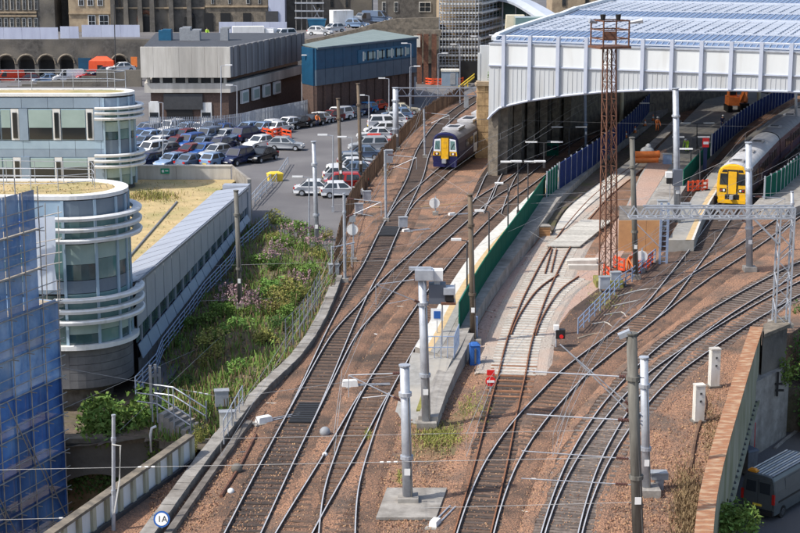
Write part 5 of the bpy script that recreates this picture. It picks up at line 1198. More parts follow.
def front_end(root, c, kind):
    F = [(1.24, .5), (1.36, .9), (1.39, 1.6), (1.36, 2.55), (1.28, 3.0), (1.12, 3.3), (.82, 3.52), (.4, 3.66), (-.4, 3.66), (-.82, 3.52), (-1.12, 3.3), (-1.28, 3.0), (-1.36, 2.55), (-1.39, 1.6), (-1.36, .9), (-1.24, .5)]
    b = MB(); n = len(F); f0 = [c.P(.0, y, z) for y, z in F]; f1 = [c.P(-.22, y * .93, .5 + (z - .5) * .965) for y, z in F]
    b.add(f0 + f1, [(j, (j + 1) % n, n + (j + 1) % n, n + j) for j in range(n)] + [tuple(range(n, 2 * n))])
    if kind == 'y':
        put('cab_front', b, 'yellow', root)
        for sg in (-1, 1):
            w_ = quadpart(root, 'cab_window', c, -.22, [(.48 * sg, 1.85), (1.12 * sg, 1.85), (1.08 * sg, 2.85), (.48 * sg, 2.85)], 'glass_dark', .03)
            b = MB(); b.bar(c.P(-.28, .6 * sg, 1.9), c.P(-.28, .95 * sg, 2.45), .03, .03); put('wiper', b, 'black', w_)
            h = quadpart(root, 'lamp_panel', c, -.22, [(.55 * sg, 1.2), (1.1 * sg, 1.2), (1.1 * sg, 1.5), (.55 * sg, 1.5)], 'black', .03)
            b = MB(); b.tube(c.P(-.24, .72 * sg, 1.35), c.P(-.30, .72 * sg, 1.35), .10, 10); put('headlight', b, 'headlight', h)
            b = MB(); b.tube(c.P(-.24, .96 * sg, 1.35), c.P(-.30, .96 * sg, 1.35), .07, 8); put('tail_light', b, 'taillight', h)
        quadpart(root, 'gangway_surround', c, -.22, [(-.46, 1.0), (.46, 1.0), (.46, 3.2), (-.46, 3.2)], 'black', .06)
        g_ = quadpart(root, 'gangway_door', c, -.28, [(-.36, 1.05), (.36, 1.05), (.36, 3.05), (-.36, 3.05)], 'yellow', .06)
        quadpart(root, 'destination_panel', c, -.215, [(-.95, 2.98), (-.5, 2.98), (-.5, 3.2), (-.85, 3.2)], 'black', .03); quadpart(root, 'destination_panel', c, -.215, [(.95, 2.98), (.5, 2.98), (.5, 3.2), (.85, 3.2)], 'black', .03)
        quadpart(root, 'coupler_recess', c, -.22, [(-.62, .55), (.62, .55), (.62, 1.0), (-.62, 1.0)], 'black', .03)
        b = MB(); b.bar(c.P(-.2, 0, .8), c.P(-.62, 0, .8), .32, .28); b.box(c.P(-.62, 0, .62), (.4, .3, .36), math.atan2(c.d.y, c.d.x)); put('coupler', b, 'box_grey', root)
        b = MB(); b.slab([c.P(-.24, -1.2, .2), c.P(-.24, 1.2, .2), c.P(-.24, 1.25, .52), c.P(-.24, -1.25, .52)], -c.d, .08); put('snowplough', b, 'yellow', root)
    else:
        put('cab_front', b, 'train_navy', root)
        for sg in (-1, 1):
            w_ = quadpart(root, 'cab_window', c, -.22, [(.46 * sg, 1.75), (1.2 * sg, 1.75), (1.1 * sg, 2.95), (.46 * sg, 3.05)], 'train_white', .03)
            quadpart(root, 'windscreen', c, -.25, [(.55 * sg, 1.95), (1.08 * sg, 1.95), (1.0 * sg, 2.8), (.55 * sg, 2.85)], 'glass_green', .02)
            quadpart(root, 'yellow_corner', c, -.22, [(.46 * sg, 1.3), (1.27 * sg, 1.3), (1.22 * sg, 1.72), (.46 * sg, 1.72)], 'yellow', .03)
            b = MB(); b.tube(c.P(-.24, .85 * sg, 1.5), c.P(-.30, .85 * sg, 1.5), .11, 10); put('headlight', b, 'headlight', root)
        quadpart(root, 'gangway_surround', c, -.22, [(-.44, .95), (.44, .95), (.44, 3.2), (-.44, 3.2)], 'black', .06)
        quadpart(root, 'gangway_door', c, -.28, [(-.38, 1.0), (.38, 1.0), (.38, 3.12), (-.38, 3.12)], 'yellow', .06)
        for sg in (-1, 1):
            b = MB(); b.bar(c.P(-.29, .62 * sg, 2.0), c.P(-.29, .95 * sg, 2.6), .035, .03); put('wiper', b, 'black', root)
            quadpart(root, 'lamp_panel', c, -.26, [(.62 * sg, 1.38), (1.1 * sg, 1.38), (1.1 * sg, 1.62), (.62 * sg, 1.62)], 'black', .02)
            b = MB(); b.tube(c.P(-.27, 1.0 * sg, 1.5), c.P(-.33, 1.0 * sg, 1.5), .06, 8); put('tail_light', b, 'taillight', root)
        quadpart(root, 'door_window', c, -.34, [(-.2, 2.1), (.2, 2.1), (.2, 2.75), (-.2, 2.75)], 'yellow', .02)
        quadpart(root, 'destination_panel', c, -.22, [(-.9, 3.12), (.9, 3.12), (.75, 3.35), (-.75, 3.35)], 'black', .03)
        b = MB(); b.bar(c.P(-.2, 0, .78), c.P(-.75, 0, .78), .42, .4); put('coupler', b, 'box_grey', root)
        b = MB(); b.slab([c.P(-.2, -1.2, .15), c.P(-.2, 1.2, .15), c.P(-.2, 1.25, .6), c.P(-.2, -1.25, .6)], -c.d, .1); put('skirt', b, 'train_navy', root)
mid = tT[3]; i0 = nearest(mid, G(441, 167.5, .2)); zr = .22
t = thing('passenger_train', 'dark purple passenger train with yellow front door beside the stone pillar', 'train', mid[i0])
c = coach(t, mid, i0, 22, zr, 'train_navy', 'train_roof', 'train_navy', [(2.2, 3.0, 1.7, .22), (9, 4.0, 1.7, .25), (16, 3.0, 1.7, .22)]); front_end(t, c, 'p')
c = coach(t, mid, c.i1, 22, zr, 'train_navy', 'train_roof', 'train_white', [(3, 3.0, 1.7, .22), (12, 4.0, 1.7, .25)])
mid = tY[3]; i0 = nearest(mid, G(731.5, 205, .2))
t = thing('passenger_train', 'maroon passenger train with bright yellow front at the right hand platform', 'train', mid[i0])
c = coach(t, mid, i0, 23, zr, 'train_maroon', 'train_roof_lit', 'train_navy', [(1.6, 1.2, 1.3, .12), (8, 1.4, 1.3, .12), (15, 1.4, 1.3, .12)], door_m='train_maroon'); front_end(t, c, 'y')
c = coach(t, mid, c.i1, 23, zr, 'train_maroon', 'train_roof', 'train_navy', [(4, 1.4, 1.3, .12), (15, 1.4, 1.3, .12)], door_m='train_maroon')
c = coach(t, mid, c.i1, 23, zr, 'train_maroon', 'train_roof', 'train_navy', [(4, 1.4, 1.3, .12)], door_m='train_maroon')
# ================================================================== ROAD VEHICLES
def car_proto(kind):
    S = dict(hatch=(4.0, 1.72, 1.47, -1.95, -.95, -.15, 1.25, 1.85), saloon=(4.5, 1.78, 1.43, -2.2, -1.0, -.2, 1.0, 1.75), suv=(4.5, 1.84, 1.72, -2.2, -1.2, -.55, 1.75, 2.15), van=(5.0, 1.92, 1.95, -2.45, -1.75, -1.0, 2.3, 2.42))[kind]
    L, Wd, H, xf, xw, xr0, xr1, xb = S; hx = L / 2; belt = H * .62 if kind != 'van' else H * .56; hood = belt * .92; w = Wd / 2
    parts = []
    side = [(-hx, .30), (-hx - .04, .52), (-hx + .06, hood * .78), (-hx + .35, hood * .93), (xw, hood), (xw + .1, belt), (xb, belt), (hx - .03, belt * .92), (hx, .55), (hx - .05, .28)]
    st = [(-hx, .72), (-hx + .18, .88), (-hx + .55, .98), (0, 1.0), (hx - .5, .98), (hx - .12, .9), (hx, .78)]
    def wf(x):
        for (a, c), (d, e) in zip(st, st[1:]):
            if x <= d: return c + (e - c) * max(0, (x - a)) / (d - a)
        return st[-1][1]
    b = MB(); n = len(side); vs = []
    for sg in (-1, 1):
        for x, z in side: vs.append((x, sg * w * wf(x) * (1 if z < hood * .85 else .95), z))
    fs = [tuple(range(n)), tuple(range(2 * n - 1, n - 1, -1))] + [(j, (j + 1) % n, n + (j + 1) % n, n + j) for j in range(n)]
    b.add(vs, fs)
    # greenhouse
    wb, wt = w * .93, w * (.74 if kind != 'van' else .86)
    gh = [(xw, belt - .02, wb * .95), (xb, belt - .02, wb * .95), (xr1, H, wt), (xr0, H, wt)]
    b.add([(x, -y, z) for x, z, y in gh] + [(x, y, z) for x, z, y in gh], [(0, 1, 2, 3), (7, 6, 5, 4), (3, 2, 6, 7), (0, 3, 7, 4), (1, 5, 6, 2)])
    b.box(((xr0 + xr1) / 2, 0, H - .02), (xr1 - xr0 - .1, wt * 1.7, .05))
    parts.append(('body', b.mesh('body', 'car_paint')))
    def q(nm, pts, m_='car_glass', off=.015):
        v = [Vector(p) for p in pts]; nrm = (v[1] - v[0]).cross(v[2] - v[0]).normalized(); cc = sum(v, Vector()) / len(v)
        if nrm.dot(cc - Vector((.2, 0, belt))) < 0: nrm = -nrm
        bb = MB(); bb.slab([p - nrm * .01 for p in v], nrm, off + .01); parts.append((nm, bb.mesh(nm, m_)))
    def lp(a, c, t): return tuple(a[i] + (c[i] - a[i]) * t for i in range(3))
    A = [(gh[i][0], -gh[i][2], gh[i][1]) for i in range(4)]; B = [(gh[i][0], gh[i][2], gh[i][1]) for i in range(4)]
    def inset(p, e=.08, f=.1):
        a, c, d, g = p
        return [lp(lp(a, c, e), lp(g, d, e), f), lp(lp(a, c, 1 - e), lp(g, d, 1 - e), f), lp(lp(a, c, 1 - e), lp(g, d, 1 - e), 1 - f), lp(lp(a, c, e), lp(g, d, e), 1 - f)]
    q('windscreen', inset([A[0], B[0], B[3], A[3]]))
    if kind != 'van': q('rear_window', inset([A[1], B[1], B[2], A[2]], .1, .14))
    for Z_ in (A, B):
        if kind == 'van': q('side_window', [lp(Z_[0], Z_[1], .06), lp(Z_[0], Z_[1], .3), lp(Z_[3], Z_[2], .16), lp(Z_[3], Z_[2], .04)])
        else:
            m0, m1 = lp(Z_[0], Z_[1], .47), lp(Z_[3], Z_[2], .45)
            q('side_window', inset([Z_[0], m0, m1, Z_[3]], .1, .12)); q('side_window', inset([m0, Z_[1], Z_[2], m1], .08, .12))
    for sg in (-1, 1):
        bb = MB(); bb.box((-hx + .12, sg * w * .66, hood * .66), (.16, .34, .15)); parts.append(('headlight', bb.mesh('headlight', 'headlight')))
        bb = MB(); bb.box((hx - .08, sg * w * .68, belt * .72), (.14, .26, .2)); parts.append(('tail_light', bb.mesh('tail_light', 'taillight')))
        bb = MB(); bb.box((xw + .35, sg * (w * .98 + .06), belt + .0), (.14, .16, .13)); parts.append(('mirror', bb.mesh('mirror', 'car_paint')))
    for nm, x in (('front_plate', -hx - .045), ('rear_plate', hx + .005)):
        bb = MB(); bb.box((x, 0, .42), (.03, .5, .11)); parts.append((nm, bb.mesh(nm, 'sign_white' if x < 0 else 'yellow_plain')))
    for sg in (-1, 1):
        bb = MB(); bb.box((sg * (hx - .03), 0, .3), (.14, Wd * .7, .1)); parts.append(('bumper_trim', bb.mesh('bumper_trim', 'black')))
    rw = .33 if kind in ('suv', 'van') else .30; wheels = []
    bb = MB(); bb.tube((0, -.1, 0), (0, .1, 0), rw, 14); bb.tube((0, -.108, 0), (0, .108, 0), rw * .62, 10, mi=1); wm = bb.mesh('wheel', ['rubber', 'galv'])
    for x in (-hx + .78, hx - .82):
        for sg in (-1, 1): wheels.append((x, sg * (w - .11), rw))
    return parts, wm, wheels
PROTO = {k: car_proto(k) for k in ('hatch', 'saloon', 'suv', 'van')}
CARN = [0]
PALETTE = dict(white=(.75, .76, .77), silver=(.42, .44, .46), grey=(.17, .18, .20), dark=(.022, .024, .03), navy=(.012, .02, .07), blue=(.03, .10, .33), lightblue=(.22, .32, .48), red=(.45, .02, .015), bright_red=(.62, .05, .02), maroon=(.14, .02, .025), black=(.012, .012, .014), green=(.04, .10, .07), bluegrey=(.12, .17, .26), cyan=(.05, .28, .60), cream=(.6, .55, .42))
def car(px, py, yaw, kind, colour, label, z=0.0, group='cars in the car park', Y=None, detail=True, cat=None):
    g = G(px, py, z) if Y is None else Vector((at(px, py, Y).x, Y, at(px, py, Y).z))
    nm = 'parked_van' if kind == 'van' else 'parked_car'
    r = thing(nm, label, cat or ('van' if kind == 'van' else 'car'), g, R(yaw), group)
    parts, wm, wheels = PROTO[kind]; col = (*PALETTE[colour], 1)
    for n_, me in parts:
        if not detail and n_ in ('mirror', 'front_plate', 'rear_plate', 'bumper_trim'): continue
        o = place(n_, me, r, (0, 0, 0)); o.color = col
    for p in wheels: place('wheel', wm, r, p)
    return r
# yaw 0: the bonnet points to the picture's left
NICE = {'dark': 'charcoal', 'lightblue': 'light blue', 'bluegrey': 'blue grey', 'cyan': 'bright blue', 'bright_red': 'bright red', 'navy': 'navy blue'}
KN = {'hatch': 'hatchback', 'saloon': 'saloon car', 'suv': 'estate car', 'van': 'van'}
ORD = ['first', 'second', 'third', 'fourth', 'fifth', 'sixth', 'seventh', 'eighth', 'ninth', 'tenth', 'eleventh', 'twelfth', 'thirteenth', 'fourteenth', 'fifteenth', 'sixteenth', 'seventeenth', 'eighteenth']
rows_ = [
 ('in the row behind the concrete wall', 58, [(147, 167, 'hatch', 'navy'), (171, 167.5, 'hatch', 'lightblue'), (193, 167, 'saloon', 'bluegrey'), (216, 166, 'hatch', 'lightblue')]),
 ('in the second row of cars', 55, [(152, 157, 'suv', 'white'), (165, 156.5, 'hatch', 'grey'), (190, 157, 'saloon', 'maroon'), (216, 158, 'hatch', 'silver'), (203, 157, 'hatch', 'blue')]),
 ('in the third row of cars', 55, [(144, 149, 'hatch', 'bluegrey'), (158, 149.5, 'hatch', 'white'), (176, 150, 'hatch', 'maroon'), (190, 149, 'suv', 'blue'), (207, 149, 'saloon', 'bluegrey'), (225, 150, 'hatch', 'navy'), (259, 148.5, 'hatch', 'white')]),
 ('in the fourth row of cars', 55, [(143, 141.5, 'hatch', 'blue'), (155, 142, 'saloon', 'lightblue'), (168, 142.5, 'hatch', 'bluegrey'), (184, 142, 'hatch', 'maroon'), (208, 142.5, 'suv', 'bluegrey'), (224, 142, 'hatch', 'silver'), (249, 141, 'suv', 'navy'), (238, 142, 'hatch', 'bluegrey')]),
 ('in the fifth row of cars', 55, [(146, 135, 'hatch', 'bluegrey'), (157, 135, 'hatch', 'grey'), (171, 134.5, 'suv', 'white'), (186, 135, 'hatch', 'lightblue'), (200, 135, 'hatch', 'white'), (213, 135.5, 'suv', 'bluegrey'), (228, 135, 'hatch', 'blue'), (247, 134.5, 'hatch', 'lightblue'), (265, 134, 'hatch', 'white'), (280, 133, 'hatch', 'white')]),
]
for where, yaw, L in rows_:
    L.sort()
    for i, (a, c_, k, cl) in enumerate(L):
        car(a, c_, yaw + rnd.uniform(-5, 5) + (180 if rnd.random() < .3 else 0), k, cl, '%s %s %s, %s from the left' % (NICE.get(cl, cl), KN[k], where, ORD[i]))
car(238, 164, 62, 'suv', 'navy', 'large navy people carrier at the front edge of the car park')
car(262, 161, 62, 'saloon', 'black', 'black saloon car parked next to the large navy people carrier')
car(286, 150, 172, 'hatch', 'silver', 'pale silver hatchback driving across the open car park', cat='car')
back = [(262, 134.5, 'hatch', 'lightblue'), (276, 131, 'hatch', 'white'), (287, 129.5, 'hatch', 'white'), (299, 128, 'saloon', 'black'), (312, 126, 'hatch', 'dark'), (322, 123.5, 'hatch', 'white'), (331, 122, 'hatch', 'maroon'), (338, 120.5, 'suv', 'white'), (345, 118.5, 'hatch', 'grey'), (351, 117, 'hatch', 'lightblue'), (358, 115.5, 'hatch', 'navy'), (365, 113.5, 'hatch', 'cyan'), (374, 110.5, 'saloon', 'bright_red'), (382, 107.5, 'hatch', 'bluegrey'), (389, 105.5, 'suv', 'red')]
for i, (a, c_, k, cl) in enumerate(back): car(a, c_, 52 + rnd.uniform(-6, 6) + (180 if i % 4 == 1 else 0), k, cl, '%s %s along the pale metal fence, %s from the left' % (NICE.get(cl, cl), KN[k], ORD[i]))
right = [(403, 114, 'saloon', 'cream'), (397, 119, 'hatch', 'lightblue'), (391, 124, 'hatch', 'white'), (386, 129, 'suv', 'white'), (381, 134.5, 'hatch', 'white'), (374, 140, 'hatch', 'white'), (379, 147, 'hatch', 'bright_red'), (369, 152, 'suv', 'silver'), (361, 159, 'saloon', 'bluegrey'), (356, 167, 'hatch', 'silver'), (349, 171.5, 'saloon', 'white'), (352, 176.5, 'hatch', 'bluegrey'), (343, 181, 'hatch', 'white'), (347, 186.5, 'hatch', 'dark'), (340, 191, 'suv', 'red'), (342, 197, 'hatch', 'white'), (318, 196, 'saloon', 'white')]
right = right[:-1]
for i, (a, c_, k, cl) in enumerate(right): car(a, c_, 5 + rnd.uniform(-7, 7) + (180 if i % 3 == 0 else 0), k, cl, '%s %s in the row beside the brown fence, %s from far end' % (NICE.get(cl, cl), KN[k], ORD[i]))
car(318, 195, 178, 'saloon', 'white', 'white saloon car at the near end of the fence row behind the weeds')
arches = [(9, 83, 'van', 'bright_red'), (28, 83, 'hatch', 'maroon'), (47, 83, 'saloon', 'lightblue'), (69, 82, 'van', 'white'), (89, 80, 'hatch', 'red'), (104, 76, 'hatch', 'navy'), (121, 71.5, 'saloon', 'white')]
for i, (a, c_, k, cl) in enumerate(arches): car(a, c_, 20 + rnd.uniform(-8, 8), k, cl, '%s %s parked in front of the stone arches, %s from the left' % (NICE.get(cl, cl), KN[k], ORD[i]), Y=254, group='cars by the arches')
upper = [(262, 41, 'van', 'white', 258), (283, 39.5, 'suv', 'white', 259), (277, 43, 'hatch', 'white', 256), (320, 35.5, 'hatch', 'white', 255), (333, 32.5, 'hatch', 'white', 257), (366, 25, 'van', 'grey', 262), (377, 23, 'van', 'bluegrey', 262), (357, 28, 'hatch', 'lightblue', 259)]
for i, (a, c_, k, cl, Y) in enumerate(sorted(upper)): car(a, c_, 160 if i % 2 else 35, k, cl, '%s %s on the upper street, %s from the left' % (NICE.get(cl, cl), KN[k], ORD[i]), Y=Y, group='vehicles on the upper street')
# box van with a tall white body
g = at(345, 29, 260); r = thing('box_van', 'tall white box van on the upper street in front of the dark tenement', 'van', g, R(200))
b = MB(); b.box((.6, 0, .7), (3.4, 2.1, 2.3)); put('box_body', b, 'white_paint', r, local=True); b = MB(); b.box((-1.9, 0, .4), (1.5, 1.9, 1.6), taper=.9); put('cab', b, 'white_paint', r, local=True)
b = MB(); b.box((-2.4, 0, 1.1), (.3, 1.6, .7)); put('windscreen', b, 'car_glass', r, local=True)
for x in (-1.7, 1.3):
    for y in (-.9, .9): b = MB(); b.tube((x, y - .12, .38), (x, y + .12, .38), .38, 12); put('wheel', b, 'rubber', r, local=True)
g = at(232, 40, 256); r = thing('box_van', 'long white box truck beside the brutalist building on the upper street', 'truck', (at(251, 40, 257).x, 257, at(251, 41.5, 257).z), R(8))
b = MB(); b.box((-.4, 0, .5), (5.0, 2.1, 1.9)); put('box_body', b, 'white_paint', r, local=True); b = MB(); b.box((2.9, 0, .4), (1.5, 1.9, 1.5), taper=.88); put('cab', b, 'white_paint', r, local=True)
b = MB(); b.box((3.5, 0, 1.1), (.35, 1.6, .6)); put('windscreen', b, 'car_glass', r, local=True)
for x in (-1.9, 2.6):
    for y in (-.9, .9): b = MB(); b.tube((x, y - .12, .36), (x, y + .12, .36), .36, 12); put('wheel', b, 'rubber', r, local=True)
# grey van on the street, rear towards us
pa, pb = G(741, 517, -6.0), G(773, 519, -6.0)
vg = (pa + pb) / 2; ang = R(50)
r = thing('grey_van', 'dark grey panel van seen from behind on the street under the bridge', 'van', (vg.x, vg.y, -6.0), ang)
Wv, Hv, Lv = 1.0, 2.45, 6.0
prof_v = [(-1, .35), (-1.0, 1.0), (-.97, 1.6), (-.88, 2.2), (-.78, 2.38), (-.5, 2.44), (.5, 2.44), (.78, 2.38), (.88, 2.2), (.97, 1.6), (1.0, 1.0), (1, .35)]
b = MB(); n = len(prof_v); st = [(0, .96), (.08, 1.0), (4.4, 1.0), (4.9, .97)]
vs = [(x, y * k, .35 + (z - .35) * (1 if k == 1 else .985)) for x, k in st for y, z in prof_v]
b.add(vs, [(i * n + j, i * n + (j + 1) % n, (i + 1) * n + (j + 1) % n, (i + 1) * n + j) for i in range(len(st) - 1) for j in range(n)] + [tuple(range(n)), tuple(range(3 * n, 4 * n))]); put('body', b, 'van_grey', r, local=True)
b = MB(); b.add([(4.9, -.95, .4), (6.0, -.85, .4), (6.05, -.85, 1.0), (5.5, -.85, 1.25), (4.9, -.8, 2.3), (4.9, .95, .4), (6.0, .85, .4), (6.05, .85, 1.0), (5.5, .85, 1.25), (4.9, .8, 2.3)], [(0, 1, 2, 3, 4), (9, 8, 7, 6, 5), (0, 5, 6, 1), (1, 6, 7, 2), (2, 7, 8, 3), (3, 8, 9, 4)]); put('bonnet', b, 'van_grey', r, local=True)
for sg in (-1, 1):
    b = MB(); y0_, y1_ = sorted((.02 * sg, .84 * sg)); b.slab([(-.005, y0_, .62), (-.005, y1_, .62), (-.005, y1_ * .93, 2.2), (-.005, y0_, 2.2)], (-1, 0, 0), .035); d_ = put('rear_door', b, 'van_grey', r, local=True)
    b = MB(); b.slab([(-.045, y0_ + (.1 if sg > 0 else .14), 1.45), (-.045, y1_ - (.14 if sg > 0 else .1), 1.45), (-.045, y1_ * .9 - (.1 if sg > 0 else .06), 2.05), (-.045, y0_ + (.1 if sg > 0 else .14), 2.05)], (-1, 0, 0), .015); put('rear_window', b, 'car_glass', d_, local=True)
    b = MB(); b.box((-.02, .9 * sg, .95), (.1, .15, .55)); put('tail_light', b, 'taillight', r, local=True)
    for x in (.95, 4.7): b = MB(); b.tube((x, sg * .80, .35), (x, sg * 1.0, .35), .36, 16); b.tube((x, sg * .80, .35), (x, sg * 1.01, .35), .2, 12, mi=1); put('wheel', b, ['rubber', 'dark_grey'], r, local=True)
    b = MB(); b.bar((.4, 1.005 * sg, 1.02), (4.7, 1.005 * sg, 1.02), .03, .1); put('side_moulding', b, 'black', r, local=True)
    b = MB(); b.slab([(1.2, .97 * sg, 1.5), (2.9, .97 * sg, 1.5), (2.9, .905 * sg, 2.1), (1.2, .905 * sg, 2.1)], (0, sg, .15), .02); put('side_panel', b, 'van_grey', r, local=True)
b = MB(); b.box((-.08, 0, .34), (.2, 1.9, .22)); put('bumper', b, 'black', r, local=True)
b = MB(); b.box((-.06, 0, .72), (.03, .52, .12)); put('number_plate', b, 'yellow_plain', r, local=True)
for k in range(8): y = -.7 + k * .2; b = MB(); b.bar((.15, y, 2.45), (4.6, y, 2.45), .07, .035); put('roof_rib', b, 'white_dirty' if k % 2 else 'galv', r, local=True)
b = MB(); b.box((.22, .45, 2.46), (.3, .5, .1)); b.box((.22, .45, 2.56), (.22, .4, .08), taper=.7); put('amber_beacon', b, 'plant_orange', r, local=True)
# wheelie bin and red post by the bridge wall
g = G(747.5, 474, -6.0); r = thing('wheelie_bin', 'dark wheeled bin between the grey van and the bridge wall', 'bin', g, .5)
b = MB(); b.box((0, 0, .1), (.62, .7, 1.35), taper=1.2); put('body', b, 'galv_dark', r, local=True); b = MB(); b.box((0, 0, 1.46), (.82, .92, .12), taper=.85); put('lid', b, 'box_slate', r, local=True)
for y in (-.25, .25): b = MB(); b.tube((.3, y - .04, .12), (.3, y + .04, .12), .12, 10); put('wheel', b, 'rubber', r, local=True)
g = G(751, 456, -6.0); r = thing('warning_post', 'red warning post standing behind the wheeled bin', 'post', g)
b = MB(); b.box((0, 0, 0), (.34, .2, 2.1)); put('post', b, 'sign_red', r, local=True); b = MB(); b.box((0, 0, 2.1), (.26, .16, .5), taper=.6); put('cap', b, 'sign_red', r, local=True)
# ================================================================== MASTS, SIGNALS, WIRES
def mast(label, px, py, tpx, tpy, r, m_, foot=None, r2=None, cat='mast', n=12, name='mast', bands=True, z=0.0):
    g = G(px, py, z); t_ = at(tpx, tpy, g.y); root = thing(name, label, cat, g); b = MB(); b.tube(g, (t_.x, t_.y, t_.z), r, n, r2 or r * .9); put('shaft', b, m_, root, smooth=n > 8)
    if foot: b = MB(); b.box((g.x, g.y, z), (foot, foot, .35)); put('foot', b, 'concrete', root)
    if bands:
        for f in (.34, .8): q = g.lerp(t_, f); b = MB(); b.tube(q - Vector((0, 0, .08)), q + Vector((0, 0, .08)), r * 1.25, n); put('collar', b, m_, root)
    b = MB(); b.tube(t_, t_ + Vector((0, 0, .06)), r * 1.1, n); put('cap', b, m_, root)
    if r > .15:
        q = g.lerp(t_, .22); b = MB(); b.box((q.x, q.y - r - .03, q.z), (r * 1.1, .02, .3)); put('number_plate', b, 'sign_white', root)
        b = MB(); b.pipe([Vector((g.x + r * .75, g.y - r * .8, g.z)), Vector((t_.x + r * .7, t_.y - r * .8, g.z + (t_.z - g.z) * .78))], .022, 4); put('earth_cable', b, 'wire_dark', root)
    return root, g, t_
def arm(root, p, q, nm='arm', r=.035, m_='galv', ins=True):
    r *= .75; b = MB(); b.tube(p, q, r, 6); o = put(nm, b, m_, root)
    if ins:
        c = Vector(p).lerp(Vector(q), .16); d = (Vector(q) - Vector(p)).normalized(); b = MB(); b.tube(c - d * .25, c + d * .25, r * 2.0, 8)
        for k in range(-2, 3): b.tube(c + d * (k * .1) - d * .02, c + d * (k * .1) + d * .02, r * 3.0, 8)
        put('insulator', b, 'insulator', root)
def cantilever(root, g, H, dirv, L, zoff=0.0):
    d = Vector(dirv).normalized(); z1, z2 = H - .3, H - 1.7
    p1, p2 = Vector((g.x, g.y, g.z + z1)), Vector((g.x, g.y, g.z + z2)); q = p1 + d * L + Vector((0, 0, -.2))
    arm(root, p1, q); arm(root, p2, q, 'strut'); e = q + Vector((0, 0, -1.0)); arm(root, p2 + d * L * .35 + Vector((0, 0, .35)), e - d * .6, 'registration_arm', .025, ins=False)
    b = MB(); b.tube(q, e, .018, 5); put('dropper', b, 'galv', root)
    return q, e
# mast on the concrete slab
m1 = mast('pale grey mast standing on a concrete slab at bottom centre', 408, 503, 404.5, 366, .235, 'galv', .9)
b = MB(); q = [G(376, 520, .04), G(436, 520, .04), G(447, 490, .04), G(387, 490, .04)]; b.slab(q, (0, 0, 1), .12); solo('mast_slab', b, 'concrete', 'weathered concrete slab under the pale mast at bottom centre', 'slab')
cantilever(m1[0], m1[1], (m1[2] - m1[1]).z, (-1, .12, 0), 2.6)
# mast carrying signal boxes
m2 = mast('tall grey mast beside the platform ramp carrying a signal box', 426.5, 427, 422, 272, .235, 'galv', 1.0)
g, t_ = m2[1], m2[2]
b = MB(); b.box((t_.x + .1, t_.y, t_.z - .35), (.9, .8, .5)); b.box((t_.x - .1, t_.y, t_.z + .1), (1.1, .25, .15)); put('head_fitting', b, 'galv', m2[0])
cantilever(m2[0], g, (t_ - g).z, (-1, -.25, 0), 2.6)
Ym = g.y
def bx(nm, pa, pb, ya, yb, Y, dep, m_, par):
    a_, c_ = at(pa, yb, Y), at(pb, ya, Y); b = MB(); b.box(((a_.x + c_.x) / 2, Y + dep / 2, a_.z), (c_.x - a_.x, dep, c_.z - a_.z)); return put(nm, b, m_, par)
sg = thing('signal_cabinet', 'dark rear of a signal cabinet with white box on top beside the tall mast', 'signal', at(437, 305, Ym))
bx('cabinet', 429, 446, 285, 304, Ym - .1, .8, 'box_slate', sg); bx('white_box', 431.5, 443, 271, 281, Ym - .1, .7, 'white_paint', sg); bx('bracket', 434, 440, 281, 286, Ym, .3, 'galv', sg)
s2 = thing('colour_light_signal', 'silver signal unit with dark front panel right of the slate cabinet', 'signal', at(450, 305, Ym))
bx('hood', 443.5, 455, 288.5, 295, Ym - .3, .8, 'galv', s2); bx('lens_panel', 445, 454, 295, 301, Ym - .25, .5, 'black', s2); bx('ladder_frame', 454.2, 455.3, 284, 304, Ym - .2, .1, 'galv', s2); bx('foot_plate', 441, 456, 303, 305, Ym - .3, 1.0, 'rust', s2)
bx('support_post', 441.5, 443, 295, 345, Ym + .1, .15, 'galv', s2)
# railing at the platform's end and small sign
railing('end_railing', 'green blue railings closing the near end of the narrow platform', [G(428, 358, .95), G(454, 358, .95), G(459, 345, .95)], 1.25, .35, 'galv_blue', 2, .03, pr=.022)
g = G(437, 333, .95); s_ = thing('platform_sign', 'white sign with a blue symbol near the platform end railings', 'sign', g); b = MB(); b.tube(g, g + Vector((0, 0, 1.0)), .03, 6); put('post', b, 'galv', s_); b = MB(); b.box((g.x, g.y, g.z + .75), (.75, .05, .75)); put('board', b, 'sign_white', s_); b = MB(); b.box((g.x, g.y - .04, g.z + .9), (.4, .03, .45)); put('symbol', b, 'sign_blue', s_)
# other masts
m3 = mast('tall pale mast in front of the yellow fronted train', 749.5, 271, 748.5, 143, .25, 'galv', .9)
cantilever(m8[0], m8[1], (m8[2] - m8[1]).z * .8, (1, -.1, 0), 2.2) if False else None
cantilever(m3[0], m3[1], (m3[2] - m3[1]).z * .55, (-1, .1, 0), 3.0); cantilever(m3[0], m3[1], (m3[2] - m3[1]).z * .62, (1, .1, 0), 2.4)
m4 = mast('pale grey mast at lower right beside the curved tracks', 646.5, 494, 644, 358, .2, 'galv', 1.1)
b = MB(); g = G(659, 489); b.box((g.x, g.y, .0), (.35, .35, .5)); b.box((g.x, g.y, .5), (.75, .4, .28)); b.box((g.x - .1, g.y, .78), (.9, .5, .06)); solo('junction_box', b, 'box_grey', 'grey junction box on a short post right of the pale mast', 'junction box')
m5 = mast('thick dark weathered mast in the foreground at lower right', 638.5, 548, 631.5, 334, .235, 'mast_grey_old', .9, bands=True)
g, t_ = m5[1], m5[2]; H5 = (t_ - g).z
b = MB(); b.bar(t_ + Vector((-.5, 0, -.1)), t_ + Vector((-.05, 0, .1)), .3, .2); put('bracket', b, 'galv', m5[0])
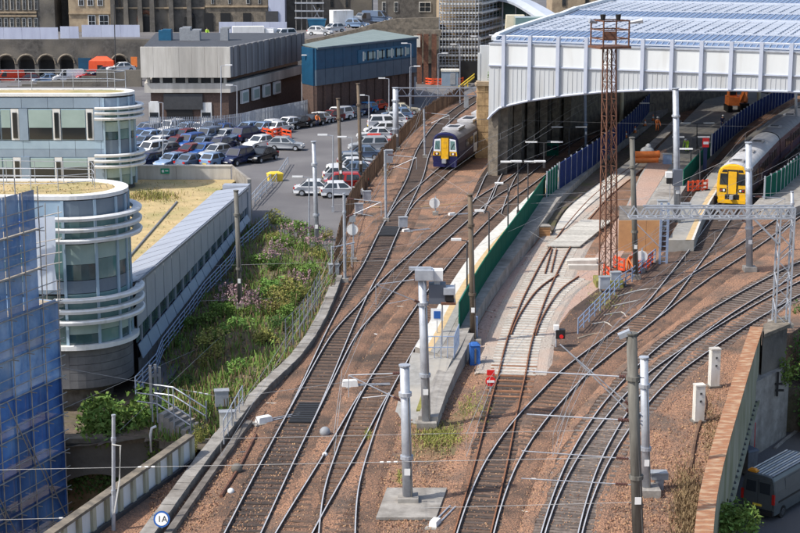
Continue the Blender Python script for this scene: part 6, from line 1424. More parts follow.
for k, (zf, dy) in enumerate(((.80, 0), (.60, 0))):
    p = Vector((g.x, g.y, g.z + H5 * zf)); q = p + Vector((-4.6, .6, .1)); arm(m5[0], p, q, 'arm', .04); 
arm(m5[0], Vector((g.x, g.y, g.z + H5 * .62)), Vector((g.x - 3.3, g.y + .8, g.z + H5 * .93)), 'strut', .035); arm(m5[0], Vector((g.x, g.y, g.z + H5 * .58)), Vector((g.x - 3.0, g.y + .8, g.z + H5 * .9)), 'strut', .035)
arm(m5[0], Vector((g.x, g.y, g.z + H5 * .42)), Vector((g.x - 4.8, g.y + .3, g.z + H5 * .45)), 'registration_arm', .03); arm(m5[0], Vector((g.x, g.y, g.z + H5 * .3)), Vector((g.x - 4.8, g.y + .3, g.z + H5 * .32)), 'registration_arm', .03)
mast('dark brown mast rising behind the narrow platform', 473.5, 344, 470, 195, .19, 'mast_old', .9, r2=.15)
b = MB(); g = G(474, 342, .0); b.tube(g, g + Vector((0, 0, 1.6)), .23, 10); solo('mast_sleeve', b, 'galv_blue', 'blue grey sleeve around the foot of the dark brown mast', 'sleeve', smooth=True)
mast('dark mast beside the low wing and the footpath handrail', 240.5, 308, 236, 191, .17, 'mast_grey_old', .5, z=-.3)
mast('brown timber mast left of a taller one at the car park fence', 341.5, 194, 338, 99, .19, 'mast_old', r2=.15)
mast('tallest brown timber mast at the car park fence', 361.5, 186, 358, 84, .19, 'mast_old', r2=.15)
m6 = mast('pale grey mast standing in the weeds of the embankment', 317.5, 252, 313.5, 142, .2, 'galv', .6, r2=.14)
m7 = mast('pale lattice boom mast at the edge of the car park', 396, 150, 395.5, 88, .36, 'galv', .9)
g, t_ = m7[1], m7[2]; e = at(477, 88, t_.y + 4)
for dz in (0, -.9): b = MB(); b.tube(t_ + Vector((0, 0, dz)), e + Vector((0, 0, dz)), .07, 5); put('boom_chord', b, 'galv', m7[0])
b = MB(); nn_ = 14
for k in range(nn_): p, q = t_.lerp(e, k / nn_), t_.lerp(e, (k + 1) / nn_); (b.tube(p, q - Vector((0, 0, .9)), .045, 4) if k % 2 else b.tube(p - Vector((0, 0, .9)), q, .045, 4))
put('boom_lacing', b, 'galv', m7[0], kind='stuff')
b = MB(); b.box((e.x - 1.2, e.y, e.z - 2.2), (.5, .5, 1.3)); put('hanging_box', b, 'box_grey', m7[0])
mast('pale blue mast at the navy hoarding under the roof edge', 586, 152, 584.5, 71, .16, 'galv_blue', z=0.9)
m8 = mast('thick pale mast on the island platform carrying grey cabinets', 677.5, 222, 675.5, 89, .27, 'galv', z=1.0)
g = m8[1]; Yc_ = g.y
s3 = thing('signal_cabinet', 'slate grey cabinet fixed on the thick island mast', 'cabinet', at(677, 186, Yc_)); bx('cabinet', 673, 683, 170, 186, Yc_ - .6, .6, 'box_slate', s3); bx('bracket', 675, 680, 186, 190, Yc_ - .4, .3, 'galv', s3)
s4 = thing('signal_cabinet', 'white and black signal unit left of the slate cabinet', 'cabinet', at(669, 186, Yc_)); bx('white_head', 666, 672.5, 172.5, 178, Yc_ - .5, .5, 'white_paint', s4); bx('lens_panel', 667, 672, 178, 184, Yc_ - .5, .4, 'black', s4); bx('post', 669, 670.5, 184, 215, Yc_ - .3, .15, 'galv', s4)
for (a, c, lb) in ((662, 205, 'first'), (668, 210, 'second'), (685, 208, 'third')):
    g2 = G(a, c + 10, 1.0); s5 = thing('equipment_cabinet', 'pale equipment cabinet at the end of the island platform, %s from the left' % lb, 'cabinet', g2, group='cabinets on the island platform end'); b = MB(); b.box(g2, (.8, .5, 1.2)); put('body', b, 'galv', s5); b = MB(); b.box((g2.x, g2.y, g2.z + 1.2), (.9, .6, .06)); put('lid', b, 'box_grey', s5); b = MB(); b.box((g2.x, g2.y - .26, g2.z + .1), (.7, .03, 1.0)); put('door', b, 'white_dirty', s5)
mast('dark grey mast rising beside the lattice tower', 636, 279, 632, 138, .2, 'mast_grey_old', .6)
mast('pale mast at the right edge before the station front', 797, 150, 795, 60, .16, 'galv', z=0)
mast('slim pale mast at the far right of the platform', 793, 250, 792, 192, .14, 'galv')
# white post at bottom left
m9 = mast('slim white post at the lower left in front of the stone wall', 113.5, 530, 113.5, 416, .085, 'galv', n=8)
b = MB(); g = m9[1]; b.pipe([(g.x + .1, g.y - .1, m9[2].z - 1.2), (g.x + .45, g.y - .1, m9[2].z - 1.25), (g.x + .35, g.y - .1, m9[2].z - 2.8), (g.x + .08, g.y - .1, m9[2].z - 4.2)], .035, 5); put('cable', b, 'white_dirty', m9[0])
g = G(151, 452, -1.0); r = thing('curved_pipe', 'short white curved vent pipe by the stone wall', 'pipe', g); b = MB(); b.pipe([g, g + Vector((0, 0, .9)), g + Vector((.08, 0, 1.25)), g + Vector((.3, 0, 1.35))], .07, 8); put('pipe', b, 'white_paint', r, smooth=True)
# wood posts on the embankment
b = MB()
for a, c, h in ((152, 424, 3.2), (157, 423, 3.2), (161, 422, 3.0)):
    g = G(a, c, -.9); b.box(g, (.14, .14, h))
b.bar(G(151, 424, -.9) + Vector((0, 0, 2.6)), G(162, 422, -.9) + Vector((0, 0, 2.6)), .1, .15); b.bar(G(151, 424, -.9) + Vector((0, 0, 1.2)), G(162, 422, -.9) + Vector((0, 0, 1.2)), .1, .15)
solo('gate', b, 'galv_dark', 'grey gate posts with cross bars behind the stairs and leafy bush', 'gate')
# lamps
def lamp(label, px, py, tpy, tpx=None, heads=1, m_='galv', z=0.0, r=.05, ln=1.2, group=None, sgn=-1):
    g = G(px, py, z); t_ = at(tpx or px, tpy, g.y); root = thing('lamp_post', label, 'lamp post', g, group=group); b = MB(); b.tube(g, t_, r * 1.4, 8, r); put('post', b, m_, root)
    for k in ([sgn] if heads == 1 else [-1, 1]):
        b = MB(); b.tube(t_, t_ + Vector((k * ln * .6, 0, .1)), r * .7, 5); put('arm', b, m_, root); b = MB(); b.box(t_ + Vector((k * ln * .7, 0, .04)), (ln * .65, .3, .12)); put('lamp_head', b, 'white_paint', root)
    b = MB(); b.box(g, (.22, .22, .5)); put('base', b, m_, root)
    return root
for i, (a, c, tp, h) in enumerate([(467, 300, 241, 1), (489, 264, 212, 1), (508, 234, 184.5, 1), (518, 216, 163, 2), (528, 217, 162.5, 2)]):
    lamp('slim dark lamp post on the narrow platform, %s from the near end' % ORD[i], a, c, tp, heads=h, m_='dark_grey', z=PZ, r=.045, group='lamp posts on the narrow platform', ln=1.0 if h == 1 else 1.4)
for i, (a, c, tp, h) in enumerate([(544, 168, 143, 2), (569, 155, 128, 2), (697, 150, 124, 2), (691, 168, 138, 2), (655, 124, 104, 1), (700, 190, 150, 1)]):
    lamp('twin white strip lamp on a thin post, %s' % ['beside the far green locker', 'beside the navy hoarding', 'farther on the island platform', 'nearer on the island platform', 'deep under the roof', 'behind the island mast'][i], a, c, tp, heads=h, m_='dark_grey', z=.9, r=.045, ln=1.8, group='platform strip lamps')
for i, (a, c, tp, lb) in enumerate([(221, 133, 66, 'tall lamp post before the concrete building, left one of two'), (237, 134, 86, 'shorter lamp post at the corner of the concrete building'), (312, 119, 56, 'lamp post between the concrete building and blue warehouse'), (389, 122, 79, 'lamp post among white cars near the boom mast'), (369, 140, 96, 'lamp post over the red car by the fence'), (410, 117, 67, 'shorter lamp post right of the boom mast'), (438, 108, 54, 'lamp post in front of the orange barriers'), (460, 104, 45, 'lamp post beside the tiered scaffolding'), (480, 98, 37, 'rightmost lamp post against the scaffolding'), (163, 168, 103, 'lamp post among the dense rows of cars'), (352, 199, 138, 'slim white lamp post beside the parked white hatchbacks'), (333, 212, 136, 'slim lamp post at the fence in the weeds'), (309, 240, 178, 'short grey lamp post in the embankment weeds'), (411, 108, 44, 'taller lamp post near the underpass')]):
    lamp(lb, a, c, tp, r=.05, ln=1.3, sgn=1 if i in (0, 5, 6) else -1)
b = MB(); 
mast('thin dark flood light pole before the arched wall', 116, 84, 114, 5, .09, 'dark_grey', n=6, bands=False)
# round signals seen from behind
def disc_signal(label, px, py, bpx, bpy, m_='sign_white', r=.42):
    g = G(bpx, bpy); t_ = at(px, py, g.y); root = thing('round_signal', label, 'signal', g); b = MB(); b.tube(g, (g.x, g.y, t_.z + .6), .05, 6); put('post', b, 'galv', root)
    b = MB(); b.tube((t_.x, t_.y - .08, t_.z), (t_.x, t_.y - .04, t_.z), r, 24); put('disc', b, m_, root); b = MB(); b.tube((t_.x, t_.y - .04, t_.z), (t_.x, t_.y + .3, t_.z), r * .8, 16, r * .6); put('hood', b, 'black', root)
    b = MB(); b.box((t_.x, t_.y - .14, t_.z - r), (.09, .05, r * 2)); put('rear_bar', b, 'galv', root); b = MB(); b.box((g.x, g.y, 0), (.5, .5, .3)); put('base', b, 'concrete', root)
    return root
disc_signal('round white signal on a post at the left fence', 352.5, 229.5, 353.5, 262)
disc_signal('round white signal between the two left tracks', 434.5, 203, 435.5, 215, r=.46)
disc_signal('round white signal disc before the orange barriers', 641.5, 256.5, 641.5, 272, r=.44)
g = at(352.5, 223, G(353.5, 262).y); b = MB(); b.box((g.x, g.y, g.z + .1), (.45, .35, .5)); solo('signal_lamp_box', b, 'box_grey', 'small grey box on top of the left round signal', 'box', base=(g.x, g.y, g.z))
# stop disc on the rusty track
g = G(490.5, 389, .2); root = thing('stop_sign', 'round red stop disc with white bar on the rusty track', 'sign', g)
b = MB(); b.tube(g - Vector((0, 0, .2)), g + Vector((0, 0, .7)), .035, 6); put('post', b, 'galv', root)
zc = at(490.5, 381, g.y).z
b = MB(); b.tube((g.x, g.y - .06, zc), (g.x, g.y - .02, zc), .28, 24); put('disc', b, 'sign_red', root); b = MB(); b.box((g.x, g.y - .09, zc - .06), (.4, .03, .12)); put('bar', b, 'sign_white', root)
b = MB(); b.box((g.x, g.y, zc + .32), (.42, .06, .3)); put('upper_board', b, 'sign_red', root)
# numbered disc on the trough
g = G(162, 527, .45); root = thing('number_sign', 'white disc with blue rim reading 1A on the cable trough', 'sign', g); zc = at(162, 519, g.y).z
nrm = Vector((0, -1, .25)).normalized(); cc = Vector((g.x, g.y, zc))
b = MB(); b.tube(cc, cc + nrm * .04, .34, 28); put('rim', b, 'sign_blue', root); b = MB(); b.tube(cc + nrm * .04, cc + nrm * .05, .265, 28); put('face', b, 'sign_white', root)
b = MB(); b.tube(g - Vector((0, 0, .05)), cc + Vector((0, .02, 0)), .03, 6); put('post', b, 'galv', root)
cu = bpy.data.curves.new('lettering', 'FONT'); cu.body = '1A'; cu.size = .36; cu.align_x = 'CENTER'; cu.align_y = 'CENTER'; cu.extrude = .003; tmp_ = bpy.data.objects.new('lettering', cu); COL.objects.link(tmp_); lm_ = bpy.data.meshes.new_from_object(tmp_.evaluated_get(bpy.context.evaluated_depsgraph_get())); bpy.data.objects.remove(tmp_); lm_.materials.clear(); lm_.materials.append(M['sign_black'])
o = bpy.data.objects.new('lettering', lm_); COL.objects.link(o); o.parent = root; o.location = cc + nrm * .056 + Vector((.03, 0, 0)) - g; o.rotation_euler = (math.pi / 2 - math.atan(.25), 0, 0)
# white concrete marker posts beside the parapet
for (a, c, tp, wd, lb) in ((713.5, 387, 348, .52, 'farther tall white box post beside the rusty parapet'), (698, 422, 384, .5, 'nearer tall white box post beside the rusty parapet')):
    g = G(a, c); h = at(a, tp, g.y).z; root = thing('white_box_post', lb, 'box post', g, .2); b = MB(); b.box((0, 0, .12), (wd, wd * .8, h - .2)); put('body', b, 'white_dirty', root, local=True); b = MB(); b.box((0, 0, h - .08), (wd * 1.08, wd * .9, .08)); put('cap', b, 'concrete_pale', root, local=True); b = MB(); b.box((0, 0, 0), (wd * 1.3, wd * 1.2, .12)); put('foot', b, 'concrete_dark', root, local=True)
    for z in (h * .75, h * .55): b = MB(); b.box((.02, -wd * .4 - .015, z), (.1, .03, .1)); put('bolt', b, 'dark_grey', root, local=True)
# lattice gantry arm at the right
g = G(780.5, 325, .9); tz = at(776, 207, g.y).z; gr = thing('signal_gantry', 'pale lattice gantry with a long arm reaching left over the tracks', 'gantry', g)
hw = .42
def leg(cx, cy, z0, z1, w_, nm='leg_corner'):
    for sx in (-1, 1):
        for sy in (-1, 1): b = MB(); b.bar((cx + sx * w_, cy + sy * w_, z0), (cx + sx * w_, cy + sy * w_, z1), .09, .09); put(nm, b, 'galv', gr)
    b = MB(); n = int((z1 - z0) / .75)
    for k in range(n):
        a_, c_ = z0 + (z1 - z0) * k / n, z0 + (z1 - z0) * (k + 1) / n
        for (x0_, y0_, x1_, y1_) in ((-1, -1, 1, -1), (-1, 1, 1, 1), (-1, -1, -1, 1), (1, -1, 1, 1)):
            s_ = 1 if k % 2 else -1; b.tube((cx + x0_ * w_, cy + y0_ * w_, a_ if s_ > 0 else c_), (cx + x1_ * w_, cy + y1_ * w_, c_ if s_ > 0 else a_), .033, 4)
    put('leg_lacing', b, 'galv', gr)
leg(g.x, g.y, .9, tz, hw)
b = MB(); b.box((g.x, g.y, .85), (1.3, 1.3, .25)); put('foot', b, 'concrete', gr)
xl_, xr_ = at(629, 210, g.y).x, g.x + hw; zl, zu = tz - .62, tz
yo = g.y
for sy in (-1, 1):
    for z, x0_ in ((zu, xl_ + .9), (zl, xl_)): b = MB(); b.bar((x0_, yo + sy * hw, z), (xr_, yo + sy * hw, z), .10, .10); put('boom_chord', b, 'galv', gr)
    b = MB(); n = 14
    for k in range(n):
        a_, c_ = xl_ + (xr_ - xl_) * k / n, xl_ + (xr_ - xl_) * (k + 1) / n
        b.tube((a_, yo + sy * hw, zl), ((a_ + c_) / 2, yo + sy * hw, zu), .045, 4); b.tube(((a_ + c_) / 2, yo + sy * hw, zu), (c_, yo + sy * hw, zl), .045, 4)
    put('boom_lacing', b, 'galv', gr)
b = MB()
for k in range(19): x = xl_ + (xr_ - xl_) * k / 18; b.tube((x, yo - hw, zl), (x, yo + hw, zl), .035, 4)
put('cross_bracing', b, 'galv', gr); b = MB(); b.bar((g.x - hw - 1.6, yo - hw, zl), (g.x - hw, yo - hw, zl - 1.6), .09, .09); b.bar((g.x - hw - 1.6, yo + hw, zl), (g.x - hw, yo + hw, zl - 1.6), .09, .09); put('knee_brace', b, 'galv', gr)
# blue ladder post
g = G(663, 264); h = at(662, 203, g.y).z; root = thing('ladder_post', 'narrow blue grey ladder post at the end of the island platform', 'post', g)
for sx in (-.26, .26): b = MB(); b.bar((g.x + sx, g.y, 0), (g.x + sx, g.y, h), .16, .16); put('upright', b, 'galv_blue', root)
for k in range(12): b = MB(); b.bar((g.x - .26, g.y, h * (k + .5) / 12), (g.x + .26, g.y, h * (k + .5) / 12), .05, .05); put('rung', b, 'galv_blue', root)
arm(root, (g.x - .2, g.y - .1, 1.2), (g.x - 3.4, g.y - .2, 4.4), 'stay', .05, ins=False)
# rusty lattice tower
g = G(608, 285); zt2_ = at(605, 48, g.y).z; tw = thing('lattice_tower', 'tall rusty lattice floodlight tower before the station front', 'tower', g)
b0, b1 = .52, .36; yaw = .35
def cnr(k, z):
    f = z / zt2_; w_ = b0 + (b1 - b0) * f; a = yaw + math.pi / 4 + k * math.pi / 2; return Vector((g.x - .35 * f + w_ * 1.414 * math.cos(a) * .9, g.y + w_ * 1.414 * math.sin(a) * .9, z))
for k in range(4): b = MB(); b.tube(cnr(k, .3), cnr(k, zt2_), .058, 5); put('leg', b, 'rust', tw)
b = MB(); n = 14
for j in range(n):
    z0_, z1_ = .3 + (zt2_ - .3) * j / n, .3 + (zt2_ - .3) * (j + 1) / n
    for k in range(4): b.tube(cnr(k, z0_), cnr((k + 1) % 4, z1_), .022, 4); b.tube(cnr((k + 1) % 4, z0_), cnr(k, z1_), .022, 4); b.tube(cnr(k, z1_), cnr((k + 1) % 4, z1_), .022, 4)
put('lacing', b, 'rust', tw)
b = MB(); tc = Vector((g.x - .35, g.y, zt2_)); b.box(tc, (2.3, 1.9, .15), yaw); put('cage_floor', b, 'rust', tw)
for k in range(4):
    a = yaw + math.pi / 4 + k * math.pi / 2; p = tc + Vector((1.35 * math.cos(a), 1.2 * math.sin(a), 0)); b = MB(); b.tube(p, p + Vector((0, 0, 1.9)), .06, 5); put('cage_post', b, 'rust', tw)
for z in (.65, 1.25, 1.85):
    b = MB(); P = [tc + Vector((1.35 * math.cos(yaw + math.pi / 4 + k * math.pi / 2), 1.2 * math.sin(yaw + math.pi / 4 + k * math.pi / 2), z)) for k in range(5)]
    for p, q in zip(P, P[1:]): b.bar(p, q, .06, .08)
    put('cage_rail', b, 'rust', tw)
b = MB(); b.box(tc + Vector((-.1, -.6, .55)), (.9, .06, .6)); put('cage_sign', b, 'rust', tw)
for sx, sy in ((-.5, 0), (.55, .1)): b = MB(); b.tube(tc + Vector((sx, sy, 1.85)), tc + Vector((sx, sy, 2.25)), .14, 8, .2); put('floodlight', b, 'black', tw)
for sx in (-1.0, 1.5): b = MB(); b.tube(tc + Vector((sx * .9, 0, 1.7)), tc + Vector((sx * 1.45, -.2, 1.85)), .09, 6, .17); put('floodlight', b, 'galv', tw)
b = MB(); b.box((g.x, g.y, 0), (1.9, 1.9, .5)); put('footing', b, 'moss', tw)
# ---------------------------------------------------------------- wires
def wire(label, pts, r=.011, m_='wire', sag=0.0, ins=()):
    P = []
    for a, c in zip(pts, pts[1:]):
        for k in range(8): t = k / 8; q = Vector(a).lerp(Vector(c), t); q.z -= sag * 4 * t * (1 - t); P.append(q)
    P.append(Vector(pts[-1])); root = thing('overhead_wire', label, 'wire', P[0]); b = MB(); b.pipe(P, r, 4); put('wire', b, m_, root)
    for t in ins:
        k = min(int(t * (len(P) - 1)), len(P) - 2); d = (P[k + 1] - P[k]).normalized(); b = MB()
        for j in (-1, 0, 1): b.tube(P[k] + d * (j * .3) - d * .09, P[k] + d * (j * .3) + d * .07, .045, 6)
        put('insulator', b, 'insulator_white', root)
    return root
def span(label, px0, py0, Y0, px1, py1, Y1, **k): return wire(label, [at(px0, py0, Y0), at(px1, py1, Y1)], **k)
Yn = m1[1].y
span('upper cross wire between the foreground masts', -10, 470, Yn + 1, 640, 457, Yn - 2, ins=(.33, .66))
span('middle cross wire between the foreground masts', -10, 520, Yn + 1, 640, 502, Yn - 2, ins=(.22,))
span('thin high cross wire above the foreground masts', 205, 439, Yn + 2, 640, 429, Yn, r=.009)
span('pale stay wire sloping from the scaffold to the left fence', 5, 357, 78, 228, 398, 80, ins=(.96,))
span('pale stay wire continuing right from the fence insulators', 228, 398, 80, 420, 372, 86)
span('cross wire in front of the round signals', 200, 266, 112, 640, 253, 118, r=.010)
span('higher cross wire over the weeds', 200, 301, 104, 430, 292, 108, r=.009)
span('cross wire between the fence and brown mast', 330, 205, 128, 640, 190, 136, r=.009)
span('long cross wire in front of the yellow train', 400, 209, 130, 800, 192, 132, r=.010)
span('cross wire over the station approach', 430, 118, 165, 800, 128, 162, r=.010)
span('sloping wire under the left of the station arch', 450, 190, 140, 600, 130, 168, r=.010)
span('stay wire falling from the pale mast to the curved tracks', 749, 150, m3[1].y, 640, 200, 118, r=.010)
span('cross wire at the right over the curved tracks', 566, 396, 93, 800, 300, 100, r=.009)
span('cross wire beside the gantry foot', 400, 330, 98, 560, 366, 92, r=.010)
for k_, a_ in enumerate([(150, 500, 75, 330, 448, 84), (205, 430, 84, 420, 396, 92), (120, 430, 76, 260, 300, 108), (60, 410, 78, 240, 330, 104), (330, 262, 112, 470, 230, 122), (470, 250, 112, 640, 170, 140), (430, 170, 150, 560, 250, 116), (640, 420, 78, 800, 330, 98), (560, 420, 78, 700, 300, 110), (400, 280, 112, 560, 262, 116)]):
    span('thin %s wire, %s from the foreground' % ('stay' if k_ % 2 else 'suspension', ORD[k_]), *a_, r=.009)
def contact(label, tr, z, t0, t1, r=.010, off=0.0):
    mid = tr[3]; P = [mid[int(len(mid) * (t0 + (t1 - t0) * k / 14))] + Vector((off, 0, z)) for k in range(15)]
    root = thing('contact_wire', label, 'wire', P[0]); b = MB(); b.pipe(P, r, 4); put('contact_line', b, 'wire', root)
    U = [p + Vector((0, 0, .9 - .45 * math.sin(math.pi * ((k * 2) % 7) / 7))) for k, p in enumerate(P)]; b = MB(); b.pipe(U, r, 4); put('catenary_line', b, 'wire', root)
    b = MB()
    for p, u in zip(P, U): b.tube(p, u, .008, 4)
    put('droppers', b, 'wire', root, kind='stuff')
contact('overhead line above the left main track', tA, 4.9, .0, .8); contact('overhead line above the second left track', tB, 4.9, .0, .8); contact('overhead line above the track beside the narrow platform', tC, 4.9, .0, .9)
contact('overhead line above the long sweeping track', tX, 4.9, .0, .9); contact('overhead line above the upper right curve', tR1, 4.9, .0, .9); contact('overhead line above the lower right curve', tR2, 4.9, .0, .9); contact('overhead line above the yellow train track', tY, 4.9, .0, .7)
# headspan over the left tracks
for k, (a, c, z0_, lb) in enumerate([(352, 236, 0, 'pale bracket bar on posts at the fence by the left round signal')]):
    g = G(332, 272); e = G(352, 268); b = MB(); b.tube(g + Vector((0, 0, 1.8)), e + Vector((.2, 0, 1.9)), .06, 6); b.tube(g, g + Vector((0, 0, 1.9)), .06, 6); b.tube(e, e + Vector((0, 0, 1.9)), .05, 6); solo('bracket_bar', b, 'galv', lb, 'bracket')
for (a, c, lb) in ((334, 279, 'grey trackside cabinet at the top of the cable trough'), (367, 203, 'first grey box beside the brown fence'), (359, 216, 'second grey box beside the brown fence'), (403, 230, 'small pale box by the far drip tray'), (387, 165, 'pale concrete block at the fence below the boom mast'), (227, 432, 'white box on the handrail by the trough'), (222, 410, 'blue grey twin box on a post by the trough'), (604, 292, 'grey relay box on legs before the tower'), (615, 287, 'pale blue cabinet beside the rusty tower')):
    g = G(a, c); root = thing('trackside_cabinet', lb, 'cabinet', g, .15); s = 1.6 if 'concrete block' in lb else 1.0; b = MB(); b.box((0, 0, .25), (.7 * s, .45 * s, .8 * s)); put('body', b, 'galv' if 'white' not in lb else 'white_dirty', root, local=True); b = MB(); b.box((0, 0, .25 + .8 * s), (.78 * s, .52 * s, .06)); put('lid', b, 'box_grey', root, local=True); b = MB(); b.box((-.25, 0, 0), (.08, .3, .26)); b.box((.25, 0, 0), (.08, .3, .26)); put('legs', b, 'galv_dark', root, local=True)
# colour light signal by the pale branch
g = G(560, 347); root = thing('ground_signal', 'ground signal with white top and dark lens beside the pale gravel', 'signal', g); b = MB(); b.tube((g.x - .25, g.y, 0), (g.x - .25, g.y, 1.1), .05, 6); put('post', b, 'galv', root); b = MB(); b.box((g.x, g.y, .55), (.55, .4, .55)); put('housing', b, 'black', root); b = MB(); b.box((g.x - .25, g.y, 1.05), (.3, .35, .3)); put('white_top', b, 'white_paint', root); b = MB(); b.tube((g.x + .05, g.y - .2, .7), (g.x + .05, g.y - .26, .7), .12, 10); put('lens', b, 'sign_red', root)

# rods and cables lying across the tracks
for i, (pts, m_, r_, lb) in enumerate([
 ([(372, 207), (400, 207), (432, 206), (470, 202)], 'platform_tactile', .035, 'pale yellow cable crossing the tracks by the round white signal'),
 ([(336, 329), (358, 327), (381, 328)], 'galv', .03, 'pale rod crossing the crossover tracks, farther of a pair'),
 ([(338, 334), (362, 333), (384, 335)], 'galv', .03, 'pale rod crossing the crossover tracks, nearer of a pair'),
 ([(345, 307), (380, 306), (418, 307)], 'concrete_pale', .03, 'pale rod across the rails below the crossover'),
 ([(266, 403), (300, 404), (345, 409), (392, 411)], 'concrete_pale', .03, 'thin pale rod across the tracks below the drip tray'),
 ([(240, 452), (275, 449), (330, 446)], 'galv_dark', .03, 'dark cable across the left tracks near the rusty pipe'),
 ([(210, 516), (224, 515), (240, 520), (262, 518)], 'platform_tactile', .025, 'yellowish cable end on the ballast at bottom left'),
 ([(612, 306), (640, 300), (662, 297)], 'concrete_pale', .05, 'white cable running from the walkway to the gantry track'),
 ([(604, 315), (622, 312), (628, 318), (648, 316)], 'concrete_pale', .05, 'kinked white cable beside the walkway railing'),
 ([(592, 324), (606, 322), (615, 328), (640, 326)], 'concrete_pale', .05, 'long kinked white cable on the dark ground'),
 ([(618, 296), (640, 290), (668, 288)], 'concrete_pale', .05, 'farthest white cable below the tower'),
 ([(578, 338), (598, 333), (614, 336)], 'board', .05, 'tan cable loop by the end of the walkway railing'),
 ([(700, 385), (705, 405), (696, 435), (690, 470)], 'dry_soil', .09, 'old buried pipe along the rusty parapet'),
 ([(504, 476), (520, 478), (545, 479)], 'concrete_pale', .04, 'pale rod on the ballast beside the sweeping track'),
 ([(507, 509), (522, 511), (536, 513)], 'concrete_pale', .035, 'second pale rod on the ballast near the bottom'),
 ([(450, 340), (480, 310), (520, 326), (505, 330)], 'concrete_pale', .035, 'white hose trailing from the brown mast')]):
    b = MB(); b.pipe(catmull([G(a, c, r_) for a, c in pts], .5), r_, 5); solo('cable', b, m_, lb, 'cable')

for tr_, fr, sd_ in ((tA, .30, -1), (tA, .52, -1), (tB, .45, 1)):
    p = tr_[1][int(len(tr_[1]) * fr)]; 
for i, (a, c, tp) in enumerate([(345, 283, 176), (386, 222, 133), (425, 158, 92)]):
    mm_ = mast('slim pale mast along the left edge of the tracks, %s from the near end' % ORD[i], a, c, a - 1, tp + 18, .11, 'galv', .5, n=8); cantilever(mm_[0], mm_[1], (mm_[2] - mm_[1]).z, (1, -.15, 0), 2.6)
# ================================================================== FENCES
def palisade(label, pts, h, spacing, m_, wd=.07, rails=2, post_every=3.0, z=0.0, jitter=0.0):
    P = resample(catmull([G(a, c, z) for a, c in pts], .3), spacing); root = thing('palisade_fence', label, 'fence', P[0]); b = MB()
    for p in P:
        hh = h * rnd.uniform(1 - jitter, 1); b.box((p.x, p.y, p.z), (wd, .03, hh), rnd.uniform(0, .6))
    put('palings', b, m_, root, kind='stuff'); Q = resample(P, post_every)
    for p in Q: b = MB(); b.box((p.x, p.y + .06, p.z), (.12, .12, h * .97)); put('post', b, m_, root)
    for k in range(rails): b = MB(); b.pipe([p + Vector((0, .05, h * (.2 + .65 * k))) for p in P[::3]], .035, 4); put('rail', b, m_, root)
palisade('brown weathered paling fence between the car park and the tracks', [(334, 288), (337, 262), (345, 230), (354, 208), (373, 180), (398, 148), (430, 118), (464, 98)], 2.0, .28, 'wood_brown', .09, 2, 2.8, jitter=.2)
palisade('pale steel palisade fence along the concrete building and warehouse', [(150, 138), (195, 138), (236, 135), (262, 129), (300, 121), (350, 109), (392, 99), (416, 93.5)], 2.5, .22, 'galv', .10, 2, 3.0)
# mesh fence by the weeds at the kerb
railing('post_wire_fence', 'thin leaning post and wire fence above the cable trough', [G(320, 300, .3), G(312, 318, .3), G(300, 338, .2), G(286, 352, .2)], 2.0, 1.5, 'galv_dark', 3, .012, pr=.035, cat='fence')
railing('walkway_rail', 'blue grey railing beside the walkway left of the gantry track', [G(655, 262), G(632, 282), G(619, 290), G(600, 311), (G(578, 334))], 1.0, 1.6, 'galv_blue', 3, .04, pr=.045)
railing('trough_rail', 'grey handrail leaning beside the cable trough at lower left', [G(224, 444, .3), G(232, 428, .3), G(243, 408, .3)], 1.2, 1.2, 'galv', 2, .03, pr=.035)
# ================================================================== BARRIERS AND SMALL THINGS
def barrier(label, a0, a1, z=0.0, h=1.0, m_='orange_red', Y=None):
    a_, c_ = a0, a1; root = thing('plastic_barrier', label, 'barrier', (a_ + c_) / 2); d = (c_ - a_)
    b = MB()
    for t in (0, .5, 1): p = a_.lerp(c_, t); b.box(p, (.12, .12, h))
    put('upright', b, m_, root)
    for f in (.12, .45, .85): b = MB(); b.bar(a_ + Vector((0, 0, h * f)), c_ + Vector((0, 0, h * f)), .06, h * .17); put('rail', b, m_, root)
    for p in (a_, c_): b = MB(); b.box(p, (.5, .3, .08)); put('foot', b, 'black', root)
for i, (a, c, a2, c2, z, lb) in enumerate([(688, 192, 697, 191, .97, 'left orange barrier across the right hand platform'), (698, 191, 707, 190, .97, 'right orange barrier across the right hand platform'), (604, 277, 612, 283, 0, 'orange barrier left of the rusty tower foot'), (614, 268, 624, 272, 0, 'orange barrier behind the rusty tower foot'), (643, 272, 652, 264, 0, 'orange barrier beside the round white disc'), (634, 276, 642, 272, 0, 'orange barrier below the round white disc'),
     (263, 136, 272, 138, 0, 'left red barrier among the parked cars'), (273, 138, 281, 136, 0, 'middle red barrier among the parked cars'), (282, 137, 291, 139, 0, 'right red barrier among the parked cars'), (254, 141, 262, 139, 0, 'small red barrier left of the others in the car park'), (424, 84, 432, 85, 0, 'first red barrier at the underpass'), (433, 85, 441, 85, 0, 'second red barrier at the underpass'), (442, 85, 450, 85, 0, 'third red barrier at the underpass'), (455, 85, 463, 84, 0, 'fourth red barrier at the underpass')]):
    barrier(lb, G(a, c, z), G(a2, c2, z), h=1.0 if i < 6 else 1.05)
b = MB(); p, q = G(459, 92), G(476, 82); root = thing('yellow_barrier', 'yellow barrier rails beside the stone pillar', 'barrier', p)
for h in (.35, .8): b = MB(); b.bar(p + Vector((0, 0, h)), q + Vector((0, 0, h + .6)), .12, .22); put('rail', b, 'yellow_plain', root)
for t in (0, .5, 1): r_ = p.lerp(q, t); b = MB(); b.box(r_, (.12, .12, .9 + .6 * t)); put('upright', b, 'yellow_plain', root)
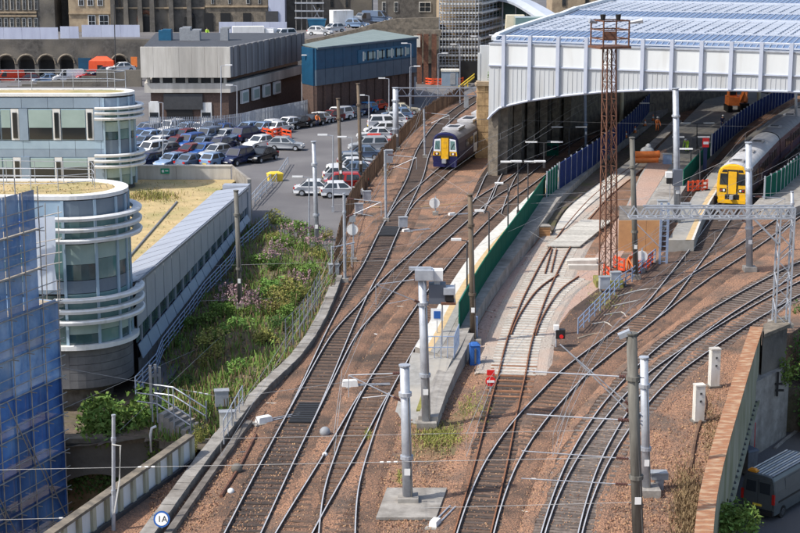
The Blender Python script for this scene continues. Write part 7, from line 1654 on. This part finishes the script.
# pile of orange pipes with a white sack
g = G(644, 163, 1.0)
for k, (dx, dz) in enumerate(((0, .3), (.15, .85))):
    b = MB(); b.tube((g.x - 1.3 + dx, g.y, 1.0 + dz), (g.x + 1.3 + dx, g.y + .3, 1.0 + dz), .34, 14); b.tube((g.x + 1.24 + dx, g.y + .3, 1.0 + dz), (g.x + 1.42 + dx, g.y + .32, 1.0 + dz), .38, 14); solo('orange_pipe', b, 'orange', ['lower orange pipe lying on the pink platform surface', 'upper orange pipe stacked on the pink platform surface'][k], 'pipe', smooth=False)
b = MB(); g2 = G(647, 155, 1.0); b.ball((g2.x, g2.y, 1.35), .75, 12, 8, (1, .7, .75)); b.ball((g2.x + .1, g2.y, 1.9), .3, 8, 6); solo('bulk_sack', b, 'white_paint', 'white bulk sack behind the orange pipes', 'sack', smooth=True)
g = G(667, 164, 1.0); root = thing('utility_box', 'blue grey utility box on the island platform by the mast', 'box', g); b = MB(); b.box(g, (.85, .6, 1.0)); put('body', b, 'galv_blue', root); b = MB(); b.box((g.x, g.y, g.z + 1), (.95, .7, .06)); put('lid', b, 'box_grey', root)
g = G(474.5, 364); root = thing('covered_box', 'blue covered equipment box at the foot of the brown mast', 'box', g, .1); b = MB(); b.box((0, 0, 0), (.6, .6, 1.15), taper=.93); put('cover', b, 'tarp_blue_dark', root, local=True); b = MB(); b.box((0, 0, 1.15), (.62, .62, .14), taper=.5); put('top_fold', b, 'tarp_blue_dark', root, local=True); b = MB(); b.box((0, -.3, .1), (.1, .06, .9)); put('strap', b, 'wire_dark', root, local=True)
g = G(540, 236); root = thing('timber_crate', 'brown timber crate beside the platform retaining wall', 'crate', g, .1)
for k in range(4): b = MB(); b.box((0, 0, .02 + k * .2), (1.5, .9, .17)); put('board', b, 'hoard_board', root, local=True)
b = MB(); b.box((0, 0, .82), (1.6, 1.0, .08)); put('lid', b, 'concrete', root, local=True)
g = G(550, 150, .9); root = thing('green_locker', 'small green and white locker beside the far track under the roof', 'locker', G(551, 156)); g = G(551, 156); b = MB(); b.box(g, (1.5, .9, 1.5)); put('body', b, 'green_hoarding', root)
b = MB(); b.box((g.x, g.y, 1.5), (1.6, 1.0, .12)); put('lid', b, 'white_paint', root)
for k in (-1, 1): b = MB(); b.box((g.x + k * .35, g.y - .47, .7), (.5, .04, .5)); put('window', b, 'glass_dark', root)
# navy banner post with red and white top
g = G(704.5, 172, .97); root = thing('banner_post', 'dark blue post with red and white head on the platform near the yellow train', 'post', g); h = at(704, 141, g.y).z - g.z
b = MB(); b.box(g, (.34, .2, h - .6)); put('post', b, 'cloth_navy', root); b = MB(); b.box((g.x, g.y, g.z + h - .6), (.62, .25, .9)); put('red_head', b, 'sign_red', root)
b = MB(); b.box((g.x, g.y - .15, g.z + h - .3), (.5, .05, .25)); put('white_band', b, 'sign_white', root); b = MB(); b.box((g.x + .2, g.y - .1, g.z), (.7, .3, .12)); put('foot', b, 'black', root)
# orange excavator deep under the roof
g = at(735, 108, 205); g = Vector((at(735, 112, 205).x, 205, 1.0)); root = thing('excavator', 'orange excavator working on the island platform deep under the roof', 'excavator', g)
for s_ in (-.9, .9): b = MB(); b.box((g.x + s_, g.y, g.z), (.55, 3.0, .8)); put('crawler', b, 'black', root)
b = MB(); b.box((g.x + .1, g.y, g.z + .85), (2.4, 2.6, 1.1)); put('body', b, 'orange', root); b = MB(); b.box((g.x - .6, g.y - .5, g.z + 1.9), (1.0, 1.2, 1.4)); cb_ = put('cab', b, 'orange', root); b = MB(); b.box((g.x - .6, g.y - 1.12, g.z + 2.2), (.8, .05, .9)); put('cab_window', b, 'glass_dark', cb_)
b = MB(); b.bar((g.x + .4, g.y - 1.2, g.z + 1.6), (g.x + .9, g.y - 2.6, g.z + 3.6), .35, .5); b.bar((g.x + .9, g.y - 2.6, g.z + 3.6), (g.x + .4, g.y - 3.9, g.z + 1.6), .3, .4); put('boom', b, 'orange', root); b = MB(); b.box((g.x + .3, g.y - 4.0, g.z + .6), (.9, .8, .9), taper=1.2); put('bucket', b, 'black', root)
# traffic cones / low posts along the platform edge inside
for i, (a, c) in enumerate([(618, 133), (627, 128), (637, 121), (645, 116)]):
    g = G(a + 8, c + 5, 1.0) ; root = thing('traffic_cone', 'small orange and white cone along the island edge, %s from the near end' % ORD[i], 'cone', g, group='cones on the island platform edge'); b = MB(); b.tube(g, g + Vector((0, 0, .8)), .2, 10, .04); put('body', b, 'orange', root); b = MB(); b.tube(g + Vector((0, 0, .35)), g + Vector((0, 0, .55)), .135, 10, .1); put('band', b, 'sign_white', root); b = MB(); b.box(g, (.45, .45, .05)); put('foot', b, 'black', root)
# tent and orange board by the arches
g = at(103, 68, 262); root = thing('orange_tent', 'orange pointed work tent in front of the arched wall', 'tent', (g.x, 262, 0)); zt3 = Zat(262, 53)
b = MB(); b.add([(g.x - 2.2, 260.5, g.z - 2), (g.x + 2.2, 260.5, g.z - 2), (g.x + 2.2, 263, g.z - 2), (g.x - 2.2, 263, g.z - 2), (g.x - 2.0, 260.6, zt3 - 1.2), (g.x + 2.0, 260.6, zt3 - 1.2), (g.x + 2.0, 263, zt3 - 1.2), (g.x - 2.0, 263, zt3 - 1.2), (g.x, 261.8, zt3)], [(0, 1, 5, 4), (1, 2, 6, 5), (2, 3, 7, 6), (3, 0, 4, 7), (4, 5, 8), (5, 6, 8), (6, 7, 8), (7, 4, 8)]); put('canvas', b, 'orange_red', root)
b = MB(); b.box((g.x - .2, 260.45, g.z - 2), (.9, .06, 2.6)); put('flap', b, 'black', root)
g = at(134, 62, 258); root = thing('orange_board', 'orange warning board beside the white car by the arches', 'sign', (g.x, 258, 0)); b = MB(); b.box((g.x, 258, g.z - .8), (1.0, .1, 1.6)); put('board', b, 'orange', root); b = MB(); b.tube((g.x, 258.1, 0), (g.x, 258.1, g.z), .08, 6); put('post', b, 'galv', root)
g = at(317, 28, 258); root = thing('skip', 'blue skip beside the white cars on the upper street', 'skip', g); b = MB(); b.box(g, (2.4, 1.6, 1.3), taper=1.2); put('body', b, 'warehouse_blue_light', root); b = MB(); b.box(g + Vector((0, 0, 1.3)), (3.0, 2.0, .12)); put('rim', b, 'warehouse_blue_light', root)
# ================================================================== PEOPLE
def person(label, loc, rz, bend=0.0, top='orange', legs='orange', hat='white_paint', arms=((.30, -.15, .95), (.30, -.25, .8)), scale=1.0):
    """one continuous body grown from a jointed skeleton; local -Y is forward"""
    root = thing('person', label, 'person', loc, rz)
    sb, cb = math.sin(bend), math.cos(bend)
    def up(x, f, z): # a point above the hips, bent forwards
        zz = z - .92; return Vector((x, -(zz * sb) + f * cb * -1, .92 + zz * cb - f * sb * 0))
    V = [Vector((0, 0, .92)), up(0, 0, 1.12), up(0, 0, 1.36), up(0, 0, 1.47), up(0, 0.02, 1.58), up(0, .03, 1.70)]
    Rr = [(.15, .11), (.15, .105), (.17, .11), (.06, .06), (.085, .10), (.08, .09)]
    E_ = [(0, 1), (1, 2), (2, 3), (3, 4), (4, 5)]
    def add(p, r, q): V.append(Vector(p)); Rr.append(r); E_.append((q, len(V) - 1)); return len(V) - 1
    for s_, (ex, fy, fz) in zip((-1, 1), arms):
        sh = add(up(.20 * s_, 0, 1.40), (.065, .065), 2); el = add(up(.26 * s_, .05, 1.14) + Vector((0, -.08, 0)), (.05, .05), sh); hd = add(Vector((.22 * s_, fy - .28 - .5 * sb, fz)), (.04, .04), el); add(Vector((.21 * s_, fy - .36 - .5 * sb, fz - .05)), (.035, .025), hd)
    for s_ in (-1, 1):
        hp_ = add((.10 * s_, 0, .86), (.10, .10), 0); kn = add((.12 * s_, -.06, .48), (.07, .07), hp_); an = add((.13 * s_, .03, .09), (.05, .05), kn); add((.13 * s_, -.14, .04), (.045, .035), an)
    me = bpy.data.meshes.new('body'); me.from_pydata([v * scale for v in V], E_, []); o = bpy.data.objects.new('body', me); COL.objects.link(o)
    md = o.modifiers.new('s', 'SKIN')
    for i, r in enumerate(Rr): me.skin_vertices[0].data[i].radius = (r[0] * scale, r[1] * scale)
    me.skin_vertices[0].data[0].use_root = True
    o.modifiers.new('d', 'SUBSURF').levels = 1
    dg = bpy.context.evaluated_depsgraph_get(); m2_ = bpy.data.meshes.new_from_object(o.evaluated_get(dg)); bpy.data.objects.remove(o); m2_.name = 'body'
    m2_.materials.clear()
    for k in (top, legs, 'skin', 'black'): m2_.materials.append(M[k])
    head = V[4]
    for p in m2_.polygons:
        c = p.center / scale; p.use_smooth = True
        d = (c - Vector((0, 0, .92)))
        p.material_index = 2 if (c - V[4]).length < .2 or (c - V[5]).length < .16 else (3 if c.z < .13 else (1 if c.z < .9 else 0))
        for hi in (9, 13):
            if len(V) > hi and (c - V[9]).length < .09 or (c - V[13]).length < .09: p.material_index = 2
    o = bpy.data.objects.new('body', m2_); COL.objects.link(o); o.parent = root
    b = MB(); hh = V[5] * scale; b.ball((hh.x, hh.y, hh.z), .125 * scale, 10, 6, (1, 1.1, .8)); b.tube((hh.x, hh.y - .03, hh.z - .02), (hh.x, hh.y - .03, hh.z + .0), .15 * scale, 12); put('helmet', b, hat, root, local=True)
    return root
person('worker in orange overalls bending over beside the orange barriers', G(628, 272), .6, .75, 'orange', 'orange', 'sign_red', arms=((.3, -.1, .55), (.3, -.1, .5)))
person('worker in yellow green jacket crouched on the island platform', G(687, 152, 1.0), -.5, .9, 'hiviz', 'hiviz', 'white_paint', arms=((.3, -.1, .5), (.3, -.1, .45)))
person('worker in orange jacket standing among cars by the pale metal fence', G(317, 127), .4, .1, 'orange', 'cloth_navy', 'black')
person('worker in orange standing on the island platform under the roof', G(657, 132, 1.0), .2, .05, 'orange', 'orange', 'white_paint')
person('worker in dark clothes and white helmet on the far island platform', G(722, 130, 1.0), .2, .05, 'cloth_navy', 'cloth_navy', 'white_paint')
person('pedestrian in a yellow green jacket by the dark shop opening', (at(207, 27, 270).x, 270, ZU), .3, 0, 'hiviz', 'cloth_navy', 'black')
person('pedestrian in a red coat by the church doorway', (at(162, 34, 268).x, 268, ZU), -.3, 0, 'sign_red', 'cloth_navy', 'black')
# ================================================================== PLANTS
def leafmesh(name, n, shape, size, mats, seed, upright=0.0, stems=0):
    rr = random.Random(seed); b = MB()
    for _ in range(n):
        c, nrm = shape(rr); s = size * rr.uniform(.55, 1.3)
        t = Vector((rr.gauss(0, 1), rr.gauss(0, 1), rr.gauss(0, 1) + upright * 3)).normalized(); a = t.cross(Vector((rr.gauss(0, 1), rr.gauss(0, 1), rr.gauss(0, 1)))).normalized()
        c = Vector(c); b.add([c - t * s * .6, c + a * s * .3, c + t * s * .7, c - a * s * .3], [(0, 1, 2, 3)])
    return b
def dome(rx, rz, lumps=5):
    def f(rr, L={}):
        if 'l' not in L: L['l'] = [(rr.uniform(-.55, .55), rr.uniform(-.55, .55), rr.uniform(.15, .75), rr.uniform(.28, .55)) for _ in range(lumps)]
        a = rr.choice(L['l']); d = Vector((rr.gauss(0, 1), rr.gauss(0, 1), rr.gauss(0, 1))).normalized() * a[3] * rr.uniform(.55, 1.08)
        return ((a[0] + d.x) * rx, (a[1] + d.y) * rx, max(.02, (a[2] + d.z) * rz)), d
    return lambda rr, L={}: f(rr, L)
def bush_meshes(mt, n, rx, rz, size, k, seed0, lumps=6):
    out = []
    for i in range(k): out.append(leafmesh('foliage', n, dome(rx, rz, lumps), size, mt, seed0 + i).mesh('foliage', mt))
    return out
stem = MB()
for k in range(7): a = k * .9; stem.tube((0, 0, 0), (.35 * math.cos(a), .35 * math.sin(a), .7), .025, 4, .01)
STEM = stem.mesh('stems', 'twig')
BM = {m_: bush_meshes(m_, 780, 1.0, 1.15, .135, 4, s, 8) for m_, s in (('leaf', 10), ('leaf_dark', 20), ('leaf_yellow', 30))}
def bush(label, loc, s, m_, group=None, sz=None, k=None):
    r = thing('bush', label, 'bush', loc, rnd.uniform(0, 6.28), group); me = BM[m_][k if k is not None else rnd.randrange(4)]
    place('foliage', me, r, (0, 0, 0), scale=(s, s, sz or s)); place('stems', STEM, r, (0, 0, 0), scale=(s, s, sz or s)); return r
def egp(px, py):   # a point of the embankment under a picture position
    z = 0.0
    for _ in range(5): g = G(px, py, z); z = emb_z(g.x, g.y)
    return Vector((g.x, g.y, z - .05))
emb_bushes = [(275, 222, .9, 'leaf_yellow'), (285, 228, 1.0, 'leaf'), (298, 232, 1.0, 'leaf'), (312, 236, .9, 'leaf'), (325, 238, .8, 'leaf_yellow'), (268, 240, 1.0, 'leaf_yellow'), (282, 246, 1.1, 'leaf'), (300, 250, .9, 'leaf'), (318, 258, .9, 'leaf_yellow'), (262, 262, 1.0, 'leaf'), (276, 268, 1.1, 'leaf_dark'), (292, 272, 1.1, 'leaf'), (308, 276, .9, 'leaf'), (322, 275, .7, 'leaf_yellow'), (270, 290, 1.2, 'leaf'), (284, 296, 1.2, 'leaf_yellow'), (298, 300, 1.0, 'leaf'), (310, 296, .8, 'leaf_yellow'), (262, 300, .9, 'leaf'), (275, 312, 1.1, 'leaf_yellow'), (290, 318, 1.0, 'leaf'), (245, 300, .7, 'leaf'),
 (210, 325, 1.1, 'leaf'), (222, 318, 1.0, 'leaf'), (236, 330, 1.2, 'leaf'), (250, 335, 1.0, 'leaf_dark'), (266, 340, .9, 'leaf_yellow'), (200, 338, 1.0, 'leaf_dark'), (215, 345, 1.1, 'leaf_yellow'), (230, 352, 1.1, 'leaf_dark'), (246, 352, .9, 'leaf_yellow'), (195, 355, 1.0, 'leaf_dark'), (210, 364, 1.2, 'leaf_yellow'), (226, 372, 1.1, 'leaf_dark'), (240, 372, 1.0, 'leaf'), (182, 368, .9, 'leaf_dark'), (196, 380, 1.0, 'leaf_yellow'), (212, 388, .9, 'leaf_dark'), (180, 385, .8, 'leaf_dark'), (165, 384, .8, 'leaf_dark'), (280, 330, .9, 'leaf_dark'), (268, 356, .8, 'leaf_dark'), (256, 366, .7, 'leaf_yellow'), (230, 395, .8, 'leaf_dark'), (175, 345, .8, 'leaf'), (190, 328, .8, 'leaf')]
LB = {'leaf': 'fresh green weedy bush on the embankment beside the footpath', 'leaf_dark': 'dark green weedy bush on the lower embankment', 'leaf_yellow': 'yellowish weedy bush on the embankment slope'}
BANDS = [(243, 'below the car park edge'), (283, 'among the lamp posts'), (322, 'around the pink flowers'), (352, 'in the middle slope'), (999, 'near the stairs')]
seen_ = {}
emb_bushes = [e for i, e in enumerate(emb_bushes) if not (e[3] == 'leaf_dark' and i % 2) and not (e[1] > 340 and i % 3 == 0)]
for a, c, s, m_ in sorted(emb_bushes):
    bd = [t for y, t in BANDS if c < y][0]; k_ = seen_[(bd, m_)] = seen_.get((bd, m_), 0) + 1
    bush('%s weedy bush %s, %s from the left' % ({'leaf': 'fresh green', 'leaf_dark': 'dark green', 'leaf_yellow': 'yellowish'}[m_], bd, ORD[k_ - 1]), egp(a, c), s * (rnd.uniform(.75, 1.1) if c > 340 else rnd.uniform(.9, 1.3)), m_, group='bushes on the embankment', sz=s * rnd.uniform(.45, 1.1))
# rough ground cover between them
b = MB(); b2 = MB()
for _ in range(22000):
    a, c = rnd.uniform(150, 336), rnd.uniform(222, 440); g = G(a, c, -.4)
    if not inside(g.x, g.y, EMB): continue
    z = emb_z(g.x, g.y); h = rnd.choice((.1, .2, .3, .55)) * rnd.uniform(.7, 1.5); an = rnd.uniform(0, 6.28); d = Vector((math.cos(an), math.sin(an), 0)); p = Vector((g.x, g.y, z - .03)); ln = Vector((rnd.gauss(0, .15), rnd.gauss(0, .15), h))
    (b if rnd.random() < .68 else b2).add([p - d * .035, p + d * .035, p + ln + d * .03, p + ln - d * .02], [(0, 1, 2, 3)])
tag(put('weeds', b, 'leaf'), 'green weeds covering the embankment', 'weeds', kind='stuff'); tag(put('dry_weeds', b2, 'leaf_dry'), 'dry brown weeds covering the embankment', 'weeds', kind='stuff')
# pink flowering weeds
def flower_mesh(seed):
    rr = random.Random(seed); b = MB(); b2 = MB()
    for _ in range(16):
        x, y = rr.gauss(0, .35), rr.gauss(0, .35); h = rr.uniform(.9, 1.5); b.tube((x, y, 0), (x, y, h), .014, 4, .008)
        for _ in range(9): z = rr.uniform(.2, h * .7); a = rr.uniform(0, 6.28); c = Vector((x, y, z)); t = Vector((math.cos(a), math.sin(a), .5)) * .18; b.add([c, c + t * .5 + Vector((.03, 0, 0)), c + t, c + t * .5 - Vector((.03, 0, 0))], [(0, 1, 2, 3)])
        for _ in range(12): z = rr.uniform(h * .68, h * 1.05); c = Vector((x + rr.gauss(0, .035), y + rr.gauss(0, .035), z)); s = .06; a = Vector((rr.gauss(0, 1), rr.gauss(0, 1), rr.gauss(0, 1))).normalized(); t = a.orthogonal().normalized(); b2.add([c - a * s, c + t * s, c + a * s, c - t * s], [(0, 1, 2, 3)])
    return b.mesh('stems', 'leaf'), b2.mesh('blossom', 'flower_pink')
FM = [flower_mesh(s) for s in (1, 2)]
for i, (a, c) in enumerate([(240, 312), (248, 310), (256, 313), (262, 317), (245, 317), (254, 305), (235, 306), (230, 303), (300, 246), (306, 250), (292, 241), (314, 244), (278, 256), (286, 262), (321, 252), (268, 268), (226, 312), (300, 290)]):
    r = thing('flowering_weed', 'pink flowering weed clump in the %s patch, %s one planted' % ('lower' if c > 290 else 'upper', ORD[i]), 'plant', egp(a, c), rnd.uniform(0, 6), group='pink flowering weeds'); s = rnd.uniform(.8, 1.15); st_, bl_ = FM[i % 2]
    place('stems', st_, r, (0, 0, 0), scale=(s, s, s)); place('blossom', bl_, r, (0, 0, 0), scale=(s, s, s))
# big bush over the stone wall
big = bush_meshes('leaf', 2600, 2.0, 2.0, .22, 1, 77, 10)[0]
g = G(117, 441, -1.5); r = thing('large_bush', 'large leafy bush growing over the top of the dark stone wall', 'bush', (g.x, g.y + 1.2, -1.7)); place('foliage', big, r, (0, 0, 0), scale=(1.25, 1.1, 1.25)); place('stems', STEM, r, (0, 0, 0), scale=(2, 2, 2))
g = G(152, 437, -1.3); r = thing('large_bush', 'second leafy bush on the stone wall next to the stairs', 'bush', (g.x, g.y + 1.6, -1.5)); place('foliage', big, r, (0, 0, 0), rz=2.0, scale=(.7, .7, .9)); place('stems', STEM, r, (0, 0, 0), scale=(1.5, 1.5, 1.5))
b = leafmesh('ivy', 500, lambda rr: ((rr.uniform(-2.0, 1.2) + cxw, WY + .5 - .3 * rr.random(), zt_ - .2 - abs(rr.gauss(0, .55))), None), .2, 'leaf_dark', 5); root = thing('ivy', 'ivy hanging inside the shallow arch of the stone wall', 'ivy', (cxw, WY + .4, zt_ - 1)); put('foliage', b, 'leaf_dark', root)
b = leafmesh('ivy', 160, lambda rr: ((at(154, 450, WY).x + rr.gauss(0, .22), WY - .15 - .1 * rr.random(), rr.uniform(-3.2, -1.3)), None), .18, 'leaf', 6); root = thing('ivy', 'green creeper hanging down the stone wall beside the vent pipe', 'ivy', (at(154, 450, WY).x, WY - .2, -3)); put('foliage', b, 'leaf', root)
bush('small bright bush at the bottom left corner under the scaffold', G(2, 528, -4.0), 1.0, 'leaf')
for a, c, s, lb in ((198, 440, .55, 'yellowish tuft at the end of the white bridge parapet'), (191, 452, .45, 'small dry tuft between parapet and trough')): bush(lb, G(a, c), s, 'leaf_yellow')
# bushes on the pillar and by the right abutment
g = G(483, 158); bush('small bush growing on top of the sandstone pillar', Vector((g.x + 1.15, g.y - 1.1, hp - .1)), .95, 'leaf', sz=1.5)
bigd = bush_meshes('leaf_dark', 2600, 2.2, 3.4, .24, 1, 99, 12)[0]
for i, (x, y, z, s, lb) in enumerate([(25.7, 96.0, -3.2, .9, 'dark overgrown bush beside the bridge abutment pier'), (at(797, 330, 101).x + 1, 101, -2.0, .8, 'dark bush higher up at the right edge'), (25.55, 94.1, -6.1, .85, 'lowest dark bush above the street at the right edge')]):
    r = thing('large_bush', lb, 'bush', (x, y, z), i * 1.3); place('foliage', bigd, r, (0, 0, 0), scale=(s * .8, s, s)); place('stems', STEM, r, (0, 0, 0), scale=(2, 2, 2))
b = MB(); b.prism([(23.6, 94.6), (36, 96), (50, 112), (36, 112), (25.0, 99)], -6, -3.2); struct('bank', b, 'soil')
b = leafmesh('ivy', 420, lambda rr: ((c_pier[0] + rr.gauss(0, .5), c_pier[1] - .15 * rr.random(), rr.uniform(-2.3, -.3)), None), .2, 'leaf', 8) if False else None
c_pier = (P2.x - dd.x * .8, P2.y - dd.y * .8)
b = leafmesh('ivy', 380, lambda rr: ((c_pier[0] + dd.x * rr.gauss(0, .55) + nn.x * .15, c_pier[1] + dd.y * rr.gauss(0, .2) + nn.y * (.1 + .3 * rr.random()), rr.gauss(-1.6, .45)), None), .2, 'leaf', 8); root = thing('ivy', 'bright ivy spilling over the abutment below the dark pier', 'ivy', (P2.x, P2.y, -2)); put('foliage', b, 'leaf', root)
# planter with shrub at the bottom right
g = G(737, 548, -2.6); root = thing('stone_planter', 'stone topped planter with a clipped shrub at the bottom right', 'planter', (g.x, g.y, -6)); 
b = MB(); b.box((g.x, g.y + .3, -6), (2.0, 2.2, 3.3), .3); put('block', b, 'concrete_dark', root)
shr = bush_meshes('leaf', 1800, 1.15, 1.5, .16, 1, 55, 9)[0]
r = thing('shrub', 'clipped leafy shrub in front of the grey van at bottom right', 'shrub', (g.x - .1, g.y + .3, -2.75)); place('foliage', shr, r, (-.15, 0, .35), scale=(1.5, 1.4, 1.2)); place('stems', STEM, r, (0, 0, 0), scale=(1.4, 1.4, 1.6))
# weeds on the ballast
b = MB(); b2 = MB()
def tufts(bb, n, px0, px1, py0, py1, h0, h1):
    for _ in range(n):
        a, c = rnd.gauss((px0 + px1) / 2, (px1 - px0) / 4), rnd.gauss((py0 + py1) / 2, (py1 - py0) / 4); p = G(a, c, -.02); an = rnd.uniform(0, 6.28); d = Vector((math.cos(an), math.sin(an), 0)) * .025; h = rnd.uniform(h0, h1); ln = Vector((rnd.gauss(0, .1), rnd.gauss(0, .1), h)); bb.add([p - d, p + d, p + ln + d * .4, p + ln - d * .4], [(0, 1, 2, 3)])
tufts(b, 1500, 415, 460, 428, 450, .08, .25); tufts(b, 500, 460, 490, 395, 425, .08, .22); tufts(b, 200, 365, 370, 432, 442, .1, .3); tufts(b, 350, 588, 622, 288, 312, .08, .2); tufts(b, 120, 398, 402, 470, 485, .05, .15)
tufts(b2, 2600, 672, 704, 470, 545, .08, .35); tufts(b2, 700, 700, 722, 390, 470, .05, .2); tufts(b2, 900, 335, 356, 250, 275, .08, .3); tufts(b2, 700, 408, 455, 425, 455, .08, .2); tufts(b2, 350, 380, 392, 160, 180, .1, .3)
tag(put('green_tufts', b, 'leaf_yellow'), 'green grass tufts growing in the ballast', 'grass', kind='stuff'); tag(put('dry_tufts', b2, 'leaf_dry'), 'dry straw coloured tufts beside the rusty parapet', 'grass', kind='stuff')
mossp = [(405, 425), (424, 416), (445, 420), (470, 402), (482, 400), (476, 430), (462, 452), (432, 462), (406, 458)]
sheet('mossy_ground', mossp, .008, 'moss_ground')
